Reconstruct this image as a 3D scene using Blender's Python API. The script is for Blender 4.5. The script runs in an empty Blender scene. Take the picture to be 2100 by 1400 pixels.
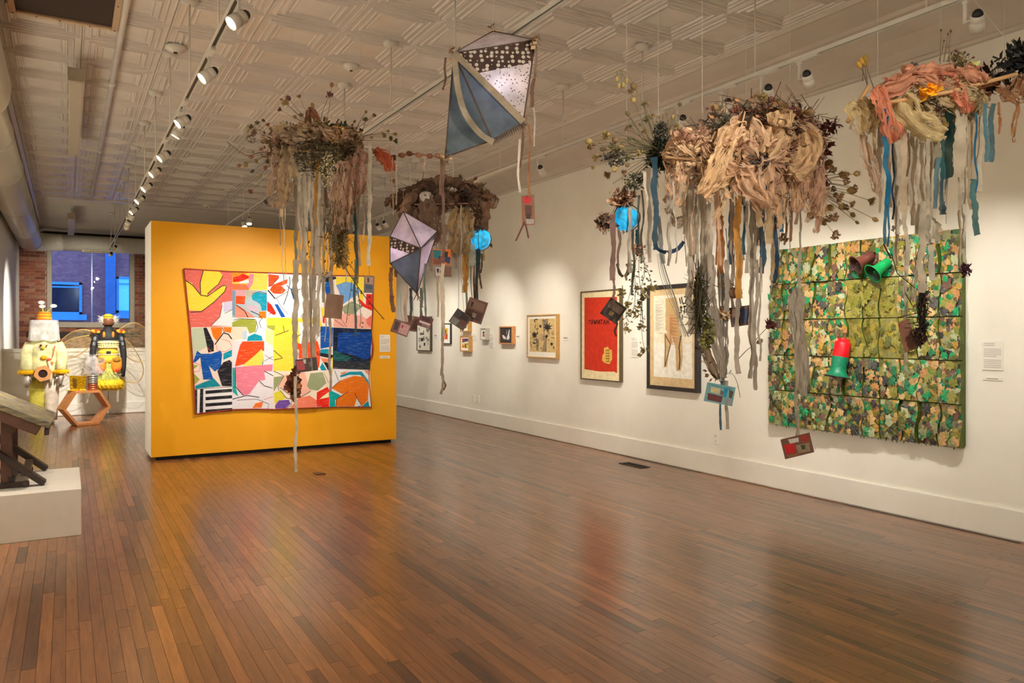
import bpy, bmesh, math, random
from mathutils import Vector, Matrix, noise as mnoise

# ------------------------------------------------------------------ camera, world, exposure
sc = bpy.context.scene
COL = sc.collection
F, CX, HZ, EYE = 1547.0, 1050.0, 683.0, 1.5          # focal length in px of a 2100x1400 frame, horizon row, eye height
YAW = math.atan2(912.0, F)
S, C = math.sin(YAW), math.cos(YAW)
cam = bpy.data.cameras.new('camera')
cam.sensor_width = 36.0
cam.lens = F / 2100.0 * 36.0
cam.shift_y = (HZ - 700.0) / 2100.0
cam_o = bpy.data.objects.new('camera', cam)
COL.objects.link(cam_o)
cam_o.location = (0, 0, EYE)
cam_o.rotation_euler = (math.pi / 2, 0, -YAW)
sc.camera = cam_o

world = bpy.data.worlds.new('dusk_sky')
sc.world = world
world.use_nodes = True
wb = world.node_tree.nodes['Background']
wb.inputs[0].default_value = (0.22, 0.40, 0.72, 1)
wb.inputs[1].default_value = 2.0

sc.view_settings.view_transform = 'Standard'
sc.view_settings.look = 'None'
sc.view_settings.gamma = 1.0
sc.view_settings.use_curve_mapping = False
sc.view_settings.exposure = 1.2
sc.cycles.max_bounces = 7
sc.cycles.diffuse_bounces = 5
sc.cycles.glossy_bounces = 3
sc.cycles.transparent_max_bounces = 9
sc.cycles.adaptive_threshold = 0.03
sc.cycles.use_denoising = True
SPOT_GAIN = 1.0                                        # one factor on every track spotlight
WARM = (1.0, 0.93, 0.825)

R = random.Random(7)
L3 = Vector((C, -S, 0)); F3 = Vector((S, C, 0)); U3 = Vector((0, 0, 1))
def at(u, v, d):
    return F3 * d + L3 * ((u - CX) / F * d) + Vector((0, 0, EYE - (v - HZ) / F * d))
def on_x(u, v, X): return at(u, v, X / (S + (u - CX) / F * C))
def on_y(u, v, Y): return at(u, v, Y / (C - (u - CX) / F * S))
def on_z(u, v, Z): return at(u, v, F * (EYE - Z) / (v - HZ))

# ------------------------------------------------------------------ materials
def lin(c):
    r = []
    for x in c[:3]:
        x = x / 255.0
        r.append(x / 12.92 if x <= 0.04045 else ((x + 0.055) / 1.055) ** 2.4)
    return (r[0], r[1], r[2], 1.0)
MATS = {}
def newmat(name):
    m = bpy.data.materials.new(name); m.use_nodes = True
    nt = m.node_tree
    return m, nt, nt.nodes['Principled BSDF']
def N(nt, t, **kw):
    n = nt.nodes.new(t)
    for k, v in kw.items():
        if k.startswith('i_'):
            n.inputs[k[2:].replace('_', ' ')].default_value = v
        else:
            setattr(n, k, v)
    return n
def M(rgb, rough=0.6, metal=0.0, var=0.12, scale=12.0, bump=0.0, bscale=60.0, spec=0.5, emit=None, estr=0.0, name=None, stretch=None):
    key = (tuple(rgb), rough, metal, var, scale, bump, bscale, spec, emit, estr, stretch)
    if key in MATS: return MATS[key]
    m, nt, b = newmat(name or 'paint')
    base = lin(rgb)
    if var > 0:
        tc = N(nt, 'ShaderNodeTexCoord')
        src = tc.outputs['Object']
        if stretch:
            mp = N(nt, 'ShaderNodeMapping'); mp.inputs['Scale'].default_value = stretch
            nt.links.new(src, mp.inputs[0]); src = mp.outputs[0]
        nz = N(nt, 'ShaderNodeTexNoise', i_Scale=scale, i_Detail=5.0, i_Roughness=0.6)
        nt.links.new(src, nz.inputs['Vector'])
        cr = N(nt, 'ShaderNodeValToRGB')
        cr.color_ramp.elements[0].position = 0.3; cr.color_ramp.elements[1].position = 0.7
        cr.color_ramp.elements[0].color = tuple(x * (1 - var) for x in base[:3]) + (1,)
        cr.color_ramp.elements[1].color = tuple(min(1, x * (1 + var)) for x in base[:3]) + (1,)
        nt.links.new(nz.outputs[0], cr.inputs[0]); nt.links.new(cr.outputs[0], b.inputs['Base Color'])
        if bump > 0:
            n2 = N(nt, 'ShaderNodeTexNoise', i_Scale=bscale, i_Detail=4.0)
            nt.links.new(src, n2.inputs['Vector'])
            bp = N(nt, 'ShaderNodeBump', i_Strength=bump, i_Distance=0.01)
            nt.links.new(n2.outputs[0], bp.inputs['Height']); nt.links.new(bp.outputs[0], b.inputs['Normal'])
    else:
        b.inputs['Base Color'].default_value = base
    b.inputs['Roughness'].default_value = rough
    b.inputs['Metallic'].default_value = metal
    b.inputs['Specular IOR Level'].default_value = spec
    if emit:
        b.inputs['Emission Color'].default_value = lin(emit); b.inputs['Emission Strength'].default_value = estr
    MATS[key] = m
    return m
def CLOTH(rgb, alpha=1.0, weave=90.0, trans=0.3, holes=0.0, hscale=40.0):
    """woven cloth: diffuse with some light passing through; optional open weave and holes"""
    key = ('cloth', tuple(rgb), alpha, weave, trans, holes, hscale)
    if key in MATS: return MATS[key]
    m, nt, b = newmat('cloth')
    nt.nodes.remove(b)
    out = nt.nodes['Material Output']
    tc = N(nt, 'ShaderNodeTexCoord')
    nz = N(nt, 'ShaderNodeTexNoise', i_Scale=9.0, i_Detail=6.0)
    nt.links.new(tc.outputs['Object'], nz.inputs['Vector'])
    base = lin(rgb)
    cr = N(nt, 'ShaderNodeValToRGB')
    cr.color_ramp.elements[0].position = 0.3; cr.color_ramp.elements[1].position = 0.72
    cr.color_ramp.elements[0].color = tuple(x * 0.66 for x in base[:3]) + (1,)
    cr.color_ramp.elements[1].color = tuple(min(1, x * 1.22) for x in base[:3]) + (1,)
    nt.links.new(nz.outputs[0], cr.inputs[0])
    df = N(nt, 'ShaderNodeBsdfDiffuse'); tl = N(nt, 'ShaderNodeBsdfTranslucent')
    nt.links.new(cr.outputs[0], df.inputs[0]); nt.links.new(cr.outputs[0], tl.inputs[0])
    n3 = N(nt, 'ShaderNodeTexNoise', i_Scale=weave, i_Detail=3.0)
    nt.links.new(tc.outputs['Object'], n3.inputs['Vector'])
    bp = N(nt, 'ShaderNodeBump', i_Strength=0.5, i_Distance=0.004)
    nt.links.new(n3.outputs[0], bp.inputs['Height']); nt.links.new(bp.outputs[0], df.inputs['Normal'])
    mx = N(nt, 'ShaderNodeMixShader'); mx.inputs[0].default_value = trans
    nt.links.new(df.outputs[0], mx.inputs[1]); nt.links.new(tl.outputs[0], mx.inputs[2])
    last = mx.outputs[0]
    if alpha < 1.0 or holes > 0:
        tr = N(nt, 'ShaderNodeBsdfTransparent')
        m2 = N(nt, 'ShaderNodeMixShader')
        if holes > 0:
            vo = N(nt, 'ShaderNodeTexVoronoi', i_Scale=hscale)
            nt.links.new(tc.outputs['Object'], vo.inputs['Vector'])
            lt = N(nt, 'ShaderNodeMath', operation='LESS_THAN'); lt.inputs[1].default_value = holes
            nt.links.new(vo.outputs['Distance'], lt.inputs[0])
            nt.links.new(lt.outputs[0], m2.inputs[0])
        else:
            n4 = N(nt, 'ShaderNodeTexNoise', i_Scale=22.0, i_Detail=4.0)
            nt.links.new(tc.outputs['Object'], n4.inputs['Vector'])
            r4 = N(nt, 'ShaderNodeMapRange'); r4.inputs['From Min'].default_value = 0.3; r4.inputs['From Max'].default_value = 0.7
            r4.inputs['To Min'].default_value = max(0, 1 - alpha - 0.08); r4.inputs['To Max'].default_value = min(1, 1 - alpha + 0.08)
            nt.links.new(n4.outputs[0], r4.inputs[0]); nt.links.new(r4.outputs[0], m2.inputs[0])
        nt.links.new(last, m2.inputs[1]); nt.links.new(tr.outputs[0], m2.inputs[2])
        last = m2.outputs[0]
    nt.links.new(last, out.inputs[0])
    MATS[key] = m
    return m
def SPOTS(rgb, dark, scale=60.0, thr=.2, trans=.4, rnd=1.0):
    """pale lace cloth; the dark showing through its holes is painted as spots"""
    m = CLOTH(rgb, 1.0, 90.0, trans).copy(); nt = m.node_tree
    ramp = [n for n in nt.nodes if n.type == 'VALTORGB'][0]; tc = N(nt, 'ShaderNodeTexCoord')
    vo = N(nt, 'ShaderNodeTexVoronoi', i_Scale=scale, i_Randomness=rnd); nt.links.new(tc.outputs['Object'], vo.inputs['Vector'])
    lt = N(nt, 'ShaderNodeMath', operation='LESS_THAN'); lt.inputs[1].default_value = thr; nt.links.new(vo.outputs['Distance'], lt.inputs[0])
    mx = N(nt, 'ShaderNodeMix', data_type='RGBA'); mx.inputs[7].default_value = lin(dark)
    nt.links.new(lt.outputs[0], mx.inputs[0]); nt.links.new(ramp.outputs[0], mx.inputs[6])
    for n in nt.nodes:
        if n.type in ('BSDF_DIFFUSE', 'BSDF_TRANSLUCENT'): nt.links.new(mx.outputs[2], n.inputs[0])
    return m
def GLASS(tint, gloss=0.5, name='glass'):
    key = ('glass', tuple(tint), gloss)
    if key in MATS: return MATS[key]
    m, nt, b = newmat(name); nt.nodes.remove(b)
    tr = N(nt, 'ShaderNodeBsdfTransparent'); tr.inputs[0].default_value = lin(tint)
    gl = N(nt, 'ShaderNodeBsdfGlossy', i_Roughness=0.01)
    fr = N(nt, 'ShaderNodeFresnel', i_IOR=1.5)
    mu = N(nt, 'ShaderNodeMath', operation='MULTIPLY'); mu.inputs[1].default_value = gloss
    nt.links.new(fr.outputs[0], mu.inputs[0])
    mx = N(nt, 'ShaderNodeMixShader')
    nt.links.new(mu.outputs[0], mx.inputs[0]); nt.links.new(tr.outputs[0], mx.inputs[1]); nt.links.new(gl.outputs[0], mx.inputs[2])
    nt.links.new(mx.outputs[0], nt.nodes['Material Output'].inputs[0])
    MATS[key] = m
    return m
def ATTR(name, rough=0.7, bump=0.0, bscale=80.0, spec=0.4):
    """colour taken from the mesh's own 'col' attribute (one colour for each piece)"""
    key = ('attr', name)
    if key in MATS: return MATS[key]
    m, nt, b = newmat(name)
    a = N(nt, 'ShaderNodeAttribute', attribute_name='col')
    nz = N(nt, 'ShaderNodeTexNoise', i_Scale=30.0, i_Detail=5.0)
    tc = N(nt, 'ShaderNodeTexCoord'); nt.links.new(tc.outputs['Object'], nz.inputs['Vector'])
    mr = N(nt, 'ShaderNodeMapRange'); mr.inputs['To Min'].default_value = 0.72; mr.inputs['To Max'].default_value = 1.28
    nt.links.new(nz.outputs[0], mr.inputs[0])
    mx = N(nt, 'ShaderNodeVectorMath', operation='MULTIPLY')
    nt.links.new(a.outputs['Color'], mx.inputs[0]); nt.links.new(mr.outputs[0], mx.inputs[1])
    nt.links.new(mx.outputs[0], b.inputs['Base Color'])
    b.inputs['Roughness'].default_value = rough; b.inputs['Specular IOR Level'].default_value = spec
    if bump:
        bp = N(nt, 'ShaderNodeBump', i_Strength=bump, i_Distance=0.01)
        n2 = N(nt, 'ShaderNodeTexNoise', i_Scale=bscale, i_Detail=4.0); nt.links.new(tc.outputs['Object'], n2.inputs['Vector'])
        nt.links.new(n2.outputs[0], bp.inputs['Height']); nt.links.new(bp.outputs[0], b.inputs['Normal'])
    MATS[key] = m
    return m

# ------------------------------------------------------------------ object helpers
ORG = {}
def tag(o, label=None, cat=None, group=None, kind=None):
    if label: o['label'] = label
    if cat: o['category'] = cat
    if group: o['group'] = group
    if kind: o['kind'] = kind
    return o
def empty(name, loc, label=None, cat=None, group=None, rz=0.0):
    o = bpy.data.objects.new(name, None); COL.objects.link(o)
    o.empty_display_size = 0.1
    o.location = loc; o.rotation_euler = (0, 0, rz)
    ORG[o] = Vector(loc)
    return tag(o, label, cat, group)
def link(name, me, mat=None, parent=None):
    o = bpy.data.objects.new(name, me); COL.objects.link(o)
    if mat is not None and len(me.materials) == 0: me.materials.append(mat)
    if parent is not None:
        o.parent = parent; ORG[o] = ORG.get(parent, Vector())
    else:
        ORG[o] = Vector()
    return o
class MB:
    def __init__(s): s.v = []; s.f = []; s.c = []; s.uv = None
    def add(s, vs, fs, col=None):
        n = len(s.v); s.v += [tuple(p) for p in vs]
        for f in fs:
            s.f.append(tuple(i + n for i in f)); s.c.append(col)
        return s
    def box(s, a, b, col=None):
        x0, y0, z0 = a; x1, y1, z1 = b
        vs = [(x0,y0,z0),(x1,y0,z0),(x1,y1,z0),(x0,y1,z0),(x0,y0,z1),(x1,y0,z1),(x1,y1,z1),(x0,y1,z1)]
        return s.add(vs, [(0,3,2,1),(4,5,6,7),(0,1,5,4),(1,2,6,5),(2,3,7,6),(3,0,4,7)], col)
    def beam(s, p, q, w, h, up=(0, 0, 1), col=None):
        p = Vector(p); q = Vector(q); d = (q - p).normalized()
        x = d.cross(Vector(up)).normalized() * (w / 2); z = x.normalized().cross(d) * (h / 2)
        vs = [p-x-z, p+x-z, p+x+z, p-x+z, q-x-z, q+x-z, q+x+z, q-x+z]
        return s.add(vs, [(0,1,2,3),(7,6,5,4),(0,4,5,1),(1,5,6,2),(2,6,7,3),(3,7,4,0)], col)
    def tube(s, pts, r, n=6, col=None, caps=True):
        pts = [Vector(p) for p in pts]; k = len(pts)
        rs = r if isinstance(r, (list, tuple)) else [r] * k
        base = len(s.v); prev = None
        for i, p in enumerate(pts):
            d = (pts[min(i+1, k-1)] - pts[max(i-1, 0)])
            d = d.normalized() if d.length > 1e-9 else Vector((0, 0, 1))
            if prev is None:
                a = d.orthogonal().normalized()
            else:
                a = (prev - d * prev.dot(d)); a = a.normalized() if a.length > 1e-6 else d.orthogonal().normalized()
            prev = a; b = d.cross(a)
            for j in range(n):
                t = 2 * math.pi * j / n
                s.v.append(tuple(p + (a * math.cos(t) + b * math.sin(t)) * rs[i]))
        for i in range(k - 1):
            for j in range(n):
                a0 = base + i*n + j; a1 = base + i*n + (j+1) % n
                s.f.append((a0, a1, a1 + n, a0 + n)); s.c.append(col)
        if caps:
            s.f.append(tuple(base + j for j in range(n))[::-1]); s.c.append(col)
            s.f.append(tuple(base + (k-1)*n + j for j in range(n))); s.c.append(col)
        return s
    def lathe(s, prof, n=20, c=(0, 0, 0), sx=1.0, sy=1.0, col=None, caps=True):
        base = len(s.v); k = len(prof)
        for r, z in prof:
            for j in range(n):
                t = 2*math.pi*j/n
                s.v.append((c[0] + r*sx*math.cos(t), c[1] + r*sy*math.sin(t), c[2] + z))
        for i in range(k-1):
            for j in range(n):
                a0 = base+i*n+j; a1 = base+i*n+(j+1) % n
                s.f.append((a0, a1, a1+n, a0+n)); s.c.append(col)
        if caps:
            s.f.append(tuple(base + j for j in range(n))[::-1]); s.c.append(col)
            s.f.append(tuple(base + (k-1)*n + j for j in range(n))); s.c.append(col)
        return s
    def grid(s, P, nu, nv, col=None):
        base = len(s.v)
        for i in range(nu+1):
            for j in range(nv+1):
                s.v.append(tuple(P(i/nu, j/nv)))
        for i in range(nu):
            for j in range(nv):
                a = base + i*(nv+1) + j
                s.f.append((a, a+1, a+nv+2, a+nv+1)); s.c.append(col)
        return s
    def ball(s, c, r, n=8, m=6, col=None, jit=0.0, rnd=None):
        c = Vector(c); rx, ry, rz = r if isinstance(r, (tuple, list)) else (r, r, r)
        base = len(s.v)
        for i in range(m+1):
            e = -math.pi/2 + math.pi*i/m
            for j in range(n):
                t = 2*math.pi*j/n
                k = 1 + ((rnd or R).uniform(-jit, jit) if jit else 0)
                s.v.append((c.x + rx*k*math.cos(e)*math.cos(t), c.y + ry*k*math.cos(e)*math.sin(t), c.z + rz*k*math.sin(e)))
        for i in range(m):
            for j in range(n):
                a0 = base+i*n+j; a1 = base+i*n+(j+1) % n
                s.f.append((a0, a1, a1+n, a0+n)); s.c.append(col)
        return s
    def prism(s, poly, ax, lo, hi, col=None):
        """extrude a closed outline; ax 'y' gives outline in (x,z), 'x' in (y,z), 'z' in (x,y)"""
        def P(a, b, t):
            return {'y': (a, t, b), 'x': (t, a, b), 'z': (a, b, t)}[ax]
        n = len(poly)
        vs = [P(a, b, lo) for a, b in poly] + [P(a, b, hi) for a, b in poly]
        fs = [tuple(range(n))[::-1], tuple(range(n, 2*n))] + [(i, (i+1) % n, (i+1) % n + n, i + n) for i in range(n)]
        return s.add(vs, fs, col)
    def mesh(s, name, org=None):
        me = bpy.data.meshes.new(name)
        vs = s.v if org is None else [(x-org[0], y-org[1], z-org[2]) for x, y, z in s.v]
        me.from_pydata(vs, [], s.f); me.validate(); me.update()
        if any(c is not None for c in s.c):
            at_ = me.color_attributes.new('col', 'FLOAT_COLOR', 'CORNER')
            k = 0
            for fi, p in enumerate(me.polygons):
                cc = s.c[fi] if fi < len(s.c) and s.c[fi] is not None else (0.5, 0.5, 0.5, 1)
                for li in p.loop_indices: at_.data[li].color = cc
        if s.uv:
            ul = me.uv_layers.new(name='UVMap')
            for lp in me.loops: ul.data[lp.index].uv = s.uv[lp.vertex_index]
        return me
    def build(s, name, mat, parent=None, smooth=False, world=True):
        org = ORG.get(parent) if (parent is not None and world) else None
        me = s.mesh(name, org)
        if smooth:
            me.polygons.foreach_set('use_smooth', [True] * len(me.polygons))
        return link(name, me, mat, parent)
def bevel(o, w=0.005, seg=1):
    m = o.modifiers.new('bevel', 'BEVEL'); m.width = w; m.segments = seg; m.limit_method = 'ANGLE'
    return o
def struct(o): o['kind'] = 'structure'; return o
ORD = ['first','second','third','fourth','fifth','sixth','seventh','eighth','ninth','tenth','eleventh','twelfth','thirteenth','fourteenth','fifteenth','sixteenth']
def flat_poly(name, poly, mat, parent, off, wave=None, cell=0.0, world_org=None):
    """flat cut shape in local x,z at local depth -off, optionally bent by wave(x,z)"""
    bm = bmesh.new()
    vs = [bm.verts.new((x, 0, z)) for x, z in poly]
    try:
        bm.faces.new(vs)
    except ValueError:
        bm.free(); return None
    bm.normal_update()
    bmesh.ops.triangulate(bm, faces=bm.faces[:], ngon_method='EAR_CLIP')
    bm.normal_update()
    if cell:
        xs = [p[0] for p in poly]; zs = [p[1] for p in poly]
        for lo, hi, ax in ((min(xs), max(xs), 0), (min(zs), max(zs), 2)):
            k = math.floor(lo / cell) + 1
            while k * cell < hi:
                co = [0, 0, 0]; co[ax] = k * cell; no = [0, 0, 0]; no[ax] = 1
                bmesh.ops.bisect_plane(bm, geom=bm.verts[:] + bm.edges[:] + bm.faces[:], plane_co=co, plane_no=no)
                k += 1
    bmesh.ops.recalc_face_normals(bm, faces=bm.faces[:])
    for v in bm.verts:
        v.co.y = -off - (wave(v.co.x, v.co.z) if wave else 0.0)
    me = bpy.data.meshes.new(name); bm.to_mesh(me); bm.free()
    if wave: me.polygons.foreach_set('use_smooth', [True] * len(me.polygons))
    return link(name, me, mat, parent)
# ================================================================== THE ROOM
XL, XR, YK, YB, YR, ZC = -0.98, 5.9, 15.9, 21.3, -4.0, 3.95
wall_m = M((238, 235, 224), 0.55, var=0.03, scale=3.0, bump=0.04, bscale=180)
trim_m = M((236, 233, 224), 0.4, var=0.03, scale=4.0)
ceil_m = M((212, 204, 192), 0.27, var=0.07, scale=2.0, bump=0.03, bscale=90, spec=0.55)
plaster_m = M((214, 208, 190), 0.7, var=0.06, scale=1.2)

def wood_floor_mat():
    m, nt, b = newmat('oak_strip_floor')
    tc = N(nt, 'ShaderNodeTexCoord'); a = N(nt, 'ShaderNodeAttribute', attribute_name='col')
    sep = N(nt, 'ShaderNodeSeparateColor'); nt.links.new(a.outputs['Color'], sep.inputs[0])
    off = N(nt, 'ShaderNodeVectorMath', operation='MULTIPLY_ADD')
    comb = N(nt, 'ShaderNodeCombineXYZ'); nt.links.new(sep.outputs[0], comb.inputs[0]); nt.links.new(sep.outputs[1], comb.inputs[1]); nt.links.new(sep.outputs[0], comb.inputs[2])
    nt.links.new(comb.outputs[0], off.inputs[0]); off.inputs[1].default_value = (7, 31, 11); nt.links.new(tc.outputs['Object'], off.inputs[2])
    mp = N(nt, 'ShaderNodeMapping'); mp.inputs['Scale'].default_value = (42, 2.6, 10); nt.links.new(off.outputs[0], mp.inputs[0])
    g = N(nt, 'ShaderNodeTexNoise', i_Scale=1.0, i_Detail=7.0, i_Roughness=0.62, i_Distortion=0.6); nt.links.new(mp.outputs[0], g.inputs['Vector'])
    cr = N(nt, 'ShaderNodeValToRGB'); e = cr.color_ramp.elements
    e[0].position = 0.0; e[0].color = lin((78, 54, 40)); e[1].position = 1.0; e[1].color = lin((190, 128, 80))
    k = e.new(0.18); k.color = lin((112, 74, 50)); k = e.new(0.5); k.color = lin((146, 96, 60)); k = e.new(0.8); k.color = lin((166, 110, 68))
    nt.links.new(sep.outputs[0], cr.inputs[0])
    gr = N(nt, 'ShaderNodeMapRange'); gr.inputs['From Min'].default_value = 0.3; gr.inputs['From Max'].default_value = 0.72
    gr.inputs['To Min'].default_value = 0.62; gr.inputs['To Max'].default_value = 1.22; nt.links.new(g.outputs[0], gr.inputs[0])
    m1 = N(nt, 'ShaderNodeVectorMath', operation='MULTIPLY'); nt.links.new(cr.outputs[0], m1.inputs[0]); nt.links.new(gr.outputs[0], m1.inputs[1])
    # dark stains along some boards, scuffs and nail marks
    mp2 = N(nt, 'ShaderNodeMapping'); mp2.inputs['Scale'].default_value = (16, 3.2, 1); nt.links.new(tc.outputs['Object'], mp2.inputs[0])
    st = N(nt, 'ShaderNodeTexNoise', i_Scale=1.0, i_Detail=8.0, i_Roughness=0.7); nt.links.new(mp2.outputs[0], st.inputs['Vector'])
    sr = N(nt, 'ShaderNodeMapRange'); sr.inputs['From Min'].default_value = 0.55; sr.inputs['From Max'].default_value = 0.66; nt.links.new(st.outputs[0], sr.inputs[0])
    pch = N(nt, 'ShaderNodeTexNoise', i_Scale=0.55, i_Detail=2.0); nt.links.new(tc.outputs['Object'], pch.inputs['Vector'])
    pr = N(nt, 'ShaderNodeMapRange'); pr.inputs['From Min'].default_value = 0.38; pr.inputs['From Max'].default_value = 0.66; nt.links.new(pch.outputs[0], pr.inputs[0])
    mul = N(nt, 'ShaderNodeMath', operation='MULTIPLY'); nt.links.new(sr.outputs[0], mul.inputs[0]); nt.links.new(pr.outputs[0], mul.inputs[1])
    mul2 = N(nt, 'ShaderNodeMath', operation='MULTIPLY'); mul2.inputs[1].default_value = 0.8; nt.links.new(mul.outputs[0], mul2.inputs[0])
    mx = N(nt, 'ShaderNodeMix', data_type='RGBA'); nt.links.new(mul2.outputs[0], mx.inputs[0]); nt.links.new(m1.outputs[0], mx.inputs[6]); mx.inputs[7].default_value = lin((44, 33, 28))
    mp3 = N(nt, 'ShaderNodeMapping'); mp3.inputs['Scale'].default_value = (95, 9, 1); nt.links.new(off.outputs[0], mp3.inputs[0])
    fk = N(nt, 'ShaderNodeTexNoise', i_Scale=1.0, i_Detail=3.0, i_Roughness=.6); nt.links.new(mp3.outputs[0], fk.inputs['Vector'])
    fr_ = N(nt, 'ShaderNodeMapRange'); fr_.inputs['From Min'].default_value = .66; fr_.inputs['From Max'].default_value = .74; fr_.inputs['To Max'].default_value = .85; nt.links.new(fk.outputs[0], fr_.inputs[0])
    mx3 = N(nt, 'ShaderNodeMix', data_type='RGBA'); nt.links.new(fr_.outputs[0], mx3.inputs[0]); nt.links.new(mx.outputs[2], mx3.inputs[6]); mx3.inputs[7].default_value = lin((40, 30, 25))
    nt.links.new(mx3.outputs[2], b.inputs['Base Color'])
    rr = N(nt, 'ShaderNodeMapRange'); rr.inputs['To Min'].default_value = 0.24; rr.inputs['To Max'].default_value = 0.42; nt.links.new(st.outputs[0], rr.inputs[0])
    nt.links.new(rr.outputs[0], b.inputs['Roughness'])
    bp = N(nt, 'ShaderNodeBump', i_Strength=0.12, i_Distance=0.002); nt.links.new(g.outputs[0], bp.inputs['Height']); nt.links.new(bp.outputs[0], b.inputs['Normal'])
    b.inputs['Specular IOR Level'].default_value = 0.5
    b.inputs['Coat Weight'].default_value = .55; b.inputs['Coat Roughness'].default_value = .2
    return m
floor_m = wood_floor_mat()
dark_m = M((38, 28, 22), 0.8, var=0.1)
floor = struct(MB().box((XL, YR, -0.06), (XR, YB, -0.012)).build('floor', dark_m))
# oak strips, each its own length and tone
def boards():
    rr = random.Random(11); W = 0.0573; out = []
    x = XL; row = 0
    while x < XR - 0.01:
        x1 = min(x + W, XR)
        y = YR - rr.uniform(0, 1)
        while y < YB:
            ln = rr.choice([0.3, 0.45, 0.6, 0.75, 0.9, 1.1, 1.4, 1.7])
            y1 = min(y + ln * rr.uniform(0.85, 1.15), YB)
            a = max(y, YR)
            if y1 - a > 0.02: out.append((x, x1, a, y1, rr.gauss(0.52, 0.15) if rr.random() > 0.035 else rr.uniform(0.03, 0.2), rr.random()))
            y = y1
        x = x1; row += 1
    return out
def px_area(b):
    x, x1, a, y1, _, _ = b
    pts = []
    for X, Y in ((x, a), (x1, a), (x1, y1), (x, y1)):
        d = X * S + Y * C
        if d < 1.0: return 0
        pts.append((CX + F * (X * C - Y * S) / d, HZ + F * EYE / d))
    cx = sum(p[0] for p in pts) / 4; cy = sum(p[1] for p in pts) / 4
    if not (10 < cx < 2090 and cy < 1390): return 0
    return abs(sum(pts[i][0] * pts[(i+1) % 4][1] - pts[(i+1) % 4][0] * pts[i][1] for i in range(4))) / 2
BB = sorted(boards(), key=px_area, reverse=True)
rest = MB()
for i, (x, x1, a, y1, t, t2) in enumerate(BB):
    t = min(1, max(0, t)); dz = 0.0004 * (t2 - 0.5)
    cc = (t, t2, 0, 1)
    if i < 300:
        MB().box((x + .0007, a + .0010, -0.012), (x1 - .0007, y1 - .0010, dz), cc).build('floor_board', floor_m, floor)
    else:
        rest.box((x + .0007, a + .0010, -0.012), (x1 - .0007, y1 - .0010, dz), cc)
rest.build('floor_boards', floor_m, floor)['kind'] = 'stuff'

# walls
wall_right = struct(MB().box((XR, YR, -.1), (XR + .15, YB + .3, ZC + .1)).build('wall_right', wall_m))
wall_left = struct(MB().box((XL - .15, YR, -.1), (XL, YB + .3, ZC + .1)).build('wall_left', wall_m))
wall_front = struct(MB().box((XL - .15, YR - .15, -.1), (XR + .15, YR, ZC + .1)).build('wall_front', wall_m))
def base_board(name, x0, x1):
    o = MB().box((min(x0, x1), YR, 0.008), (max(x0, x1), YK - .001, 0.225)).build(name, trim_m)
    return struct(bevel(o, .006, 2))
base_board('baseboard_right', XR - .022, XR)
base_board('baseboard_left', XL, XL + .022)
# half wall in front of the stair, with its ledge
kw = struct(MB().box((XL, YK, 0), (XR, YK + .14, 1.16)).build('wall_half', wall_m))
kc = struct(bevel(MB().box((XL, YK - .03, 1.16), (XR, YK + .17, 1.225)).build('trim_1', trim_m), .006, 2))
struct(MB().box((XL, YK - .008, 1.085), (XR, YK, 1.16)).build('trim_2', trim_m))
struct(bevel(MB().box((XL, YK - .02, .008), (XR, YK, .215)).build('baseboard_back', trim_m), .005, 2))

# ceiling: plain slab, pressed tin tiles, cornices
ceiling = struct(MB().box((XL, YR, ZC), (XR, YB, ZC + .1)).build('ceiling', plaster_m))
TW, TY0 = 0.605, 2.3
def tile_mesh():
    mb = MB(); h = TW / 2 - .0012
    prof = [(0, -0.0039), (.005, -0.0143), (.012, -0.0143), (.017, -0.0052), (.05, -0.0052), (.055, -0.0156), (.063, -0.0156), (.068, -0.0052), (.098, -0.0065),
            (.104, -0.0195), (.114, -0.0195), (.122, -0.0039), (.140, -0.0026), (.148, -0.0091), (.156, -0.0091), (.163, -0.0013), (.185, -0.0013)]
    rings = []
    for ins, z in prof:
        k = h - ins
        rings.append([(-k, -k, z), (k, -k, z), (k, k, z), (-k, k, z)])
    for r in rings: mb.v += r
    for i in range(len(rings) - 1):
        for j in range(4):
            a = i*4 + j; b = i*4 + (j+1) % 4
            mb.f.append((a, a+4, b+4, b)); mb.c.append(None)
    n = (len(rings)-1) * 4
    mb.f.append((n+3, n+2, n+1, n)); mb.c.append(None)
    return mb.mesh('tin_tile')
tm = tile_mesh(); tm.materials.append(ceil_m)
for i in range(9):
    for j in range(22):
        o = link('tin_tile', tm, None, ceiling)
        o.location = (-0.5 + TW*(i + .5), TY0 + .61*(j + .5), ZC)
        o.scale = (1, .61/TW, 1)
struct(MB().box((-.5, TY0 + .61*22, ZC - .03), (4.945, TY0 + .61*22 + .1, ZC)).build('trim_3', ceil_m))
cr = [(4.945, ZC), (4.945, ZC-.02), (4.99, ZC-.03), (5.03, ZC-.02), (5.05, ZC-.008), (5.42, ZC-.008), (5.45, ZC-.03), (5.50, ZC-.03), (5.56, ZC-.05), (5.70, ZC-.10),
      (5.80, ZC-.18), (5.85, ZC-.24), (5.87, ZC-.245), (5.875, ZC-.27), (5.9, ZC-.275), (5.9, ZC)]
struct(MB().prism(cr, 'y', YR, YB).build('trim_4', ceil_m))
cl = [(-.5, ZC), (-.5, ZC-.02), (-.54, ZC-.03), (-.58, ZC-.02), (-.6, ZC-.01), (-.66, ZC-.02), (-.78, ZC-.06), (-.88, ZC-.14), (-.93, ZC-.2), (-.945, ZC-.25), (XL, ZC-.26), (XL, ZC)]
struct(MB().prism(cl, 'y', YR, YB).build('trim_5', ceil_m))

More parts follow.
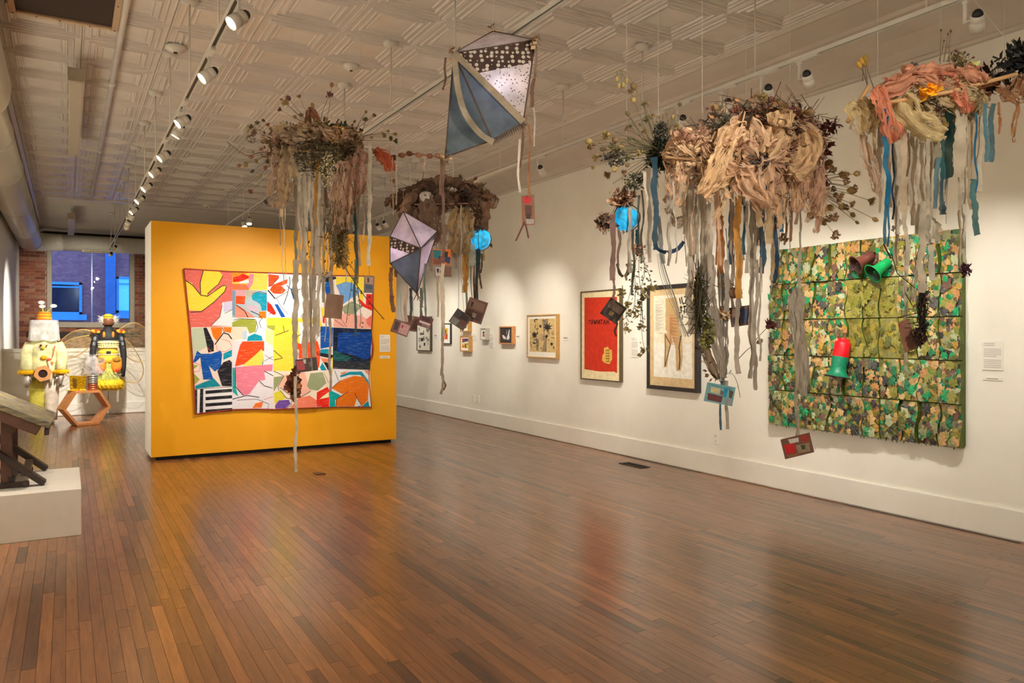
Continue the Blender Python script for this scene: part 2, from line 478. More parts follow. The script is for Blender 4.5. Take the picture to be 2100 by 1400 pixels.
# brick back wall with its window
mortar_m = M((150, 128, 108), 0.9, var=0.25, scale=14, bump=0.3)
wb_ = MB()
WX0, WX1, WZ0, WZ1 = -0.32, 1.36, 1.77, 3.62
wb_.box((XL, YB, -.1), (WX0, YB + .3, ZC)); wb_.box((WX1, YB, -.1), (XR, YB + .3, ZC))
wb_.box((WX0, YB, -.1), (WX1, YB + .3, WZ0)); wb_.box((WX0, YB, WZ1), (WX1, YB + .3, ZC))
wall_back = struct(wb_.build('wall_back', mortar_m))
brick_ms = [M(c, 0.85, var=0.35, scale=25, bump=0.5, bscale=50) for c in ((118, 62, 42), (134, 74, 50), (100, 52, 38), (142, 96, 74), (128, 84, 64))]
brick_mesh = {}
rb = random.Random(5)
for r in range(38):
    z = 1.05 + r * .0755
    x = XL - (0.105 if r % 2 else 0)
    while x < 2.3:
        x0 = max(x + .005, XL + .002); x1 = x + .205
        if x1 > WX0 - .11 and x0 < WX1 + .11 and z + .066 > WZ0 - .1 and z < WZ1:
            if x0 < WX0 - .11: x1 = WX0 - .112
            elif x1 > WX1 + .11: x0 = WX1 + .112
            else: x += .21; continue
        if x1 - x0 > .03:
            key = (round(x1 - x0, 2), rb.randrange(5))
            if key not in brick_mesh:
                hw = key[0] / 2
                me = MB().box((-hw, -.012, -.033), (hw, .0, .033)).mesh('brick'); me.materials.append(brick_ms[key[1]]); brick_mesh[key] = me
            o = link('brick', brick_mesh[key], None, wall_back)
            o.location = ((x0 + x1)/2, YB - rb.uniform(-.004, .006), z + .033)
        x += .21
jam = M((150, 140, 122), 0.6, var=0.1)
win = empty('window_1', (WX0, YB, WZ0)); struct(win)
fr = MB()
fr.box((WX0-.1, YB-.03, WZ0-.08), (WX0, YB+.2, WZ1)); fr.box((WX1, YB-.03, WZ0-.08), (WX1+.1, YB+.2, WZ1))
fr.box((WX0, YB-.02, WZ0-.08), (WX1, YB+.2, WZ0)); fr.box((WX0, YB-.02, WZ1-.06), (WX1, YB+.2, WZ1))
fr.build('window_frame', jam, win)
MB().box((WX0, YB+.06, WZ0), (WX1, YB+.066, WZ1-.06)).build('pane', GLASS((226, 234, 244), 0.9), win)
MB().box((.512, YB+.035, WZ0), (.535, YB+.06, WZ1-.06)).build('mullion', M((40, 120, 190), 0.3, var=0), win)
MB().box((WX0-.5, YB-.06, WZ0-.36), (WX1+.2, YB-.001, WZ0-.24)).build('lintel_strip', M((40, 36, 34), .8), wall_back)
MB().box((WX0-.1, YB-.05, WZ0-.13), (WX1+.1, YB, WZ0-.08)).build('window_sill', jam, win)
# ragged dark gap where the plaster ceiling stops short of the brick
gap = MB(); pts_t = []; 
for i in range(60):
    xx = XL + i * (3.4 / 59); gap.box((xx, YB-.03, 3.73 + rb.uniform(-.02, .015)), (xx + .06, YB-.012, ZC))
struct(gap.build('trim_6', M((52, 40, 32), .95, var=.4, scale=20)))

# neighbouring building across the alley
def brick_far():
    m, nt, b = newmat('far_brick')
    tc = N(nt, 'ShaderNodeTexCoord'); mp = N(nt, 'ShaderNodeMapping'); mp.inputs['Rotation'].default_value = (math.pi/2, 0, 0)
    nt.links.new(tc.outputs['Object'], mp.inputs[0])
    bt = N(nt, 'ShaderNodeTexBrick', i_Scale=4.6, i_Mortar_Size=0.018); nt.links.new(mp.outputs[0], bt.inputs['Vector'])
    bt.inputs['Color1'].default_value = lin((172, 112, 118)); bt.inputs['Color2'].default_value = lin((140, 92, 104)); bt.inputs['Mortar'].default_value = lin((120, 100, 110))
    nt.links.new(bt.outputs[0], b.inputs['Base Color']); b.inputs['Roughness'].default_value = .9
    return m
YN = 25.0
nb = empty('neighbouring_building', (1.0, YN, 0), 'brick building across the alley seen through the back window', 'building')
MB().box((-4, YN, -1), (7, YN + .3, 7)).build('wall', brick_far(), nb)
bl = M((70, 170, 235), 0.5, var=.05)
def far_window(u0, u1, v0, v1, lit):
    a = on_y(u0, v0, YN); b = on_y(u1, v1, YN); t = .07
    w = MB(); w.box((a.x, YN-.09, b.z), (a.x+t, YN, a.z)); w.box((b.x-t, YN-.09, b.z), (b.x, YN, a.z))
    w.box((a.x, YN-.09, a.z-t), (b.x, YN, a.z)); w.box((a.x, YN-.09, b.z), (b.x, YN, b.z+t)); w.box((a.x, YN-.08, (a.z+b.z)/2+.3), (b.x, YN, (a.z+b.z)/2+.34))
    fo = w.build('window', bl, nb)
    MB().box((a.x+t, YN-.03, b.z+t), (b.x-t, YN-.02, a.z-t)).build('pane', M((120, 210, 255), .3, var=.1, emit=(60, 170, 255), estr=.5) if lit else M((22, 40, 66), .12, var=.3, scale=3), fo)
    MB().box((a.x-.12, YN-.14, b.z-.16), (b.x+.12, YN, b.z)).build('window_sill', bl, nb)
far_window(84, 168, 577, 645, False)
far_window(238, 292, 567, 642, True)
p0 = on_y(226, 700, YN); MB().box((p0.x-.13, YN-.2, 0), (p0.x+.13, YN, 6)).build('downpipe', M((52, 120, 190), .5), nb)
struct(MB().box((-8, YB + .3, -1.05), (10, YN + .3, -1)).build('ground_alley', M((90, 90, 96), .9)))
# ================================================================== CEILING FIXTURES AND LIGHT
white_metal = M((214, 206, 190), 0.4, var=.04)
track_white = M((205, 198, 184), 0.4, var=.04)
black_m = M((24, 22, 20), 0.5, var=.1)
lens_m = M((255, 240, 210), .3, var=0, emit=(255, 226, 170), estr=55.0)
def can_meshes():
    a = MB().lathe([(.030, 0), (.046, -.004), (.047, -.045), (.043, -.050), (.043, -.054), (.050, -.058), (.051, -.125), (.046, -.125), (.044, -.112)], 20, caps=False)
    b = MB().lathe([(.003, .040), (.020, .036), (.032, .024), (.038, .002), (.038, -.004)], 16)
    c = MB().lathe([(.0445, -.114), (.03, -.111), (.001, -.110)], 16)
    for mb_ in (a, b, c): mb_.v = [(x*.74, y*.74, z*.74) for x, y, z in mb_.v]
    out = []
    for mb, m, nme in ((a, white_metal, 'can'), (b, black_m, 'heat_sink'), (c, lens_m, 'lens')):
        me = mb.mesh(nme); me.materials.append(m); me.polygons.foreach_set('use_smooth', [True]*len(me.polygons)); out.append(me)
    return out
CAN, SINK, LENS = can_meshes()
adp = MB().box((-.014, -.085, -.034), (.014, .085, -.002)); adp.box((-.008, .05, -.05), (.008, .078, -.03)); adp.box((.012, -.08, -.030), (.018, -.01, -.008))
ADP = adp.mesh('adapter'); ADP.materials.append(track_white)
ARM = MB().box((-.006, .055, -.150), (.006, .073, -.045)).box((-.006, .0, -.156), (.006, .073, -.144)).mesh('arm'); ARM.materials.append(track_white)
nlight = 0
def head(x, y, z, target, power, label, group, size=62, blend=.9, col=WARM):
    global nlight
    o = empty('track_spotlight', (x, y, z), label, 'spotlight', group)
    for me in (ADP, ARM): link(me.name, me, None, o)
    piv = Vector((0, 0.0, -.15))
    d = (Vector(target) - (Vector((x, y, z)) + piv)).normalized()
    q = d.to_track_quat('-Z', 'Y')
    c = link('can', CAN, None, o); c.location = piv - d * -.0 + d * 0.0; c.rotation_mode = 'QUATERNION'; c.rotation_quaternion = q
    c.location = piv - d * .02
    for me in (SINK, LENS): link(me.name, me, None, c)
    if power > 0:
        l = bpy.data.lights.new('spot', 'SPOT'); l.energy = power * SPOT_GAIN; l.spot_size = math.radians(size); l.spot_blend = blend
        l.color = col; l.shadow_soft_size = .035
        lo = bpy.data.objects.new('spot', l); COL.objects.link(lo); lo.parent = o
        lo.location = piv + d * .07; lo.rotation_mode = 'QUATERNION'; lo.rotation_quaternion = q
        nlight += 1
    return o
def track(x, z, y0, y1, rods, label, group):
    o = empty('lighting_track', (x, (y0 + y1)/2, z), label, 'light track', group)
    r = MB(); 
    r.box((x-.018, y0, z), (x+.018, y1, z+.005)); r.box((x-.018, y0, z-.022), (x-.013, y1, z)); r.box((x+.013, y0, z-.022), (x+.018, y1, z))
    r.build('rail', track_white, o)
    MB().box((x-.012, y0+.01, z-.008), (x+.012, y1-.01, z-.003)).build('slot', M((60, 54, 40), .5, var=.1), o)
    for y in rods:
        MB().tube([(x, y, z+.004), (x, y, ZC-.045)], .0055, 8).build('rod', track_white, o, True)
        MB().lathe([(.004, -.052), (.03, -.05), (.062, -.038), (.064, -.006), (.06, -.001)], 24, (x, y, ZC-.002)).build('canopy', track_white, o, True)
    return o
ZL, ZM, ZRt = 3.27, 3.34, 3.34
track(.77, ZL, -2, 18.0, [1.06, 2.28, 3.5, 4.72, 5.94, 7.16, 8.4, 9.66, 11.0, 12.26, 13.4, 14.5, 16.0, 17.4], 'long white light track above the left side of the room', 'ceiling light tracks')
track(2.34, ZM, -2, 14.6, [-.2, 2.3, 3.5, 4.75, 5.97, 7.2, 8.4, 9.6, 10.9, 12.1, 13.4], 'white light track hanging above the yellow partition', 'ceiling light tracks')
track(4.21, ZRt, -2, 14.6, [-.2, 1.2, 2.5, 3.74, 4.96, 6.15, 7.4, 8.6, 9.8, 11.0, 12.3, 13.5], 'white light track running close to the right wall', 'ceiling light tracks')
ly = [4.04, 5.0, 6.19, 6.5, 7.5, 8.3, 9.2, 10.1, 11.05, 11.6, 12.3, 12.7, 16.05, 17.4]
lt = [(-.98, 3.7, 1.6), (-.98, 4.8, 1.6), (-.98, 6.0, 1.7), (-.5, 6.9, .6), (-.98, 7.3, 1.6), (-.98, 8.1, 1.6), (-.98, 8.9, 1.6), (-.98, 9.8, 1.6), (-.98, 10.8, 1.6),
      (0.2, 14.4, .8), (-.3, 14.9, 1.0), (.65, 15.3, 1.0), (-.98, 17.2, 1.7), (.2, 21.3, 2.0)]
lp = [260, 260, 240, 90, 220, 200, 200, 200, 180, 120, 190, 190, 300, 300]
for i, (y, t, p) in enumerate(zip(ly, lt, lp)):
    head(.77, y, ZL, t, p, 'white spotlight on the left ceiling track, %s from the camera' % ORD[i], 'spotlights on the left track')
for i, (y, t, p) in enumerate([(2.9, (-.98, 2.6, 1.6), 260), (1.8, (-.98, 1.6, 1.6), 260), (0.4, (-.98, .4, 1.6), 260), (-1.0, (-.98, -1.0, 1.6), 260)]):  # unseen fill spots, added to raise the bounced light in the room
    head(.77, y, ZL, t, p, 'added unseen fill spotlight on the left track near the camera, %s of four' % ORD[i], 'spotlights on the left track')
for i, (y, t, p) in enumerate([(-.4, (3.4, 2.8, 2.2), 110), (.9, (2.2, 5.4, 2.0), 110), (7.05, (3.1, 9.7, 1.45), 110), (7.4, (1.7, 9.7, 1.45), 130), (11.7, (2.1, 10.5, .6), 60), (12.1, (2.6, 10.5, .6), 60)]):  # first two are unseen fill spots added to brighten the nests
    head(2.34, y, ZM, t, p, 'white spotlight on the middle ceiling track, %s from the camera' % ORD[i], 'spotlights on the middle track')
rt = [(.9, (5.9, 1.6, 1.4), 80), (2.22, (5.9, 3.2, 1.4), 95), (3.3, (5.9, 4.0, 1.5), 105), (3.62, (5.9, 4.9, 1.5), 95), (4.0, (4.4, 4.9, .2), 40), (4.47, (5.9, 6.3, 1.5), 90), (4.75, (5.9, 7.75, 1.5), 90), (6.55, (5.9, 7.4, 1.4), 70),
      (8.0, (5.9, 9.2, 1.45), 85), (9.5, (5.9, 10.5, 1.45), 85), (11.0, (5.9, 11.9, 1.45), 85), (11.3, (5.9, 12.9, 1.4), 80), (12.4, (5.9, 14.2, 1.4), 80)]
for i, (y, t, p) in enumerate(rt):
    head(4.21, y, ZRt, t, p*.95, 'white spotlight on the right ceiling track, %s from the camera' % ORD[i], 'spotlights on the right track', 52)

# spiral duct: long run, elbow, cross run
def duct_mat():
    m, nt, b = newmat('spiral_duct')
    tc = N(nt, 'ShaderNodeTexCoord'); wv = N(nt, 'ShaderNodeTexWave', wave_type='BANDS', bands_direction='Y', i_Scale=14.0, i_Distortion=0.3)
    nt.links.new(tc.outputs['Object'], wv.inputs['Vector'])
    bp = N(nt, 'ShaderNodeBump', i_Strength=.35, i_Distance=.01); nt.links.new(wv.outputs[0], bp.inputs['Height']); nt.links.new(bp.outputs[0], b.inputs['Normal'])
    b.inputs['Base Color'].default_value = lin((196, 192, 180)); b.inputs['Metallic'].default_value = .35; b.inputs['Roughness'].default_value = .36
    return m
dm = duct_mat(); dm2 = M((198, 192, 176), .5, var=.05)
DX, DZ, DR = -.72, 3.58, .232
du = empty('air_duct', (DX, 10, DZ), 'silver round air duct running along the left ceiling edge and turning across the back', 'duct')
MB().tube([(DX, 7.9, DZ), (DX, 20.1, DZ)], DR, 40).build('long_run', dm, du, True)
MB().tube([(DX+.025, YR + .01, DZ), (DX+.025, 7.7, DZ), (DX+.02, 7.85, DZ), (DX, 7.98, DZ)], [.285, .285, .275, .235], 40).build('wide_run', dm, du, True)
el = []; r_ = []
for i in range(13):
    a = math.pi/2 * i / 12
    el.append((DX + .62 * (1 - math.cos(a)), 20.1 + .62 * math.sin(a), DZ + .06 * i/12)); r_.append(DR - .035 * i/12)
MB().tube(el, r_, 36).build('elbow', dm2, du, True)
MB().tube([el[-1], (XR - .01, el[-1][1], el[-1][2])], .19, 36).build('cross_run', dm2, du, True)
bands = [9.4, 11.4, 14.4, 17.4, 19.9]
for y in bands:
    o = MB().lathe([(DR + .001, -.03), (DR + .009, -.022), (DR + .009, .022), (DR + .001, .03)], 40, caps=False).build('seam_band', dm2, du, True, world=False)
    o.location = (0, y - 10, 0); o.rotation_euler = (math.pi/2, 0, 0)
for y in (6.9, 12.9, 18.4):
    MB().box((DX-.012, y-.012, DZ + DR - .002), (DX+.012, y+.012, ZC-.02)).build('hanger_strap', white_metal, du)
for x in (.9, 2.6):
    o = MB().lathe([(.191, -.02), (.197, -.014), (.197, .014), (.191, .02)], 36, caps=False).build('seam_band', dm2, du, True, world=False)
    o.location = (x - DX, el[-1][1] - 10, el[-1][2] - DZ); o.rotation_euler = (0, math.pi/2, 0)
a = on_y(157, 519, 20.5); o = empty('air_register', (.75, el[-1][1]-.1, el[-1][2]-.19), 'slim slotted air register under the duct across the back', 'vent')
g = MB().box((.3, el[-1][1]-.2, el[-1][2]-.215), (.92, el[-1][1]+.0, el[-1][2]-.17)); bevel(g.build('frame', M((196, 180, 140), .5), o), .004)
MB().box((.33, el[-1][1]-.203, el[-1][2]-.205), (.89, el[-1][1]-.2, el[-1][2]-.188)).build('slot', dark_m, o)

# conduit, air return grille, long ceiling boxes, detectors
cp = empty('ceiling_pipe', (.37, 7, ZC-.05), 'white sprinkler pipe running along the tin ceiling left of the lights', 'pipe')
MB().tube([(.37, -3, ZC-.052), (.37, 15.5, ZC-.052)], .026, 12).build('pipe', ceil_m, cp, True)
for y in (4.6, 8.2, 11.3, 14.1):
    MB().tube([(.37, y-.05, ZC-.052), (.37, y+.05, ZC-.052)], .034, 12).build('coupling', ceil_m, cp, True)
    MB().box((.355, y+.5, ZC-.05), (.385, y+.53, ZC-.01)).build('clip', ceil_m, cp)
vg = empty('return_grille', (0, 6.1, ZC), 'dark air return grille with pale frame in the tin ceiling', 'vent')
vz = ZC - .05
MB().box((-.33, 5.35, vz), (.30, 6.69, vz+.02)).build('mesh_screen', M((62, 44, 34), .8, var=.25, scale=60, bump=.6, bscale=240), vg)
f_ = MB(); f_.box((-.375, 5.30, vz-.018), (-.33, 6.735, ZC-.02)); f_.box((.30, 5.30, vz-.018), (.345, 6.735, ZC-.02)); f_.box((-.33, 6.69, vz-.018), (.30, 6.735, ZC-.02)); f_.box((-.33, 5.30, vz-.018), (.30, 5.35, ZC-.02))
bevel(f_.build('frame', M((196, 166, 130), .5, var=.1), vg), .004)
for x, y in ((-.35, 6.71), (.32, 6.71), (-.05, 6.71), (.32, 6.2), (-.35, 6.2), (-.2,6.71), (.15,6.71), (.32,5.7)):
    MB().lathe([(.006, -.003), (.006, 0)], 8, (x, y, vz-.018)).build('screw', dark_m, vg)
for nm, y0, y1, lb in (('ceiling_light_box', 7.6, 10.8, 'long pale box fixture under the tin ceiling near the air grille'), ('ceiling_light_box', 16.8, 19.6, 'long pale box fixture under the plain ceiling near the back duct')):
    o = empty(nm, (.07, y0, 3.7), lb, 'light fixture', 'long ceiling boxes')
    bevel(MB().box((.07-.062, y0, 3.70), (.07+.062, y1, 3.80)).build('housing', M((190, 178, 156), .5, var=.05), o), .008, 2)
    bevel(MB().box((.07-.048, y0+.03, 3.694), (.07+.048, y1-.03, 3.70)).build('diffuser', M((176, 164, 142), .45, var=.05), o), .002)
    MB().box((.07-.066, y0-.01, 3.695), (.07+.066, y0+.03, 3.81)).build('end_cap', M((170, 156, 134), .5), o)
    for y in (y0 + .3, y1 - .3): MB().tube([(.07, y, 3.8), (.07, y, ZC-.01)], .006, 6).build('hanger', white_metal, o)
def detector(p, label, r=.07):
    o = empty('smoke_detector', (p.x, p.y, ZC), label, 'smoke detector', 'smoke detectors')
    MB().lathe([(r*.25, -.052), (r*.5, -.05), (r*.55, -.04), (r*.92, -.032), (r, -.012), (r, -.001)], 24, (p.x, p.y, ZC-.012)).build('body', white_metal, o, True)
    MB().lathe([(r*.2, -.06), (r*.2, -.05)], 10, (p.x, p.y, ZC-.012)).build('sensor', black_m, o)
detector(on_z(720, 130, ZC), 'round smoke detector on the tin ceiling above the left nest')
detector(on_z(424, 418, ZC), 'small round smoke detector on the ceiling above the yellow partition')
detector(on_z(360, 92, ZC), 'round smoke detector on the ceiling between pipe and left light track', .085)

# ================================================================== YELLOW PARTITION, QUILT, LABELS
PY, PX0, PX1, PH = 9.75, .845, 3.90, 2.82
yel = M((244, 172, 4), .5, var=.03, scale=2, bump=.05, bscale=200)
pt = empty('partition_wall', ((PX0+PX1)/2, PY, 0), 'free standing gallery partition painted golden yellow in front', 'partition')
MB().box((PX0, PY, .045), (PX1, PY+.02, PH)).build('front_panel', yel, pt)
MB().box((PX0, PY+.02, .045), (PX0+.02, PY+.8, PH)).build('side_panel', wall_m, pt)
MB().box((PX1-.02, PY+.02, .045), (PX1, PY+.8, PH)).build('side_panel', wall_m, pt)
MB().box((PX0+.02, PY+.78, .045), (PX1-.02, PY+.8, PH)).build('back_panel', wall_m, pt)
MB().box((PX0+.02, PY+.02, PH-.02), (PX1-.02, PY+.78, PH)).build('top_panel', wall_m, pt)
MB().box((PX0+.06, PY+.05, 0), (PX1-.06, PY+.75, .045)).build('plinth_base', M((24, 20, 18), .8), pt)

QY = PY
def qz(zx, zy):
    p = on_y(350 + zx/4.0, 520 + zy/4.0, QY); return (p.x - 2.34, p.z)
def qwave(x, z):
    return .030 + .016*math.sin(x*4.2 + z*1.3) + .006*math.sin(x*7 - z*4) + .018*max(0, 1.0 - z)*(1+math.sin(x*8.0))
quilt = empty('patchwork_quilt', (2.34, QY, 0), 'patchwork quilt of bright crayon drawn shapes hung on the yellow partition', 'quilt')
qout = [(105,125),(500,150),(790,160),(1050,165),(1290,180),(1650,188),(1645,450),(1635,640),(1652,760),(1648,830),(1628,880),(1620,1000),(1625,1100),(1640,1255),(1300,1255),(1000,1265),(840,1275),(700,1272),(500,1277),(400,1290),(300,1300),(200,1314),(188,1100),(172,800),(165,700),(145,500),(125,300)]
flat_poly('backing', [qz(*p) for p in qout], CLOTH((176, 82, 62), trans=.05), quilt, 0.0, qwave, .05)
cxq = sum(p[0] for p in qout)/len(qout); cyq = sum(p[1] for p in qout)/len(qout)
bind = MB()
pp = [qz(*p) for p in qout] + [qz(*qout[0])]
path = []
for (a0, b0), (a1, b1) in zip(pp[:-1], pp[1:]):
    for k in range(6):
        t = k/6; x = a0+(a1-a0)*t; z = b0+(b1-b0)*t; path.append((x, -qwave(x, z) - .003, z))
path.append(path[0])
bind.tube(path, .0085, 6); bind.build('binding', CLOTH((170, 72, 58), trans=.05), quilt, True, world=False)
def crayon(rgb):
    """cloth printed with crayon strokes on a pale ground"""
    key = ('crayon', rgb)
    if key in MATS: return MATS[key]
    m, nt, b = newmat('crayon_cloth')
    tc = N(nt, 'ShaderNodeTexCoord'); mp = N(nt, 'ShaderNodeMapping'); mp.inputs['Scale'].default_value = (9, 1, 70); mp.inputs['Rotation'].default_value = (0, R.uniform(-.5, .5), 0)
    nt.links.new(tc.outputs['Object'], mp.inputs[0])
    nz = N(nt, 'ShaderNodeTexNoise', i_Scale=1.0, i_Detail=5.0, i_Roughness=.65); nt.links.new(mp.outputs[0], nz.inputs['Vector'])
    rr_ = N(nt, 'ShaderNodeMapRange'); rr_.inputs['From Min'].default_value = .53; rr_.inputs['From Max'].default_value = .72; rr_.inputs['To Max'].default_value = .75
    nt.links.new(nz.outputs[0], rr_.inputs[0])
    mx = N(nt, 'ShaderNodeMix', data_type='RGBA'); nt.links.new(rr_.outputs[0], mx.inputs[0]); mx.inputs[6].default_value = lin(rgb)
    mx.inputs[7].default_value = lin(tuple(min(255, int(c*.5 + 118)) for c in rgb)); nt.links.new(mx.outputs[2], b.inputs['Base Color'])
    wv = N(nt, 'ShaderNodeTexWave', wave_type='BANDS', bands_direction='Z', i_Scale=26.0, i_Distortion=1.0); nt.links.new(tc.outputs['Object'], wv.inputs['Vector'])
    bp = N(nt, 'ShaderNodeBump', i_Strength=.22, i_Distance=.004); nt.links.new(wv.outputs[0], bp.inputs['Height']); nt.links.new(bp.outputs[0], b.inputs['Normal'])
    b.inputs['Roughness'].default_value = .85; b.inputs['Specular IOR Level'].default_value = .15
    MATS[key] = m
    return m
QL = []
def inside(p, poly):
    c = False; j = len(poly) - 1
    for i in range(len(poly)):
        (xi, yi), (xj, yj) = poly[i], poly[j]
        if (yi > p[1]) != (yj > p[1]) and p[0] < (xj-xi)*(p[1]-yi)/(yj-yi) + xi: c = not c
        j = i
    return c
def level_of(pts, store):
    cx_ = sum(p[0] for p in pts)/len(pts); cy_ = sum(p[1] for p in pts)/len(pts)
    xs = [p[0] for p in pts]; ys = [p[1] for p in pts]; w_, h_ = max(xs)-min(xs), max(ys)-min(ys)
    smp = [(min(xs) + w_*(i+.5)/14, min(ys) + h_*(j+.5)/14) for i in range(14) for j in range(14)]
    smp = [p for p in smp if inside(p, pts)] + [((p[0]+q[0])/2, (p[1]+q[1])/2) for p, q in zip(pts, pts[::-1])]
    lv = 0
    for op, ol in store:
        if ol >= lv and any(inside(p, op) for p in smp): lv = ol + 1
    store.append((pts, lv)); return lv
def patch(rgb, *pts, name='patch'):
    lv = level_of(list(pts), QL)
    flat_poly(name, [qz(*p) for p in pts], crayon(rgb), quilt, .003 + .0011*lv, qwave, .05)
def strip_mesh(P, w, place):
    """narrow strip along 2-D points; place(x, y) gives the local 3-D point"""
    Q = []
    for p, q in zip(P[:-1], P[1:]):
        n = max(1, int((q-p).length / max(w*2.5, 1e-6))); Q += [p + (q-p)*i/n for i in range(min(n, 12))]
    Q.append(P[-1]); mb = MB()
    for i, p in enumerate(Q):
        d = (Q[min(i+1, len(Q)-1)] - Q[max(i-1, 0)]).normalized(); n = Vector((-d.y, d.x)) * w/2
        mb.v += [place(*(p + n)), place(*(p - n))]
    for i in range(len(Q)-1): mb.f.append((2*i, 2*i+1, 2*i+3, 2*i+2)); mb.c.append(None)
    return mb
def stroke(w, *pts, rgb=(34, 32, 36)):
    """drawn line as a narrow strip"""
    P = [Vector(p) for p in pts]
    nb_ = [(p[0]+dx, p[1]+dy) for p in pts for dx, dy in ((-6, 0), (6, 0), (0, 6), (0, -6))]
    lv = 1 + max([ol for op, ol in QL if any(inside(p, op) for p in nb_)] + [0])
    def place(x, y):
        a_, b_ = qz(x, y); return (a_, -qwave(a_, b_) - .0035 - .0011*lv, b_)
    strip_mesh(P, w, place).build('drawn_line', crayon(rgb), quilt, world=False)
W_ = (236, 234, 236); SAL = (226, 108, 98); YE = (240, 214, 62); OR = (240, 76, 28); ORA = (238, 122, 22); TE = (16, 150, 178); RED = (228, 40, 24); OL = (160, 168, 66); NV = (26, 38, 66); BL = (18, 84, 172); PK = (228, 126, 148); BK = (38, 36, 42)
patch((238, 228, 214), *[(cxq + (x-cxq)*.985, cyq + (y-cyq)*.985) for x, y in qout], name='ground_cloth')
patch(SAL, (105,130),(500,152),(500,595),(160,605),(140,450),(120,280))
patch(YE, (265,140),(390,140),(425,180),(390,250),(330,300),(290,345),(245,340),(240,230))
patch(YE, (120,220),(170,240),(245,345),(300,350),(330,320),(420,265),(455,260),(445,300),(350,400),(250,470),(150,465),(130,330))
patch(W_, (420,400),(500,390),(500,595),(330,590),(400,520)); patch((206, 198, 226), (430,400),(500,392),(500,460),(430,480))
stroke(6, (265,140),(240,240),(245,340),(180,260),(120,220)); stroke(6, (245,340),(300,350),(420,265),(455,262),(440,310),(350,400),(250,475),(160,480)); stroke(5, (425,180),(390,250),(330,300),(300,330)); stroke(4, (440,490),(500,460)); stroke(4, (330,590),(400,520),(420,420))
patch((240, 198, 84), (500,152),(790,165),(785,300),(500,300)); patch((236, 140, 30), (500,155),(660,160),(560,172),(502,205)); patch(RED, (505,200),(590,165),(650,195),(570,230),(505,235))
patch(PK, (640,170),(675,170),(665,250),(630,300),(610,300)); patch((240, 110, 70), (500,248),(610,252),(640,298),(500,300)); patch((246, 232, 226), (560,232),(630,215),(635,240),(560,246))
patch((168, 186, 196), (500,300),(785,302),(780,525),(500,525)); patch((120, 150, 168), (500,305),(527,305),(522,520),(500,500)); patch((240, 150, 160), (528,305),(610,305),(606,350),(528,346)); patch(OR, (530,346),(606,350),(600,416),(528,412))
patch((178, 168, 150), (612,303),(700,303),(665,340),(612,380)); patch(TE, (655,345),(700,315),(780,335),(782,465),(740,468),(730,420),(700,395),(665,380)); patch((226, 140, 120), (525,418),(580,440),(660,500),(690,525),(525,525)); patch((200, 170, 190), (600,420),(700,430),(720,470),(650,470)); patch(ORA, (717,475),(775,475),(775,530),(715,528))
stroke(6, (530,420),(600,470),(630,525)); stroke(5, (650,470),(715,500),(745,530)); stroke(4, (660,330),(720,312),(780,330))
patch(W_, (500,525),(780,525),(770,720),(500,715)); patch(OL, (500,565),(560,535),(680,535),(700,570),(690,640),(640,655),(620,600),(500,600)); patch((246, 218, 196), (500,605),(620,600),(620,690),(500,712)); patch((190, 208, 226), (580,640),(622,630),(622,700),(590,705)); patch(TE, (622,715),(630,680),(680,655),(740,675),(750,712))
stroke(4, (510,545),(560,532),(690,540),(710,600),(690,650)); stroke(4, (735,610),(720,560),(745,530))
patch((244, 222, 208), (165,602),(500,600),(500,1090),(195,1112),(180,900)); patch((196, 206, 178), (170,610),(260,605),(300,760),(230,800),(175,870)); patch(BK, (265,608),(292,605),(350,730),(352,800),(305,808)); patch(ORA, (325,604),(420,603),(415,660),(375,715),(345,680)); patch(ORA, (430,603),(497,603),(490,650),(440,640))
stroke(9, (360,745),(430,650),(470,660),(498,700)); stroke(4, (420,605),(440,650)); stroke(3, (370,745),(380,790),(440,805),(498,770), rgb=(220, 80, 60)); stroke(3, (420,700),(480,720),(498,760), rgb=(220, 80, 60))
patch(BL, (215,795),(245,820),(330,820),(405,795),(420,820),(410,930),(360,965),(310,920),(345,1020),(335,1030),(265,1030),(245,900),(240,850),(200,890),(178,890)); patch(TE, (430,820),(500,785),(500,840),(430,870)); patch(BK, (380,960),(430,890),(480,870),(500,890),(500,1085),(420,1085))
patch(OL, (176,910),(225,915),(186,945)); patch(OL, (182,975),(235,1030),(190,1075)); patch((20, 140, 160), (197,1082),(350,1020),(410,1085),(198,1108)); stroke(4, (178,890),(240,910),(235,960),(185,970), rgb=(226, 110, 90)); stroke(4, (300,770),(330,800),(300,820), rgb=(226, 110, 90))
patch(BK, (195,1110),(500,1088),(500,1276),(202,1312)); patch(W_, (214,1112),(238,1110),(232,1308),(212,1310)); patch(W_, (264,1108),(500,1092),(500,1276),(262,1304))
for i in range(4):
    y = 1122 + i*52; patch(BK, (282, y), (500, y-15), (500, y+10), (282, y+27))
patch((228, 222, 228), (500,716),(835,720),(835,1275),(500,1276)); patch(OR, (585,720),(760,716),(760,800),(730,790),(670,850),(600,905),(525,925),(540,850),(565,750)); patch((238, 212, 84), (585,920),(600,905),(690,830),(740,780),(758,850),(740,915)); patch((244, 224, 150), (770,610),(840,640),(835,760),(770,715)); patch(TE, (740,915),(758,850),(752,905))
patch(PK, (525,930),(830,905),(825,960),(760,960),(770,1030),(720,1040),(640,1150),(590,1160),(540,1090)); patch((24, 160, 160), (505,935),(522,935),(530,1090),(550,1170),(505,1130)); patch((244, 116, 40), (665,1265),(690,1225),(755,1210),(740,1260))
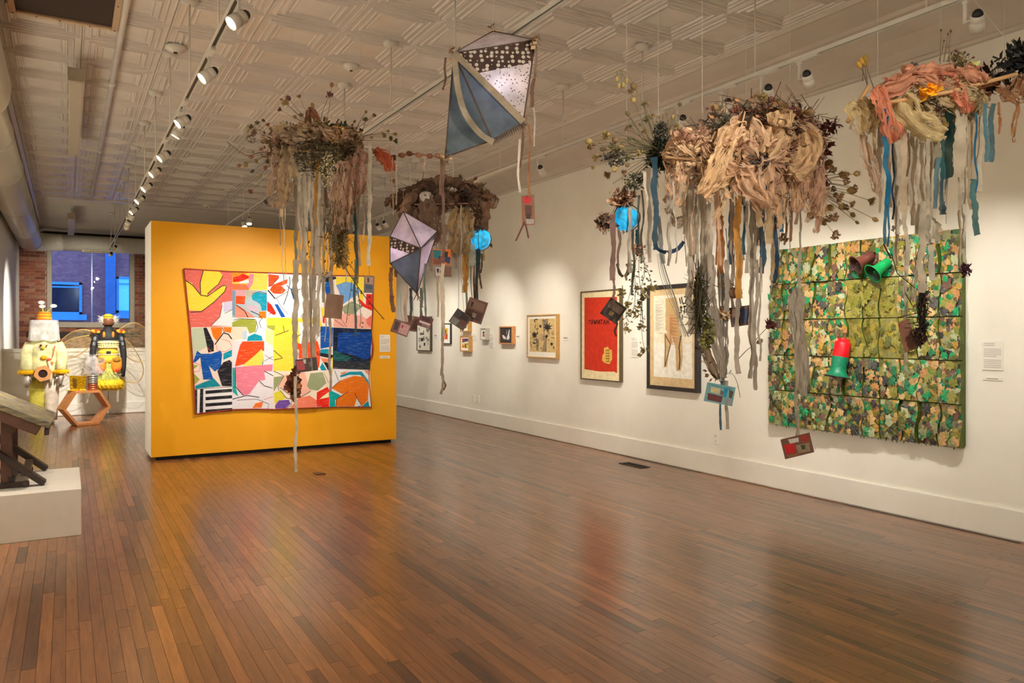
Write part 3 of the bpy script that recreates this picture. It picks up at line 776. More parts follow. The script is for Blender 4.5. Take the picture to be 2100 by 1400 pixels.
stroke(4, (760,960),(835,1000)); stroke(5, (505,1190),(620,1160),(720,1175)); stroke(3, (760,1195),(830,1170), rgb=OR); stroke(3, (540,1200),(700,1190),(800,1230),(790,1270)); stroke(4, (720,1040),(760,1080),(830,1100)); stroke(5, (527,930),(530,1090),(590,1160)); stroke(3, (760,880),(830,840)); stroke(3, (765,830),(830,870))
patch(W_, (790,165),(1290,180),(1250,525),(780,525)); patch(OR, (792,170),(880,180),(885,200),(815,270),(795,275)); patch(OR, (805,300),(830,255),(955,210),(950,245),(900,265),(940,300),(910,330),(840,330)); patch(BL, (845,415),(872,415),(935,520),(900,522)); patch((60, 130, 210), (975,285),(1005,285),(1020,360),(1000,380)); patch(RED, (785,390),(820,420),(860,490),(840,505),(785,470))
stroke(10, (790,300),(850,370)); stroke(6, (970,190),(975,240),(950,340),(920,420)); stroke(5, (880,200),(810,270)); stroke(5, (945,260),(1000,310),(1060,290)); stroke(8, (985,310),(1020,390)); stroke(4, (850,370),(960,310)); stroke(3, (860,360),(900,440),(960,500)); stroke(5, (1070,340),(1140,360),(1200,300)); stroke(4, (1060,520),(1150,400)); stroke(7, (1190,390),(1240,180)); stroke(3, (790,500),(850,480))
patch(YE, (780,525),(1220,530),(1240,590),(1180,720),(1000,740),(1000,960),(835,960),(835,640),(780,580)); patch(OL, (780,590),(850,588),(845,630),(790,610)); stroke(5, (835,790),(910,855),(840,870)); stroke(5, (850,670),(960,630)); stroke(4, (915,590),(925,640))
patch(W_, (1040,560),(1200,580),(1220,700),(1050,740)); patch((244, 240, 236), (1000,860),(1225,800),(1225,960),(1000,962)); patch(OR, (990,740),(1200,715),(1225,800),(1215,930),(1190,940),(1190,850),(1040,860),(1045,790)); patch(BL, (1225,595),(1330,600),(1325,760),(1225,780)); patch(TE, (1225,785),(1290,780),(1290,825),(1220,830)); patch(BK, (1220,812),(1330,830),(1325,862),(1225,840)); patch((240, 130, 100), (1220,850),(1325,870),(1250,895)); patch(TE, (1218,930),(1240,895),(1300,1000),(1290,1080)); patch((245, 220, 90), (1318,850),(1342,852),(1338,940),(1315,935)); patch((230, 205, 160), (1318,945),(1365,955),(1370,1050),(1320,1030)); patch(BK, (1250,890),(1280,890),(1320,960),(1300,980))
stroke(5, (990,760),(1000,700),(1060,660)); stroke(4, (1230,620),(1180,720)); stroke(4, (1150,780),(1230,840))
patch((242, 228, 216), (1250,185),(1650,192),(1640,620),(1320,605),(1250,525)); patch(YE, (1350,192),(1590,192),(1590,260),(1560,420),(1530,380),(1550,300),(1400,270),(1350,260)); patch((110, 160, 216), (1350,260),(1430,230),(1480,240),(1550,310),(1410,415),(1370,300)); patch(BL, (1255,250),(1310,200),(1320,330),(1270,340)); patch(BK, (1250,185),(1350,190),(1350,208),(1250,240)); patch((150, 156, 122), (1400,440),(1480,390),(1560,430),(1500,500),(1420,500)); patch(RED, (1530,360),(1590,420),(1595,330),(1642,335),(1640,470),(1560,430)); patch((240, 172, 156), (1330,600),(1340,520),(1420,490),(1560,510),(1635,560),(1638,616)); patch((236, 120, 104), (1590,540),(1640,500),(1638,612),(1600,580)); patch((240, 214, 60), (1228,440),(1255,440),(1255,525),(1235,520)); patch(RED, (1245,510),(1262,515),(1258,575),(1242,560))
stroke(3, (1340,540),(1420,600)); stroke(3, (1380,510),(1440,606)); stroke(3, (1500,510),(1520,610)); stroke(4, (1530,380),(1560,430))
patch(NV, (1330,605),(1638,620),(1628,950),(1325,940)); patch((14, 66, 150), (1370,650),(1637,640),(1628,850),(1590,870),(1480,830),(1360,800)); patch((28, 92, 92), (1330,800),(1360,800),(1480,850),(1420,890),(1330,870)); patch((48, 52, 60), (1328,878),(1628,882),(1627,950),(1325,940)); stroke(5, (1370,815),(1480,840),(1590,870),(1628,855)); stroke(6, (1350,640),(1360,720),(1350,790), rgb=(16, 24, 44))
patch((238, 222, 202), (835,962),(1330,955),(1300,1255),(835,1275)); patch((150, 156, 112), (837,1010),(920,1000),(870,1080),(837,1130)); patch((236, 178, 152), (880,1080),(930,990),(1090,970),(1140,1120),(1060,1170),(950,1140)); patch((222, 210, 50), (840,1140),(890,1120),(935,1180),(900,1200),(845,1230)); patch((112, 76, 164), (850,1240),(880,1200),(960,1195),(975,1230),(930,1265),(850,1268)); patch((150, 158, 120), (1110,1080),(1140,980),(1240,970),(1270,1060),(1200,1120),(1130,1110)); patch((238, 128, 100), (970,1260),(1040,1180),(1130,1160),(1190,1200),(1180,1256)); patch(RED, (1190,1135),(1280,1090),(1295,1120),(1290,1255),(1185,1250)); patch((244, 238, 190), (1210,1190),(1290,1130),(1290,1175))
stroke(4, (835,960),(920,1000),(870,1090),(880,1120)); stroke(4, (890,1120),(940,1180),(985,1190),(980,1240),(930,1268)); stroke(4, (880,1090),(960,1150),(1060,1172),(1140,1125)); stroke(3, (1000,1010),(960,1120)); stroke(3, (1250,975),(1290,1060))
patch(W_, (1330,945),(1628,955),(1635,1255),(1292,1255),(1297,1120)); patch((238, 140, 110), (1385,975),(1450,960),(1400,1000)); patch(TE, (1380,1000),(1460,968),(1560,965),(1615,1040),(1622,1100),(1600,1060),(1550,992),(1460,992),(1390,1012)); patch(ORA, (1310,1100),(1380,1040),(1500,1000),(1580,1010),(1620,1080),(1610,1200),(1560,1250),(1520,1180),(1500,1250),(1345,1250),(1350,1190),(1440,1130),(1400,1150)); patch((16, 168, 168), (1295,1115),(1390,1160),(1340,1200),(1345,1252),(1293,1254)); patch(TE, (1560,1252),(1612,1205),(1625,1252)); patch((226, 150, 120), (1580,955),(1626,958),(1620,1000))
stroke(4, (1310,1105),(1385,1040)); stroke(4, (1350,1250),(1355,1190),(1445,1130)); stroke(4, (1505,1140),(1520,1180),(1560,1245),(1530,1250)); stroke(4, (1340,960),(1370,1040))

# wall labels: thin white cards with lines of small grey print
card_m = M((236, 232, 222), .7, var=.02)
ink_m = M((150, 146, 140), .8, var=0)
def local_wall(side, u, v):
    return on_x(u, v, XR) if side == 'R' else on_y(u, v, PY)
def wall_label(side, u0, v0, u1, v1, label, lines=None):
    a = local_wall(side, u0, v0); b = local_wall(side, u1, v1); mid = (a + b) / 2
    w = (a - b).xy.length; h = abs(a.z - b.z)
    if side == 'R': mid.x = XR
    o = empty('wall_label', mid, label, 'label', 'wall labels', -math.pi/2 if side == 'R' else 0)
    bevel(MB().box((-w/2, -.006, -h/2), (w/2, -.0005, h/2)).build('card', card_m, o, world=False), .001)
    t = MB(); rl = random.Random(int(u0)); z = h/2 - h*.08
    st = max(.009, h/16.0)
    if h < .09:
        t.box((-w*.3, -.0066, -h*.12), (w*.3, -.006, h*.12))
    else:
        k = 0
        while z > -h/2 + h*.08:
            if k not in (2, 8): t.box((-w*.42, -.0066, z - st*.25), (w*(.42 if k not in (0, 1, 7) else rl.uniform(-.1, .2)), -.006, z))
            z -= st; k += 1
    t.build('print', ink_m, o, world=False)
wall_label('L', 778.5, 686, 800, 721, 'white text card on the yellow partition beside the quilt')
wall_label('L', 779, 729.5, 799, 734.5, 'narrow white caption strip under the text card on the yellow partition')
wall_label('R', 2015, 699, 2058, 760, 'large white text card on the wall right of the camouflage piece')
wall_label('R', 2016, 772, 2056, 781, 'narrow caption strip below the text card right of the camouflage piece')
wall_label('R', 1295, 690, 1310, 733, 'white text card between the red print and the dark framed print')
wall_label('R', 1154, 688, 1167, 698, 'small caption card right of the black ink abstract')
wall_label('R', 1057, 685, 1068, 695, 'small caption card left of the black ink abstract')
wall_label('R', 1004, 684, 1013, 713, 'tall faint text card left of the small dark picture in a wooden frame')
wall_label('R', 969, 684, 978, 699, 'small caption card left of the small white framed picture')
wall_label('R', 890, 684, 898, 692, 'tiny caption card right of the black and white print')

# outlets and floor plates
def outlet(u, v, label, w=.072, h=.115):
    p = on_x(u, v, XR); o = empty('wall_outlet', (XR, p.y, p.z), label, 'outlet', 'wall outlets', -math.pi/2)
    bevel(MB().box((-w/2, -.008, -h/2), (w/2, -.0005, h/2)).build('plate', card_m, o, world=False), .003, 2)
    for z in (-.026, .026):
        bevel(MB().box((-.017, -.0105, z-.015), (.017, -.008, z+.015)).build('socket', M((226, 222, 212), .5), o, world=False), .003)
        s_ = MB(); s_.box((-.008, -.0112, z-.003), (-.005, -.0105, z+.007)); s_.box((.005, -.0112, z-.003), (.008, -.0105, z+.007)); s_.build('slots', dark_m, o, world=False)
outlet(1469, 899, 'white wall outlet left of the camouflage piece near the floor')
outlet(971.5, 816.5, 'white wall outlet under the small frames, left of a pair')
outlet(981, 818, 'white wall outlet under the small frames, right of a pair')
fv = empty('floor_register', on_z(1301, 954, 0), 'dark metal floor register beside the right wall baseboard', 'vent')
p = on_z(1301, 954, 0); q = MB()
x0, x1, y0, y1 = p.x-.075, p.x+.075, p.y-.19, p.y+.19
q.box((x0, y0, .001), (x0+.014, y1, .006)); q.box((x1-.014, y0, .001), (x1, y1, .006)); q.box((x0, y0, .001), (x1, y0+.014, .006)); q.box((x0, y1-.014, .001), (x1, y1, .006))
q.build('frame', M((58, 44, 34), .45, metal=.3), fv)
for i in range(12):
    y = y0 + .025 + i*(y1-y0-.05)/11; MB().box((x0+.014, y-.006, .0012), (x1-.014, y+.006, .0042)).build('slat', M((46, 36, 28), .5, metal=.3), fv)
MB().box((x0+.014, y0+.014, .0004), (x1-.014, y1-.014, .001)).build('well', M((12, 10, 9), .9), fv)
p = on_z(655, 971, 0); fp = empty('floor_plate', p, 'small brass floor outlet cover in front of the yellow partition', 'outlet cover')
bevel(MB().box((p.x-.05, p.y-.06, .0008), (p.x+.05, p.y+.06, .007)).build('cover', M((96, 66, 40), .4, metal=.5), fp), .002)
MB().box((p.x-.055, p.y-.066, .0006), (p.x+.055, p.y+.066, .003)).build('rim', M((40, 30, 24), .6), fp)
# ================================================================== FRAMED WORKS ON THE RIGHT WALL
def framed(u0, v0, u1, v1, depth, fw, fmat, name, label, mat_rgb=(240, 236, 226), glaze=False):
    """u0,v0 top left and u1,v1 bottom right of the front face in the photograph"""
    XF = XR - depth
    a = on_x(u0, v0, XF); b = on_x(u1, v1, XF)
    w = abs(a.y - b.y); h = abs(a.z - b.z)
    o = empty(name, (XR, (a.y + b.y)/2, (a.z + b.z)/2), label, 'picture', 'framed works on the right wall', -math.pi/2)
    D = depth
    f = MB()
    f.box((-w/2, -D, -h/2), (-w/2+fw, -.001, h/2)); f.box((w/2-fw, -D, -h/2), (w/2, -.001, h/2))
    f.box((-w/2+fw, -D, h/2-fw), (w/2-fw, -.001, h/2)); f.box((-w/2+fw, -D, -h/2), (w/2-fw, -.001, -h/2+fw))
    bevel(f.build('frame', fmat, o, world=False), .002)
    MB().box((-w/2+fw, -D+.014, -h/2+fw), (w/2-fw, -D+.02, h/2-fw)).build('mount', M(mat_rgb, .8, var=.02), o, world=False)
    if glaze: MB().box((-w/2+fw, -D+.004, -h/2+fw), (w/2-fw, -D+.0055, h/2-fw)).build('glazing', GLASS((250, 250, 248), .6), o, world=False)
    iw, ih = w - 2*fw, h - 2*fw
    st = [0]
    def shape(rgb, *pts, nm='printed_shape', rough=.8):
        st[0] += 1
        return flat_poly(nm, [((x - .5)*iw, (.5 - y)*ih) for x, y in pts], M(rgb, rough, var=.14, scale=18), o, D - .014 + .00012*st[0])
    def sheet(rgb, x0, y0, x1, y1):
        return shape(rgb, (x0, y0), (x1, y0), (x1, y1), (x0, y1), nm='sheet')
    def line(wd, rgb, *pts):
        st[0] += 1; dd = D - .014 + .00012*st[0]
        P = [Vector((x*iw, y*ih)) for x, y in pts]
        return strip_mesh(P, wd, lambda x, y: (x - .5*iw, -dd, .5*ih - y)).build('brush_line', M(rgb, .8, var=.14, scale=18), o, world=False)
    return o, shape, sheet, line, iw, ih, D, st
oak = M((196, 150, 84), .45, var=.18, scale=8, stretch=(1, 1, 12)); oak2 = M((200, 140, 84), .45, var=.18, scale=8, stretch=(1, 1, 12))
brown_f = M((88, 72, 46), .4, var=.12, scale=20); black_f = M((44, 42, 44), .4, var=.1)

# red print with Cyrillic word
o, shape, sheet, line, iw, ih, D, st = framed(1190, 598, 1271, 784, .055, .014, brown_f, 'framed_print', 'tall red print with a dark Cyrillic word and yellow patch, in thin brown frame', (236, 220, 174), False)
sheet((236, 222, 178), .0, .0, 1, 1)
shape((206, 50, 22), (.075, .06), (.93, .075), (.94, .5), (.93, .915), (.86, .9), (.5, .91), (.075, .895))
shape((224, 180, 84), (.60, .64), (.70, .625), (.74, .66), (.80, .66), (.81, .76), (.76, .80), (.74, .82), (.62, .81), (.55, .78), (.56, .72), (.60, .70))
shape((168, 118, 44), (.64, .66), (.73, .655), (.74, .80), (.65, .80)); 
for k in range(4): shape((232, 200, 110), (.65, .68+k*.03), (.72, .68+k*.03), (.72, .69+k*.03), (.65, .69+k*.03))
shape((232, 206, 120), (.84, .905), (.90, .91), (.87, .925)); line(.002, (120, 90, 70), (.68, .945), (.74, .935), (.78, .95), (.83, .94))
cu = bpy.data.curves.new('word', 'FONT'); cu.body = 'ЭРМИТАЖ'; cu.align_x = 'CENTER'; cu.align_y = 'CENTER'; cu.extrude = .0006; cu.size = 1.0; cu.space_character = 1.12; cu.offset = .022
to = bpy.data.objects.new('word', cu); COL.objects.link(to)
bpy.context.view_layer.update()
me = bpy.data.meshes.new_from_object(to.evaluated_get(bpy.context.evaluated_depsgraph_get()))
bpy.data.objects.remove(to)
xs = [v.co.x for v in me.vertices]; sx = (iw*.56)/(max(xs)-min(xs)); zs = [v.co.y for v in me.vertices]; sz = ih*.057/(max(zs)-min(zs))
for v in me.vertices: v.co = Vector((v.co.x*sx + (.47-.5)*iw, -(D-.014+.0035) - v.co.z*.3, v.co.y*sz + (.5-.352)*ih))
me.materials.clear(); link('lettering', me, M((34, 12, 10), .7, var=0), o)

# dark framed print with poem
o, shape, sheet, line, iw, ih, D, st = framed(1326, 587, 1430, 806, .06, .045, black_f, 'framed_print', 'large dark framed print with text columns and torn tan shapes', (214, 186, 140), False)
sheet((216, 190, 144), .0, .0, 1, 1); sheet((246, 242, 230), .09, .065, .94, .91)
shape((242, 232, 208), (.09, .065), (.94, .065), (.94, .80), (.62, .80), (.09, .56)); sheet((246, 242, 230), .09, .56, .92, .905)
shape((206, 174, 124), (.36, .10), (.60, .09), (.66, .20), (.66, .40), (.72, .48), (.74, .70), (.70, .83), (.60, .84), (.58, .60), (.50, .48), (.36, .42), (.36, .25))
shape((210, 180, 130), (.32, .46), (.47, .44), (.50, .54), (.43, .68), (.40, .80), (.32, .81), (.34, .62))
line(.012, (50, 44, 50), (.35, .47), (.47, .57), (.40, .70), (.35, .80)); line(.018, (60, 56, 54), (.70, .48), (.66, .60), (.68, .72), (.66, .82)); line(.010, (50, 48, 50), (.35, .80), (.36, .62), (.36, .47))
for k in range(24): line(.0034, (140, 134, 124), (.13, .155+k*.0115), (.30 - .05*((k*7) % 3), .156+k*.0115))
line(.003, (150, 144, 134), (.13, .125), (.22, .126)); line(.0034, (140, 134, 124), (.22, .455), (.30, .456))
for k in range(24): line(.0038, (206, 104, 66), (.46, .30+k*.0115), (.64 - .06*((k*5) % 3), .302+k*.0115))
line(.004, (206, 110, 70), (.46, .275), (.52, .276)); line(.003, (206, 110, 70), (.56, .60), (.66, .602))
for s_ in (((.68, .10), (.70, .16)), ((.72, .09), (.74, .15), (.78, .16)), ((.78, .09), (.83, .10), (.80, .15), (.84, .165)), ((.68, .20), (.74, .195)), ((.71, .18), (.72, .25)), ((.76, .19), (.84, .185)), ((.79, .18), (.78, .26)), ((.82, .21), (.84, .26)), ((.69, .24), (.68, .31)), ((.74, .27), (.74, .32))): line(.015, (34, 30, 30), *s_)
line(.002, (120, 116, 110), (.76, .89), (.80, .885), (.83, .895))

# black ink abstract in oak
o, shape, sheet, line, iw, ih, D, st = framed(1080, 646, 1141, 736, .06, .018, oak, 'framed_print', 'abstract black ink splashes on tan paper in a gold oak frame', (242, 238, 226))
sheet((214, 186, 128), .06, .07, .96, .88)
ra = random.Random(3)
BKI = (42, 38, 36); GR = (150, 132, 104)
shape(GR, (.50, .10), (.72, .07), (.70, .30), (.56, .40)); shape(GR, (.60, .55), (.68, .50), (.66, .86), (.50, .87)); shape(GR, (.30, .52), (.40, .60), (.38, .86), (.30, .84)); shape((190, 164, 120), (.42, .45), (.60, .42), (.62, .60), (.45, .62))
for cx_, cy_, rr_ in ((.24, .47, .14), (.70, .28, .17), (.66, .50, .08), (.45, .25, .07), (.22, .66, .06), (.84, .68, .07)):
    pts = []
    for k in range(18):
        t = 2*math.pi*k/18; q_ = rr_*(1 if k % 2 else .45)*ra.uniform(.7, 1.2); pts.append((cx_ + q_*math.cos(t), cy_ + q_*.75*math.sin(t)))
    shape(BKI, *pts)
for k in range(26):
    x, y = ra.uniform(.1, .9), ra.uniform(.1, .84); t = ra.uniform(0, 6.3); l_ = ra.uniform(.03, .16)
    line(ra.uniform(.004, .014), BKI, (x, y), (min(.95, max(.07, x + l_*math.cos(t)*.6)), min(.87, max(.08, y + l_*math.sin(t)*.5))), (min(.95, max(.07, x + l_*math.cos(t))), min(.87, max(.08, y + l_*math.sin(t)))))
for x, y, r_ in ((.88, .42, .03), (.58, .54, .04), (.92, .76, .02)):
    line(.007, BKI, *[(x + r_*math.cos(t*.7), y + r_*math.sin(t*.7)) for t in range(9)])
line(.006, (190, 90, 50), (.12, .18), (.16, .22))
# small dark picture with white shapes
o, shape, sheet, line, iw, ih, D, st = framed(1023, 669, 1050, 706, .07, .02, oak2, 'framed_print', 'small dark picture with two white shapes in a wooden frame', (60, 56, 54))
sheet((58, 54, 52), 0, 0, 1, 1); shape((214, 208, 204), (.16, .48), (.3, .5), (.46, .62), (.5, .76), (.28, .74), (.2, .62)); shape((214, 208, 204), (.54, .78), (.56, .6), (.66, .45), (.74, .14), (.80, .16), (.76, .5), (.80, .62), (.74, .78)); line(.01, (200, 196, 190), (.56, .18), (.54, .46))
# tiny white frame
o, shape, sheet, line, iw, ih, D, st = framed(984.5, 673, 996, 697, .08, .012, M((186, 182, 170), .5, var=.05), 'framed_print', 'tiny white framed picture with a red and black mark', (240, 238, 230))
shape((40, 36, 36), (.34, .24), (.66, .24), (.66, .42), (.34, .42)); shape((210, 70, 40), (.34, .42), (.66, .42), (.68, .76), (.34, .76)); shape((226, 190, 120), (.40, .44), (.6, .44), (.6, .52), (.4, .52))
# colour block print
o, shape, sheet, line, iw, ih, D, st = framed(943, 688, 961.5, 721, .075, .02, oak, 'framed_print', 'small framed colour block print, lower of two in oak frames', (244, 240, 230))
for c_, p_ in (((206, 60, 40), ((.14,.12),(.86,.12),(.86,.45),(.14,.45))), ((84, 60, 110), ((.4,.12),(.9,.12),(.9,.4),(.5,.35))), ((40, 80, 160), ((.14,.32),(.6,.25),(.9,.42),(.9,.55),(.14,.5))), ((236, 214, 150), ((.14,.42),(.88,.32),(.88,.5),(.14,.58))), ((226, 190, 40), ((.14,.58),(.5,.55),(.5,.82),(.14,.82))), ((220, 110, 40), ((.14,.66),(.4,.62),(.4,.8),(.14,.8))), ((30, 60, 130), ((.5,.52),(.86,.5),(.86,.8),(.5,.82))), ((230, 200, 60), ((.62,.56),(.9,.56),(.9,.84),(.7,.84)))): shape(c_, *p_)
o, shape, sheet, line, iw, ih, D, st = framed(943, 649, 960, 680, .075, .02, oak, 'framed_print', 'small framed colour print, upper of two in oak frames, behind hanging cards', (244, 240, 230))
for c_, p_ in (((212, 120, 50), ((.14,.12),(.86,.12),(.86,.6),(.14,.5))), ((150, 60, 44), ((.3,.2),(.6,.2),(.6,.5),(.3,.5))), ((226, 196, 140), ((.14,.5),(.86,.6),(.86,.84),(.14,.84))), ((60, 50, 50), ((.5,.5),(.8,.45),(.7,.8),(.5,.78)))): shape(c_, *p_)
# black framed print with yellow and red
o, shape, sheet, line, iw, ih, D, st = framed(905, 663, 923, 705, .04, .012, black_f, 'framed_print', 'black framed print with yellow and red figure on white', (242, 240, 234))
for c_, p_ in (((226, 186, 50), ((.2,.2),(.7,.22),(.72,.5),(.3,.55))), ((214, 70, 36), ((.3,.55),(.66,.5),(.66,.8),(.3,.8))), ((60, 50, 50), ((.4,.3),(.5,.3),(.5,.6),(.42,.6))), ((230, 140, 40), ((.2,.4),(.36,.4),(.36,.7),(.2,.7)))): shape(c_, *p_)
# grey print
o, shape, sheet, line, iw, ih, D, st = framed(854, 650, 882, 720, .05, .014, M((74, 62, 46), .5), 'framed_print', 'tall black and white print in a dark frame, farthest along the right wall', (226, 222, 208))
for k in range(34):
    x, y = ra.uniform(.1, .8), ra.uniform(.05, .85); g_ = ra.randrange(50, 180); sheet((g_, g_, int(g_*.95)), x, y, min(.93, x + ra.uniform(.04, .2)), min(.94, y + ra.uniform(.02, .12)))

# ================================================================== CAMOUFLAGE RELIEF
cq = [on_x(1577, 511, XR-.10), on_x(1969, 470, XR-.10), on_x(1969, 918, XR-.10), on_x(1574, 872, XR-.10)]
cy0, cy1 = (cq[0].y + cq[3].y)/2, (cq[1].y + cq[2].y)/2           # far and near edge along the wall
cz1, cz0 = (cq[0].z + cq[1].z)/2, (cq[2].z + cq[3].z)/2
CW, CH = cy0 - cy1, cz1 - cz0
cam_o2 = empty('camouflage_relief', (XR, (cy0 + cy1)/2, (cz0 + cz1)/2), 'large square relief of camouflage collage panels on the right wall', 'artwork', None, -math.pi/2)
grn = M((84, 98, 28), .7, var=.15)
DD = .085
PAL = [(24, 148, 90), (22, 112, 72), (188, 152, 98), (198, 168, 114), (126, 124, 44), (136, 134, 62), (90, 94, 38), (50, 52, 50), (74, 74, 72), (178, 130, 82), (178, 140, 56), (104, 76, 62), (168, 176, 138), (104, 108, 64), (136, 138, 98)]
def camo_mat(pal, sc_, name, glit=0.0):
    m, nt, b = newmat(name)
    tc = N(nt, 'ShaderNodeTexCoord'); oi = N(nt, 'ShaderNodeObjectInfo')
    ad = N(nt, 'ShaderNodeVectorMath', operation='ADD'); nt.links.new(tc.outputs['Object'], ad.inputs[0])
    ml = N(nt, 'ShaderNodeVectorMath', operation='SCALE'); ml.inputs['Scale'].default_value = 37.0; nt.links.new(oi.outputs['Location'], ml.inputs[0]); nt.links.new(ml.outputs[0], ad.inputs[1])
    ds = N(nt, 'ShaderNodeTexNoise', i_Scale=18.0, i_Detail=3.0); nt.links.new(ad.outputs[0], ds.inputs['Vector'])
    dd_ = N(nt, 'ShaderNodeVectorMath', operation='SCALE'); dd_.inputs['Scale'].default_value = .05; nt.links.new(ds.outputs['Color'], dd_.inputs[0])
    a2 = N(nt, 'ShaderNodeVectorMath', operation='ADD'); nt.links.new(ad.outputs[0], a2.inputs[0]); nt.links.new(dd_.outputs[0], a2.inputs[1])
    vo = N(nt, 'ShaderNodeTexVoronoi', i_Scale=sc_); nt.links.new(a2.outputs[0], vo.inputs['Vector'])
    sp = N(nt, 'ShaderNodeSeparateColor'); nt.links.new(vo.outputs['Color'], sp.inputs[0])
    cr_ = N(nt, 'ShaderNodeValToRGB'); cr_.color_ramp.interpolation = 'CONSTANT'; e = cr_.color_ramp.elements
    e[0].color = lin(pal[0]); e[1].position = 1/len(pal); e[1].color = lin(pal[1])
    for i in range(2, len(pal)):
        k = e.new(i/len(pal)); k.color = lin(pal[i])
    nt.links.new(sp.outputs[0], cr_.inputs[0])
    n2 = N(nt, 'ShaderNodeTexNoise', i_Scale=120.0, i_Detail=3.0); nt.links.new(ad.outputs[0], n2.inputs['Vector'])
    mr = N(nt, 'ShaderNodeMapRange'); mr.inputs['From Min'].default_value = .3; mr.inputs['From Max'].default_value = .7; mr.inputs['To Min'].default_value = .6; mr.inputs['To Max'].default_value = 1.3; nt.links.new(n2.outputs[0], mr.inputs[0])
    mm = N(nt, 'ShaderNodeVectorMath', operation='MULTIPLY'); nt.links.new(cr_.outputs[0], mm.inputs[0]); nt.links.new(mr.outputs[0], mm.inputs[1])
    nt.links.new(mm.outputs[0], b.inputs['Base Color'])
    n4 = N(nt, 'ShaderNodeTexNoise', i_Scale=26.0, i_Detail=3.0); nt.links.new(ad.outputs[0], n4.inputs['Vector'])
    bp = N(nt, 'ShaderNodeBump', i_Strength=.5, i_Distance=.012); nt.links.new(n4.outputs[0], bp.inputs['Height']); nt.links.new(bp.outputs[0], b.inputs['Normal'])
    b.inputs['Roughness'].default_value = .3 if not glit else .45; b.inputs['Specular IOR Level'].default_value = .5
    return m
camo_a = camo_mat(PAL, 26, 'camouflage_collage'); camo_b = camo_mat([(128, 122, 48), (138, 132, 62), (116, 110, 44), (150, 140, 68), (104, 104, 42), (158, 142, 52), (128, 126, 74)], 22, 'olive_glitter', 1)
leaf_m = ATTR('paper_cutout', .2, .4, 60, .6)
bk = MB().box((-CW/2+.02, -.05, -CH/2+.02), (CW/2-.012, -.001, CH/2-.02)); bk.build('backing', grn, cam_o2, world=False)
NC, NR = 11, 5
pw, ph = CW/NC, CH/NR
rc = random.Random(21)
edges = {}
def edge_x(i, t, r):
    if i == NC: return CW/2 + .006*math.sin(t*9 + r)
    a, b_ = edges.setdefault((i, r), (rc.uniform(-.012, .012), rc.uniform(.008, .02)*rc.choice((1, 1, -1))))
    return -CW/2 + i*pw + a + b_*math.sin(t*math.pi*2)
for r in range(NR):
    for c_ in range(NC):
        z1 = CH/2 - r*ph - .004; z0 = z1 - ph + .008
        k = 8; d0 = DD + rc.uniform(-.010, .014); tilt = rc.uniform(-.012, .016)
        Lp, Rp = [], []
        for i in range(k+1):
            t = i/k; z = z1 + (z0-z1)*t
            Lp.append((edge_x(c_, t, r) + .004, z)); Rp.append((edge_x(c_+1, t, r) - .004, z))
        cx_ = -CW/2 + (c_+.5)*pw; cz_ = (z0+z1)/2
        mb = MB(); n_ = k+1
        for (xl, z), (xr, _) in zip(Lp, Rp):
            bow = .010*math.sin((z-cz_)/ph*5 + c_)
            mb.v += [(xl-cx_, -.045, z-cz_), (xl-cx_, -d0-bow+tilt, z-cz_), ((xl+xr)/2-cx_, -d0-bow-.008, z-cz_), (xr-cx_, -d0-bow-tilt, z-cz_), (xr-cx_, -.045, z-cz_)]
        for i in range(k):
            for j in range(4):
                a = i*5 + j; mb.f.append((a, a+5, a+6, a+1)); mb.c.append(None)
        mb.f.append((0, 1, 2, 3, 4)); mb.f.append(tuple(k*5 + j for j in (4, 3, 2, 1, 0))); mb.c += [None, None]
        olive = (r in (1, 2) and c_ in (5, 6, 7)) or (r == 2 and c_ == 8) or (r == 0 and c_ == 6 and False)
        me = mb.mesh('panel'); me.materials.append(camo_b if olive else camo_a); me.materials.append(grn)
        for p_ in me.polygons:
            if p_.index % 4 in (0, 3) and p_.index < k*4: p_.material_index = 1
            if p_.index >= k*4: p_.material_index = 1
        po = link('panel', me, None, cam_o2); po.location = (cx_, 0, cz_)
        # cut paper leaves glued on the panel
        lf = MB()
        for q_ in range(6 if olive else 13):
            lx, lz = rc.uniform(-.38, .38)*pw, rc.uniform(-.42, .42)*ph; a_ = rc.uniform(0, 6.3); s_ = rc.uniform(.026, .062)
            kk = rc.choice((5, 6, 8)); pts = []
            for i in range(kk*2):
                t = a_ + math.pi*i/kk; q2 = s_*(1 if i % 2 else rc.uniform(.5, .85)); pts.append((lx + q2*math.cos(t)*.8, -d0 - .014 - rc.uniform(0, .006), lz + q2*math.sin(t)))
            bow = .010*math.sin(lz/ph*5 + c_)
            pts = [(min(pw*.46, max(-pw*.46, x)), y - bow, min(ph*.48, max(-ph*.48, z))) for x, y, z in pts]
            cc = lin(rc.choice(PAL if not olive else PAL[4:7]))
            ctr = (lx, -d0-.02-bow, lz); n0 = len(lf.v); lf.v += pts + [ctr]
            for i in range(len(pts)): lf.f.append((n0+i, n0+(i+1) % len(pts), n0+len(pts))); lf.c.append(cc)
        lo = lf.build('paper_leaves', leaf_m, po, world=False); lo['kind'] = 'stuff'
fr_t = MB()
for i in range(44):
    x = -CW/2 + .03 + i*(CW-.06)/43; fr_t.add([(x-.02, -.03, -CH/2+.03), (x+.02, -.03, -CH/2+.03), (x + rc.uniform(-.02, .02), -.035, -CH/2 - rc.uniform(.0, .03))], [(0, 1, 2)])
fr_t.build('lower_fringe', grn, cam_o2, world=False)['kind'] = 'stuff'

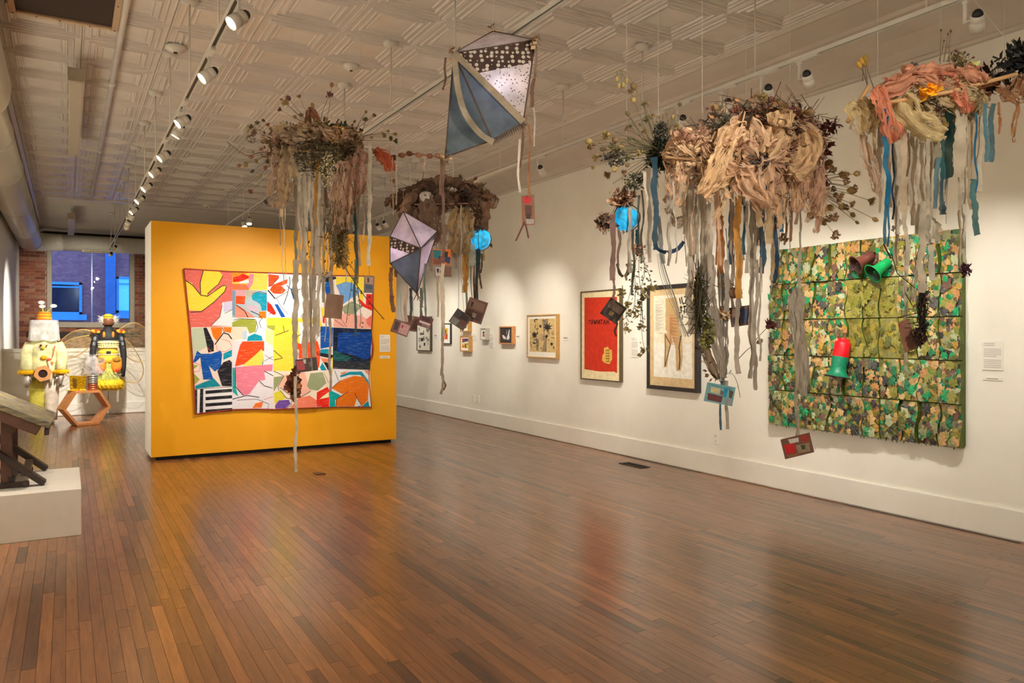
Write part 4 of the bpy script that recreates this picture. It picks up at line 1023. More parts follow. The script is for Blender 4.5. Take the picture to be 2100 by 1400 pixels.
# megaphones on the relief
def megaphone(u, v, label, horn_rgb, body_rgb, axis, size, speck=False, handle=False, front=True):
    p = on_x(u, v, XR - .16)
    ax = Vector(axis).normalized()
    o = empty('megaphone', p, label, 'megaphone', 'megaphones on the relief')
    q = ax.to_track_quat('-Z', 'Y')
    def part(nm, prof, mat, par=o, n=28):
        prof = [(r_*((1.3 if z_ > -.05*size else 1.12 if z_ > -.2*size else 1.0) if handle else 1.0), z_*(1.0 if not handle else (1.25 if z_ < .1*size else 1.75))) for r_, z_ in prof]
        mb = MB().lathe(prof, n, caps=False); me = mb.mesh(nm); me.materials.append(mat); me.polygons.foreach_set('use_smooth', [True]*len(me.polygons))
        x = link(nm, me, None, par)
        if par is o: x.rotation_mode = 'QUATERNION'; x.rotation_quaternion = q
        return x
    s = size
    hm = M(horn_rgb, .42, var=.12 if not speck else .5, scale=30 if not speck else 90, bump=.1)
    part('horn', [(.20*s, .10*s), (.205*s, .0), (.22*s, -.12*s), (.26*s, -.24*s), (.33*s, -.34*s), (.40*s, -.40*s), (.42*s, -.40*s), (.41*s, -.42*s), (.36*s, -.40*s)], hm)
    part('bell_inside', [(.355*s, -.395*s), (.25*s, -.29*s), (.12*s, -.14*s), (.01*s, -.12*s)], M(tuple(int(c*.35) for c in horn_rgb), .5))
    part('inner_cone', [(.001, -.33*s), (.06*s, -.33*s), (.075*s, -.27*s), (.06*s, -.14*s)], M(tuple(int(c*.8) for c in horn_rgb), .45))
    part('body', [(.2*s, .10*s), (.205*s, .12*s), (.2*s, .36*s), (.185*s, .39*s), (.14*s, .40*s), (.135*s, .45*s), (.12*s, .46*s), (.001, .46*s)], M(body_rgb, .38, var=.1))
    if handle:
        lb = MB().box((.25*s, -.03*s, .36*s), (.274*s, .03*s, .58*s)).mesh('data_plate'); lb.materials.append(M((150, 150, 150), .4)); x = link('data_plate', lb, None, o); x.rotation_mode = 'QUATERNION'; x.rotation_quaternion = q
        part('rim', [(.40*s, -.395*s), (.425*s, -.40*s), (.425*s, -.425*s), (.40*s, -.42*s)], M((50, 52, 50), .5))
    else:
        m_ = MB().beam((0, 0, 0), Vector((.12, 0, 0)), .02, .02); x = m_.build('wall_bracket', black_m, o, world=False)
    return o
megaphone(1772, 533, 'brown megaphone high on the camouflage relief', (122, 66, 58), (106, 56, 48), (-.8, .45, -.52), .20)
megaphone(1806, 549, 'bright green megaphone high on the camouflage relief', (10, 168, 92), (12, 160, 88), (-.8, .35, -.62), .21)
megaphone(1722, 742, 'red and speckled green megaphone pointing down at the middle of the camouflage relief', (16, 128, 92), (226, 18, 34), (-.16, .08, -1.0), .255, True, True)

# ================================================================== PLINTH AND OLD WORK TABLE
pl = empty('plinth', (-.35, 6.98, 0), 'low white display plinth under the old wooden work table', 'plinth')
bevel(MB().box((-.93, 6.46, 0), (.09, 7.51, .345)).build('body', M((226, 218, 206), .6, var=.03), pl), .003)
for a, b in (((-.31, 6.60), (-.13, 6.80)), ((-.22, 7.30), (-.10, 7.44))):
    MB().box((a[0], a[1], .3455), (b[0], b[1], .347)).build('paper_strip', M((214, 210, 200), .7), pl)
def plank_mat():
    m, nt, b = newmat('painted_plank')
    tc = N(nt, 'ShaderNodeTexCoord'); mp = N(nt, 'ShaderNodeMapping'); mp.inputs['Scale'].default_value = (4, 34, 34); nt.links.new(tc.outputs['Object'], mp.inputs[0])
    nz = N(nt, 'ShaderNodeTexNoise', i_Scale=1.0, i_Detail=8.0, i_Roughness=.7); nt.links.new(mp.outputs[0], nz.inputs['Vector'])
    cr_ = N(nt, 'ShaderNodeValToRGB'); e = cr_.color_ramp.elements
    e[0].position = .3; e[0].color = lin((44, 34, 30)); e[1].position = .78; e[1].color = lin((214, 206, 190))
    for p_, c_ in ((.45, (92, 80, 66)), (.55, (126, 118, 92)), (.62, (150, 132, 84)), (.68, (120, 130, 120))):
        k = e.new(p_); k.color = lin(c_)
    nt.links.new(nz.outputs[0], cr_.inputs[0])
    n2 = N(nt, 'ShaderNodeTexNoise', i_Scale=7.0, i_Detail=4.0); nt.links.new(tc.outputs['Object'], n2.inputs['Vector'])
    mr = N(nt, 'ShaderNodeMapRange'); mr.inputs['From Min'].default_value = .56; mr.inputs['From Max'].default_value = .7; nt.links.new(n2.outputs[0], mr.inputs[0])
    mx = N(nt, 'ShaderNodeMix', data_type='RGBA'); nt.links.new(mr.outputs[0], mx.inputs[0]); nt.links.new(cr_.outputs[0], mx.inputs[6]); mx.inputs[7].default_value = lin((176, 156, 70))
    nt.links.new(mx.outputs[2], b.inputs['Base Color']); b.inputs['Roughness'].default_value = .6
    bp = N(nt, 'ShaderNodeBump', i_Strength=.5, i_Distance=.006); nt.links.new(nz.outputs[0], bp.inputs['Height']); nt.links.new(bp.outputs[0], b.inputs['Normal'])
    return m
pm = plank_mat(); dw = M((52, 38, 30), .6, var=.3, scale=10, bump=.4, bscale=40); dw2 = M((96, 62, 46), .6, var=.3, scale=10, bump=.4, bscale=40)
tb = empty('work_table', (-.5, 7.1, .345), 'old paint stained wooden work table with tilted top on white plinth', 'table')
dirx = Vector((.43, 0, -.22)).normalized(); up_ = Vector((.22, 0, .43)).normalized()
Pend = Vector((-.10, 0, .80)); Pst = Pend - dirx * .95
ny = 5; y_a, y_b = 6.60, 7.60
for i in range(ny):
    ya = y_a + (y_b-y_a)*i/ny; yb = y_a + (y_b-y_a)*(i+1)/ny - .004
    e_ = dirx * (.0 if i != 0 else -.012)
    b_ = MB().beam(Pst + Vector((0, (ya+yb)/2, 0)), Pend + e_ + Vector((0, (ya+yb)/2, 0)), yb-ya, .045, up=up_)
    bevel(b_.build('top_plank', pm, tb), .006, 2)
for y in (y_a + .06, y_b - .06):
    q0 = Pst - up_*.062; q1 = Pend - dirx*.06 - up_*.062
    bevel(MB().beam(q0 + Vector((0, y, 0)), q1 + Vector((0, y, 0)), .05, .075, up=up_).build('top_rail', dw2, tb), .004)
MB().beam(Pend - up_*.05 - dirx*.012 + Vector((0, y_a, 0)), Pend - up_*.05 - dirx*.012 + Vector((0, y_b, 0)), .03, .04).build('end_batten', dw, tb)
for y in (6.76, 7.46):
    bevel(MB().beam((-.74, y, .86), (-.15, y, .36), .045, .095, up=(0, 1, 0)).build('brace_leg', dw, tb), .004)
    bevel(MB().box((-.43, y+.03, .347), (-.355, y+.075, .90)).build('post', dw2, tb), .004)
    bevel(MB().box((-.85, y-.03, .347), (-.25, y+.02, .385)).build('foot', dw, tb), .004)
    MB().beam((-.40, y+.05, .74), (-.30, y+.05, .84), .05, .05, up=(0, 1, 0)).build('knee_block', dw2, tb)
MB().beam((-.27, 6.76, .44), (-.27, 7.46, .44), .05, .035).build('stretcher', M((104, 84, 66), .6, var=.3), tb)
MB().beam((-.36, 6.76, .40), (-.36, 7.46, .40), .04, .04).build('stretcher', dw, tb)
for y in (6.735, 7.435): MB().lathe([(.022, -.02), (.026, -.01), (.026, .01), (.022, .02)], 14).build('wheel', dw, tb, world=False).location = (-.27+.5, y-7.1-.02, .03)
# ================================================================== COSTUMED FIGURES AND STOOL
def ell_body(mb, prof, c, n=24):
    """continuous body of elliptical sections: (z, half width x, half depth y, dx, dy)"""
    base = len(mb.v)
    for z, rx, ry, dx, dy in prof:
        for j in range(n):
            t = 2*math.pi*j/n; mb.v.append((c[0]+dx+rx*math.cos(t), c[1]+dy+ry*math.sin(t), z))
    for i in range(len(prof)-1):
        for j in range(n):
            a0 = base+i*n+j; a1 = base+i*n+(j+1) % n; mb.f.append((a0, a1, a1+n, a0+n)); mb.c.append(None)
    mb.f.append(tuple(base+j for j in range(n))[::-1]); mb.f.append(tuple(base+(len(prof)-1)*n+j for j in range(n))); mb.c += [None, None]
    return mb
def fuzz(mb, c, r, n, ln, wd, rnd, col=None, squash=(1, 1, 1), sag=0.0):
    """many fine tufts standing off an ellipsoid"""
    for k in range(n):
        v = Vector((rnd.gauss(0, 1), rnd.gauss(0, 1), rnd.gauss(0, 1))).normalized()
        p = Vector((c[0]+v.x*r*squash[0], c[1]+v.y*r*squash[1], c[2]+v.z*r*squash[2]))
        t = v.orthogonal().normalized()*wd; q = p + (v + Vector((rnd.uniform(-.5, .5), rnd.uniform(-.5, .5), rnd.uniform(-.5, .5)-sag)))*ln*rnd.uniform(.5, 1.2)
        mb.add([p-t, p+t, q], [(0, 1, 2)], col)
    return mb
rf = random.Random(31)
# -- bee figure
BX, BY = .62, 15.03
bee = empty('bee_costume_figure', (BX, BY, 0), 'mannequin in black and yellow bee costume with gauze wings on a chrome stand', 'mannequin')
yl = M((230, 186, 60), .7, var=.25, scale=40, bump=.3); gold = M((222, 190, 110), .6, var=.35, scale=45, bump=.5); blk = M((26, 25, 27), .7, var=.2)
orc = M((234, 128, 24), .7, var=.3, scale=22, bump=.3); red_o = M((232, 66, 28), .7, var=.3, scale=30)
lime = CLOTH((214, 222, 120), .95, trans=.3); fluff = CLOTH((226, 194, 40), trans=.4)
chrome = M((210, 208, 204), .12, metal=1.0, var=0)
def on_bee(u, v, dy=0): p = on_y(u, v, BY + dy); return p
ell_body(MB(), [(.98, .165, .12, 0, 0), (1.05, .17, .125, 0, 0), (1.15, .155, .12, 0, 0), (1.22, .14, .11, 0, 0), (1.30, .15, .115, 0, 0), (1.38, .16, .125, 0, 0), (1.46, .155, .12, 0, 0), (1.52, .12, .09, 0, 0), (1.56, .07, .06, 0, 0), (1.62, .05, .05, 0, 0)], (BX, BY)).build('torso', yl, bee, True)
ell_body(MB(), [(1.36, .168, .130, 0, -.004), (1.42, .172, .134, 0, -.004), (1.48, .17, .125, 0, 0), (1.53, .13, .10, 0, 0), (1.57, .085, .07, 0, 0), (1.62, .06, .058, 0, 0)], (BX, BY)).build('black_yoke', blk, bee, True)
m_ = MB()
for k in range(40):
    t = math.pi + math.pi*k/39; x = BX + .172*math.cos(t); y = BY + .134*math.sin(t); m_.add([(x-.011, y-.004, 1.39), (x+.011, y-.004, 1.39), (x, y-.012, 1.30 - .035*(k % 3))], [(0, 1, 2)])
m_.build('black_fringe', blk, bee)['kind'] = 'stuff'
m_ = MB()
for rws, z in enumerate((1.37, 1.33, 1.29)):
    for k in range(26):
        t = math.pi + math.pi*(k+.5*(rws % 2))/26; rx = .165 - .004*rws; x = BX + rx*math.cos(t); y = BY + (rx-.03)*math.sin(t) - .006
        m_.add([(x-.01, y, z), (x+.01, y, z), (x+.012, y-.008, z-.03), (x, y-.01, z-.05), (x-.012, y-.008, z-.03)], [(0, 1, 2, 3, 4)])
m_.build('feather_rows', M((240, 214, 140), .6, var=.3, scale=30), bee)['kind'] = 'stuff'
for s in (-1, 1):
    sh = Vector((BX + s*.175, BY, 1.47))
    MB().tube([sh, sh + Vector((s*.045, -.01, -.17)), sh + Vector((s*.065, -.02, -.36)), sh + Vector((s*.06, -.04, -.58)), sh + Vector((s*.05, -.045, -.74))], [.062, .056, .05, .042, .03], 14).build('sleeve', blk, bee, True)
    hexm = MB()
    for k in range(5):
        c = sh + Vector((s*(.03 + .006*k), -.062 - .004*(k % 2), -.05 - .045*k + .02*(k % 2)))
        hexm.tube([(c.x + .016*math.cos(t*math.pi/3), c.y, c.z + .016*math.sin(t*math.pi/3)) for t in range(7)], .0028, 4)
    hexm.build('hexagon_print', M((220, 226, 230), .6, var=0), bee)
    for k in range(9):
        a = k*math.pi/4.5; c = sh + Vector((s*.02 + .045*math.cos(a), -.03 + .03*math.sin(a), .05 + .02*(k % 2)))
        MB().ball(c, (.032, .026, .024), 8, 6).build('shoulder_petal', orc if k % 3 == 0 else (red_o if k % 3 == 1 else M((240, 196, 40), .6, var=.2)), bee, True)
    MB().ball((BX + s*.07, BY-.118, 1.475), (.024, .014, .055), 8, 6).build('collar_petal', orc, bee, True)
ell_body(MB(), [(1.63, .02, .02, 0, 0), (1.64, .055, .055, 0, -.005), (1.68, .085, .08, 0, -.01), (1.73, .092, .09, 0, -.01), (1.77, .082, .085, 0, 0), (1.80, .05, .06, 0, 0)], (BX, BY)).build('head', M((126, 78, 56), .45, var=.25, scale=18, bump=.2), bee, True)
ell_body(MB(), [(1.615, .05, .03, 0, .02), (1.65, .085, .05, 0, .035), (1.70, .105, .07, 0, .04), (1.745, .105, .08, 0, .03), (1.77, .085, .085, 0, .015)], (BX, BY)).build('hood', M((70, 40, 34), .8, var=.3), bee, True)
hat = ell_body(MB(), [(1.755, .088, .09, 0, 0), (1.785, .085, .09, 0, 0), (1.815, .07, .078, 0, 0), (1.835, .045, .05, 0, 0), (1.842, .01, .01, 0, 0)], (BX, BY)).build('knit_cap', M((230, 186, 44), .8, var=.4, scale=70, bump=.5), bee, True)
MB().tube([(BX + .089*math.cos(t*.42), BY + .091*math.sin(t*.42), 1.788) for t in range(16)], .005, 5).build('cap_band', blk, hat)
for s in (-1, 1):
    fuzz(MB().ball((BX + s*.10, BY-.03, 1.745), (.03, .03, .05), 8, 6, jit=.2, rnd=rf), (BX + s*.10, BY-.03, 1.745), .034, 90, .05, .004, rf, squash=(1, 1, 1.5)).build('ear_tuft', CLOTH((226, 222, 206), trans=.3), bee)
MB().tube([(BX+.05, BY, 1.83), (BX+.08, BY-.02, 1.845), (BX+.11, BY-.03, 1.85), (BX+.14, BY-.03, 1.852)], [.004, .004, .006, .012], 6).build('antenna', blk, bee)
bt = MB().tube([(BX + .154*math.cos(t*.2618), BY + .118*math.sin(t*.2618), 1.165) for t in range(25)], .016, 6).build('belt', M((226, 206, 48), .5, var=.05), bee)
bevel(MB().box((BX-.035, BY-.145, 1.145), (BX+.035, BY-.120, 1.187)).build('buckle', blk, bt), .004)
fuzz(MB().tube([(BX + .160*math.cos(t*.2618), BY + .122*math.sin(t*.2618), 1.13) for t in range(25)], .012, 6), (BX, BY, 1.13), .172, 160, .03, .004, rf, squash=(1, .76, .05)).build('fringe_belt', CLOTH((236, 226, 196), trans=.2), bee)
for s in (-1, 1):
    c = (BX + s*.125, BY-.115, 1.0)
    ell_body(MB(), [(.80, .02, .02, s*.0, 0), (.83, .06, .05, 0, 0), (.90, .085, .06, 0, 0), (1.0, .085, .055, 0, .01), (1.07, .075, .045, 0, .02)], (c[0], c[1])).build('pouch', orc, bee, True)
    MB().ball((c[0]-s*.0, c[1]-.035, 1.035), (.06, .04, .045), 10, 8).build('pouch_pocket', M((150, 116, 30), .8, var=.3), bee, True)
    MB().ball((c[0]+s*.01, c[1]-.045, .86), (.035, .025, .03), 8, 6).build('pouch_blossom', red_o, bee, True)
def skirt(t, v):
    a = 2*math.pi*t; r = .13 + .05*v + .012*math.sin(a*14)
    return (BX + r*math.cos(a), BY + r*.8*math.sin(a), 1.06 - .38*v)
MB().grid(skirt, 84, 6).build('underskirt', lime, bee, True)
fuzz(MB(), (BX, BY, .79), .19, 420, .06, .004, rf, squash=(1, .85, .35)).build('white_ruffle', CLOTH((240, 238, 216), trans=.3), bee)['kind'] = 'stuff'
def tutu(t, v):
    a = 2*math.pi*t; b = 2*math.pi*v; k = .012*math.sin(a*21 + b*3)
    return (BX + (.155 + (.085+k)*math.cos(b))*math.cos(a), BY + (.125 + (.075+k)*math.cos(b))*math.sin(a), .60 + (.088+k)*math.sin(b))
tt = MB().grid(tutu, 96, 12).build('tutu', M((228, 184, 22), .75, var=.25, scale=30, bump=.4), bee, True)
fz = MB()
for k in range(1500):
    a = rf.uniform(0, 6.283); b = rf.uniform(0, 6.283); p = Vector(tutu(a/6.283, b/6.283)); d = Vector((math.cos(b)*math.cos(a), math.cos(b)*math.sin(a), math.sin(b)))
    t = d.orthogonal().normalized()*.003; q = p + (d + Vector((rf.uniform(-.4, .4), rf.uniform(-.4, .4), rf.uniform(-.4, .4))))*rf.uniform(.015, .05); fz.add([p-t, p+t, q], [(0, 1, 2)])
fz.build('tutu_fuzz', fluff, tt)['kind'] = 'stuff'
MB().tube([(BX, BY, .012), (BX, BY, .98)], .011, 12).build('stand_pole', chrome, bee, True)
MB().lathe([(.01, .03), (.03, .028), (.06, .02), (.15, .014), (.175, .008), (.178, .0)], 36, (BX, BY, .0005)).build('stand_base', chrome, bee, True)
wire = M((190, 152, 84), .35, metal=.5, var=.1); film = CLOTH((226, 206, 160), .16, trans=.4)
def wing(pts, nm='wing'):
    P = [on_y(u, v, BY + .10 + .05*(i % 2)*0) for i, (u, v) in enumerate(pts)]
    out = []
    n = len(P)
    for i in range(n):
        for k in range(5):
            t = k/5; p0, p1, p2, p3 = P[(i-1) % n], P[i], P[(i+1) % n], P[(i+2) % n]
            out.append(.5*((2*p1) + (-p0+p2)*t + (2*p0-5*p1+4*p2-p3)*t*t + (-p0+3*p1-3*p2+p3)*t**3))
    w = MB().tube(out + [out[0]], .008, 6).build(nm, wire, bee, True)
    c = sum(out, Vector())/len(out)
    fm = MB(); fm.v = [tuple(p) for p in out] + [tuple(c + Vector((0, -.02, 0)))]
    for i in range(len(out)): fm.f.append((i, (i+1) % len(out), len(out))); fm.c.append(None)
    fm.build('wing_film', film, w)
    vn = MB(); root = P[0]
    for i in range(5, len(out)-5, 4):
        vn.tube([root, (root+out[i])*.5 + Vector((0, -.012, rf.uniform(-.02, .02))), out[i]], [.0025, .002, .0015], 4)
    vn.build('wing_veins', wire, w)
wing([(237, 688), (255, 668), (278, 662), (300, 676), (312, 705), (308, 730), (285, 742), (258, 728)])
wing([(238, 690), (262, 700), (282, 726), (294, 755), (288, 778), (270, 784), (248, 776), (238, 745)])
wing([(203, 690), (176, 676), (150, 680), (126, 698), (118, 722), (140, 735), (170, 722)])
wing([(200, 692), (165, 690), (130, 704), (118, 735), (126, 760), (150, 775), (180, 770), (196, 740)])

# -- beekeeper figure
KX, KY = -.33, 14.72
kp = empty('beekeeper_costume_figure', (KX, KY, 0), 'mannequin in pale yellow beekeeper costume with white veil and woven hive hat', 'mannequin')
coat = CLOTH((232, 228, 176), trans=.2); veil_m = CLOTH((246, 244, 242), .88, trans=.45); seq = M((186, 178, 170), .25, metal=.7, var=.6, scale=120, bump=.6, bscale=140)
def kpp(u, v, dy=0): return on_y(u, v, KY + dy)
ell_body(MB(), [(.74, .20, .13, 0, 0), (.85, .21, .135, 0, 0), (1.0, .20, .13, 0, 0), (1.15, .19, .125, 0, 0), (1.28, .20, .13, 0, 0), (1.36, .19, .12, 0, 0), (1.42, .12, .09, 0, 0), (1.48, .06, .06, 0, 0), (1.58, .06, .06, 0, 0)], (KX, KY)).build('coat', coat, kp, True)
ell_body(MB(), [(1.54, .03, .03, 0, 0), (1.57, .07, .08, 0, 0), (1.64, .085, .1, 0, 0), (1.72, .085, .1, 0, 0), (1.78, .06, .07, 0, 0)], (KX, KY)).build('head', M((214, 196, 176), .6), kp, True)
def veil(t, v):
    a = 2*math.pi*t; sq = 1/max(abs(math.cos(a)), abs(math.sin(a)))**.72
    k = 1 + .05*v*math.sin(a*11 + 1) + .03*math.sin(a*5)
    return (KX + (.198 + .016*v)*sq*math.cos(a)*k, KY + (.15 + .02*v)*sq*math.sin(a)*k, 1.715 - .335*v + .012*math.sin(a*7)*v)
MB().grid(veil, 96, 10).build('veil', veil_m, kp, True)
MB().grid(lambda t, v: Vector(veil(t, 0))*(v) + Vector((KX, KY, 1.722))*(1-v), 48, 4).build('veil_top', veil_m, kp, True)
hk = MB(); 
for i, (r, z) in enumerate([(.108, 1.728), (.107, 1.745), (.105, 1.762), (.102, 1.779), (.099, 1.796), (.095, 1.813), (.089, 1.830), (.082, 1.847)]):
    co = MB().tube([(KX + r*math.cos(t*math.pi/12), KY + r*math.sin(t*math.pi/12), z) for t in range(25)], .0095, 6)
    co.build('hat_coil', M((228, 168, 34), .7, var=.35, scale=60) if i % 3 else M((224, 110, 40), .7, var=.4, scale=70), kp, True)
MB().lathe([(.1, 1.722), (.08, 1.85), (.01, 1.855)], 20, (KX, KY, 0)).build('hat_core', M((206, 150, 40), .8, var=.2), kp, True)
for u, v, k in ((85, 620, 0), (87, 628, 1), (110, 627, 2)):
    top = kpp(u, v); st_ = Vector((KX + (-.02, .0, .03)[k], KY, 1.85))
    fl = MB().tube([st_, st_*.5 + top*.5 + Vector(((.0, -.01, .02)[k], 0, .01)), top], .0045, 5).build('flower_stem', M((190, 196, 80), .6), kp)
    fb = MB()
    for i in range(14):
        a = i*2*math.pi/14; d = Vector((math.cos(a), -.25, math.sin(a)*.62)); n = Vector((-math.sin(a), 0, math.cos(a)*.62))*.012
        fb.add([top, top + d*.035 + n, top + d*.055, top + d*.035 - n], [(0, 1, 2, 3)])
    fb.ball(top, .014, 6, 5); fb.build('paper_flower', CLOTH((244, 240, 240), trans=.2), fl)
for s in (-1, 1):
    sh = Vector((KX + s*.215, KY, 1.30))
    MB().tube([sh + Vector((-s*.03, 0, .03)), sh + Vector((s*.03, -.02, -.12)), sh + Vector((s*.035, -.05, -.28)), sh + Vector((s*.02, -.10, -.42))], [.085, .09, .085, .088], 16).build('sleeve', coat, kp, True)
    cf = fuzz(MB().lathe([(.085, -.03), (.115, -.045), (.12, -.02), (.085, .02)], 16, sh + Vector((s*.02, -.11, -.42)), caps=False), sh + Vector((s*.02, -.11, -.44)), .1, 160, .045, .006, rf, squash=(1.1, 1, .3)).build('cuff', CLOTH((226, 176, 30), trans=.2), kp)
    g0 = sh + Vector((s*.02, -.12, -.45))
    gl = MB().tube([g0, g0 + Vector((0, -.02, -.08)), g0 + Vector((s*-.005, -.03, -.16)), g0 + Vector((s*-.01, -.03, -.22))], [.045, .055, .055 if s < 0 else .035, .025], 12)
    gl.tube([g0 + Vector((-s*.03, -.02, -.06)), g0 + Vector((-s*.06, -.045, -.10)), g0 + Vector((-s*.065, -.05, -.14))], [.02, .018, .012], 8)
    for q_ in range(4): gl.tube([g0 + Vector(((q_-1.5)*.022, -.03, -.18)), g0 + Vector(((q_-1.5)*.024, -.035, -.235 - .012*(1 if q_ in (1, 2) else 0)))], [.014, .009], 7)
    gl.build('sequin_glove', seq, kp, True)
    lg = KX + s*.085
    legp = [(.76, .115, .12, 0, 0), (.6, .12, .115, s*.01, 0), (.4, .105, .10, s*.015, 0), (.2, .095, .09, s*.015, 0), (.06, .09, .09, s*.012, 0)]
    ell_body(MB(), legp[::-1], (lg, KY)).build('trouser_leg', CLOTH((216, 206, 92) if s < 0 else (242, 224, 206), trans=.15), kp, True)
    ell_body(MB(), [(0, .045, .13, 0, -.05), (.03, .05, .135, 0, -.05), (.06, .045, .10, 0, -.03), (.10, .04, .05, 0, .02)], (lg + s*.012, KY)).build('shoe', M((150, 130, 96), .4, var=.2), kp, True)
# coat trimmings
for u, v, c_, r_ in ((88, 713, (236, 206, 70), .03), (90, 733, (232, 170, 40), .045), (100, 737, (234, 90, 60), .03), (106, 744, (236, 140, 50), .03), (84, 708, (130, 40, 60), .018), (96, 708, (220, 90, 60), .014), (112, 712, (224, 90, 40), .014)):
    p = kpp(u, v, -.15); MB().ball(p, (r_, .02, r_*.8), 8, 6, jit=.12, rnd=rf).build('coat_trim', CLOTH(c_, trans=.1), kp, True)
MB().tube([kpp(112, 708, -.14), kpp(111, 720, -.145), kpp(108, 732, -.15)], .006, 5).build('coat_cord', red_o, kp)
MB().tube([kpp(100, 740, -.15), kpp(103, 752, -.15), kpp(104, 770, -.15), kpp(104, 790, -.14)], [.02, .025, .025, .018], 8).build('hanging_sash', CLOTH((244, 220, 200), trans=.2), kp, True)
pc = kpp(88, 766, -.27)
hb = empty('hexagon_box', pc - Vector((0, 0, .0)), 'hexagonal cardboard box with round hole held by the beekeeper figure', 'box')
hx = lambda r, k=0: [(pc.x + r*math.cos(math.pi/3*i + k), pc.z + r*math.sin(math.pi/3*i + k)) for i in range(6)]
hbm = MB(); ho, hh = hx(.135, .25), []
nR = 24
ring = [(pc.x + .065*math.cos(2*math.pi*i/nR), pc.z + .065*math.sin(2*math.pi*i/nR)) for i in range(nR)]
outr = []
for i in range(nR):
    a = 2*math.pi*i/nR; k = ((a - .25) % (math.pi/3)) - math.pi/6; rr_ = .135*math.cos(math.pi/6)/math.cos(k); outr.append((pc.x + rr_*math.cos(a), pc.z + rr_*math.sin(a)))
fm = MB(); 
for x, z in ring: fm.v.append((x, pc.y, z))
for x, z in outr: fm.v.append((x, pc.y, z))
for x, z in outr: fm.v.append((x, pc.y+.14, z))
for i in range(nR):
    j = (i+1) % nR; fm.f += [(i, j, j+nR, i+nR), (i+nR, j+nR, j+2*nR, i+2*nR)]; fm.c += [None, None]
fm.f.append(tuple(range(2*nR, 3*nR))); fm.c.append(None)
fm.build('carton', M((196, 140, 84), .7, var=.08), hb)
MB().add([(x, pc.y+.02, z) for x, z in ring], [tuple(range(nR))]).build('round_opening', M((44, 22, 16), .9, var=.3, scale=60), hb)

# -- hexagon stool and what stands on it
hs = empty('hexagon_stool', (.27, 14.2, 0), 'open hexagonal wooden stool standing before the bee figure', 'stool', None, .3)
hw, hh_ = .42, .0
P2 = [on_y(u, v, 14.2) for u, v in ((157, 801), (192, 801), (214, 830), (198, 866), (160, 868), (130, 838))]
hp = [(.05, .565), (.43, .565), (.60, .285), (.41, .004), (.09, .004), (-.12, .285)]
cxh = sum(p[0] for p in hp)/6; czh = sum(p[1] for p in hp)/6
inn = [(cxh + (x-cxh)*.87, czh + (z-czh)*.87) for x, z in hp]
for i in range(6):
    j = (i+1) % 6
    bevel(MB().prism([hp[i], hp[j], inn[j], inn[i]], 'y', 14.05, 14.35).build('side_board', M((196, 128, 72) if i % 2 else (204, 138, 82), .5, var=.15, scale=6, stretch=(8, 1, 1)), hs), .001)
gb = empty('gold_box', (.14, 14.2, .566), 'shiny gold foil box standing on the hexagon stool', 'box')
foil = M((226, 176, 26), .2, metal=.8, var=.2, bump=.6, bscale=30)
MB().prism([(.04, .566), (.24, .566), (.27, .80), (.03, .81)], 'y', 14.13, 14.29).build('carton', foil, gb)
MB().prism([(.08, .62), (.13, .62), (.13, .76), (.07, .78)], 'y', 14.122, 14.13).build('cut_window', M((120, 90, 30), .3, metal=.5, var=.5, scale=40), gb)
for k in range(12): MB().ball((rf.uniform(.0, .27), rf.uniform(14.105, 14.125), .578), (.016, .012, .012), 6, 5, jit=.2, rnd=rf).build('foil_scrap', M((240, 190, 20), .5, var=.2), gb)
cnn = empty('stacked_tins', (.34, 14.2, .566), 'stack of ribbed silver and copper tins on the hexagon stool', 'tins')
for k in range(7):
    z = .567 + k*.036
    MB().lathe([(.07, 0), (.078, .006), (.078, .028), (.07, .034)], 20, (.36, 14.2, z)).build('tin_ring', M((206, 124, 88), .3, metal=.8, var=.2) if k < 3 else M((196, 192, 186), .25, metal=.8, var=.2), cnn, True)
bag = empty('white_netting', (.36, 14.25, .82), 'white sheer netting draped above the tins and gold box', 'netting')
netm = CLOTH((244, 238, 240), .3, trans=.5)
def nett(t, v):
    a = 2*math.pi*t; r = .05 + .10*v + .02*math.sin(a*5 + v*4)
    return (.33 + r*math.cos(a) + .04*v, 14.25 + .6*r*math.sin(a), 1.14 - .32*v + .02*math.sin(a*7))
MB().grid(nett, 48, 10).build('net', netm, bag, True)
def nett2(t, v):
    return (.22 + .30*t + .03*math.sin(v*9), 14.18 + .04*math.sin(t*9 + v*3), .86 + .26*v - .06*abs(t-.5))
MB().grid(nett2, 16, 10).build('net_fold', netm, bag, True)
# ================================================================== HANGING NESTS, KITES AND CARDS
GREY, BEIGE, IVORY, PINK, TEAL, BLUE, NAVY, ORNG, GOLD, CORAL, RUST, SAGE, BROWN, TAN = (184, 172, 156), (204, 188, 164), (216, 208, 190), (214, 178, 150), (62, 108, 116), (40, 112, 150), (38, 70, 100), (212, 138, 72), (206, 164, 84), (226, 134, 104), (158, 108, 74), (126, 142, 132), (112, 88, 74), (206, 180, 140)
rn = random.Random(77)
def spline(P, k=4):
    P = [Vector(p) for p in P]; out = []
    for i in range(len(P)-1):
        p0, p1, p2, p3 = P[max(i-1, 0)], P[i], P[i+1], P[min(i+2, len(P)-1)]
        for j in range(k):
            t = j/k; out.append(.5*((2*p1) + (-p0+p2)*t + (2*p0-5*p1+4*p2-p3)*t*t + (-p0+3*p1-3*p2+p3)*t**3))
    out.append(P[-1]); return out
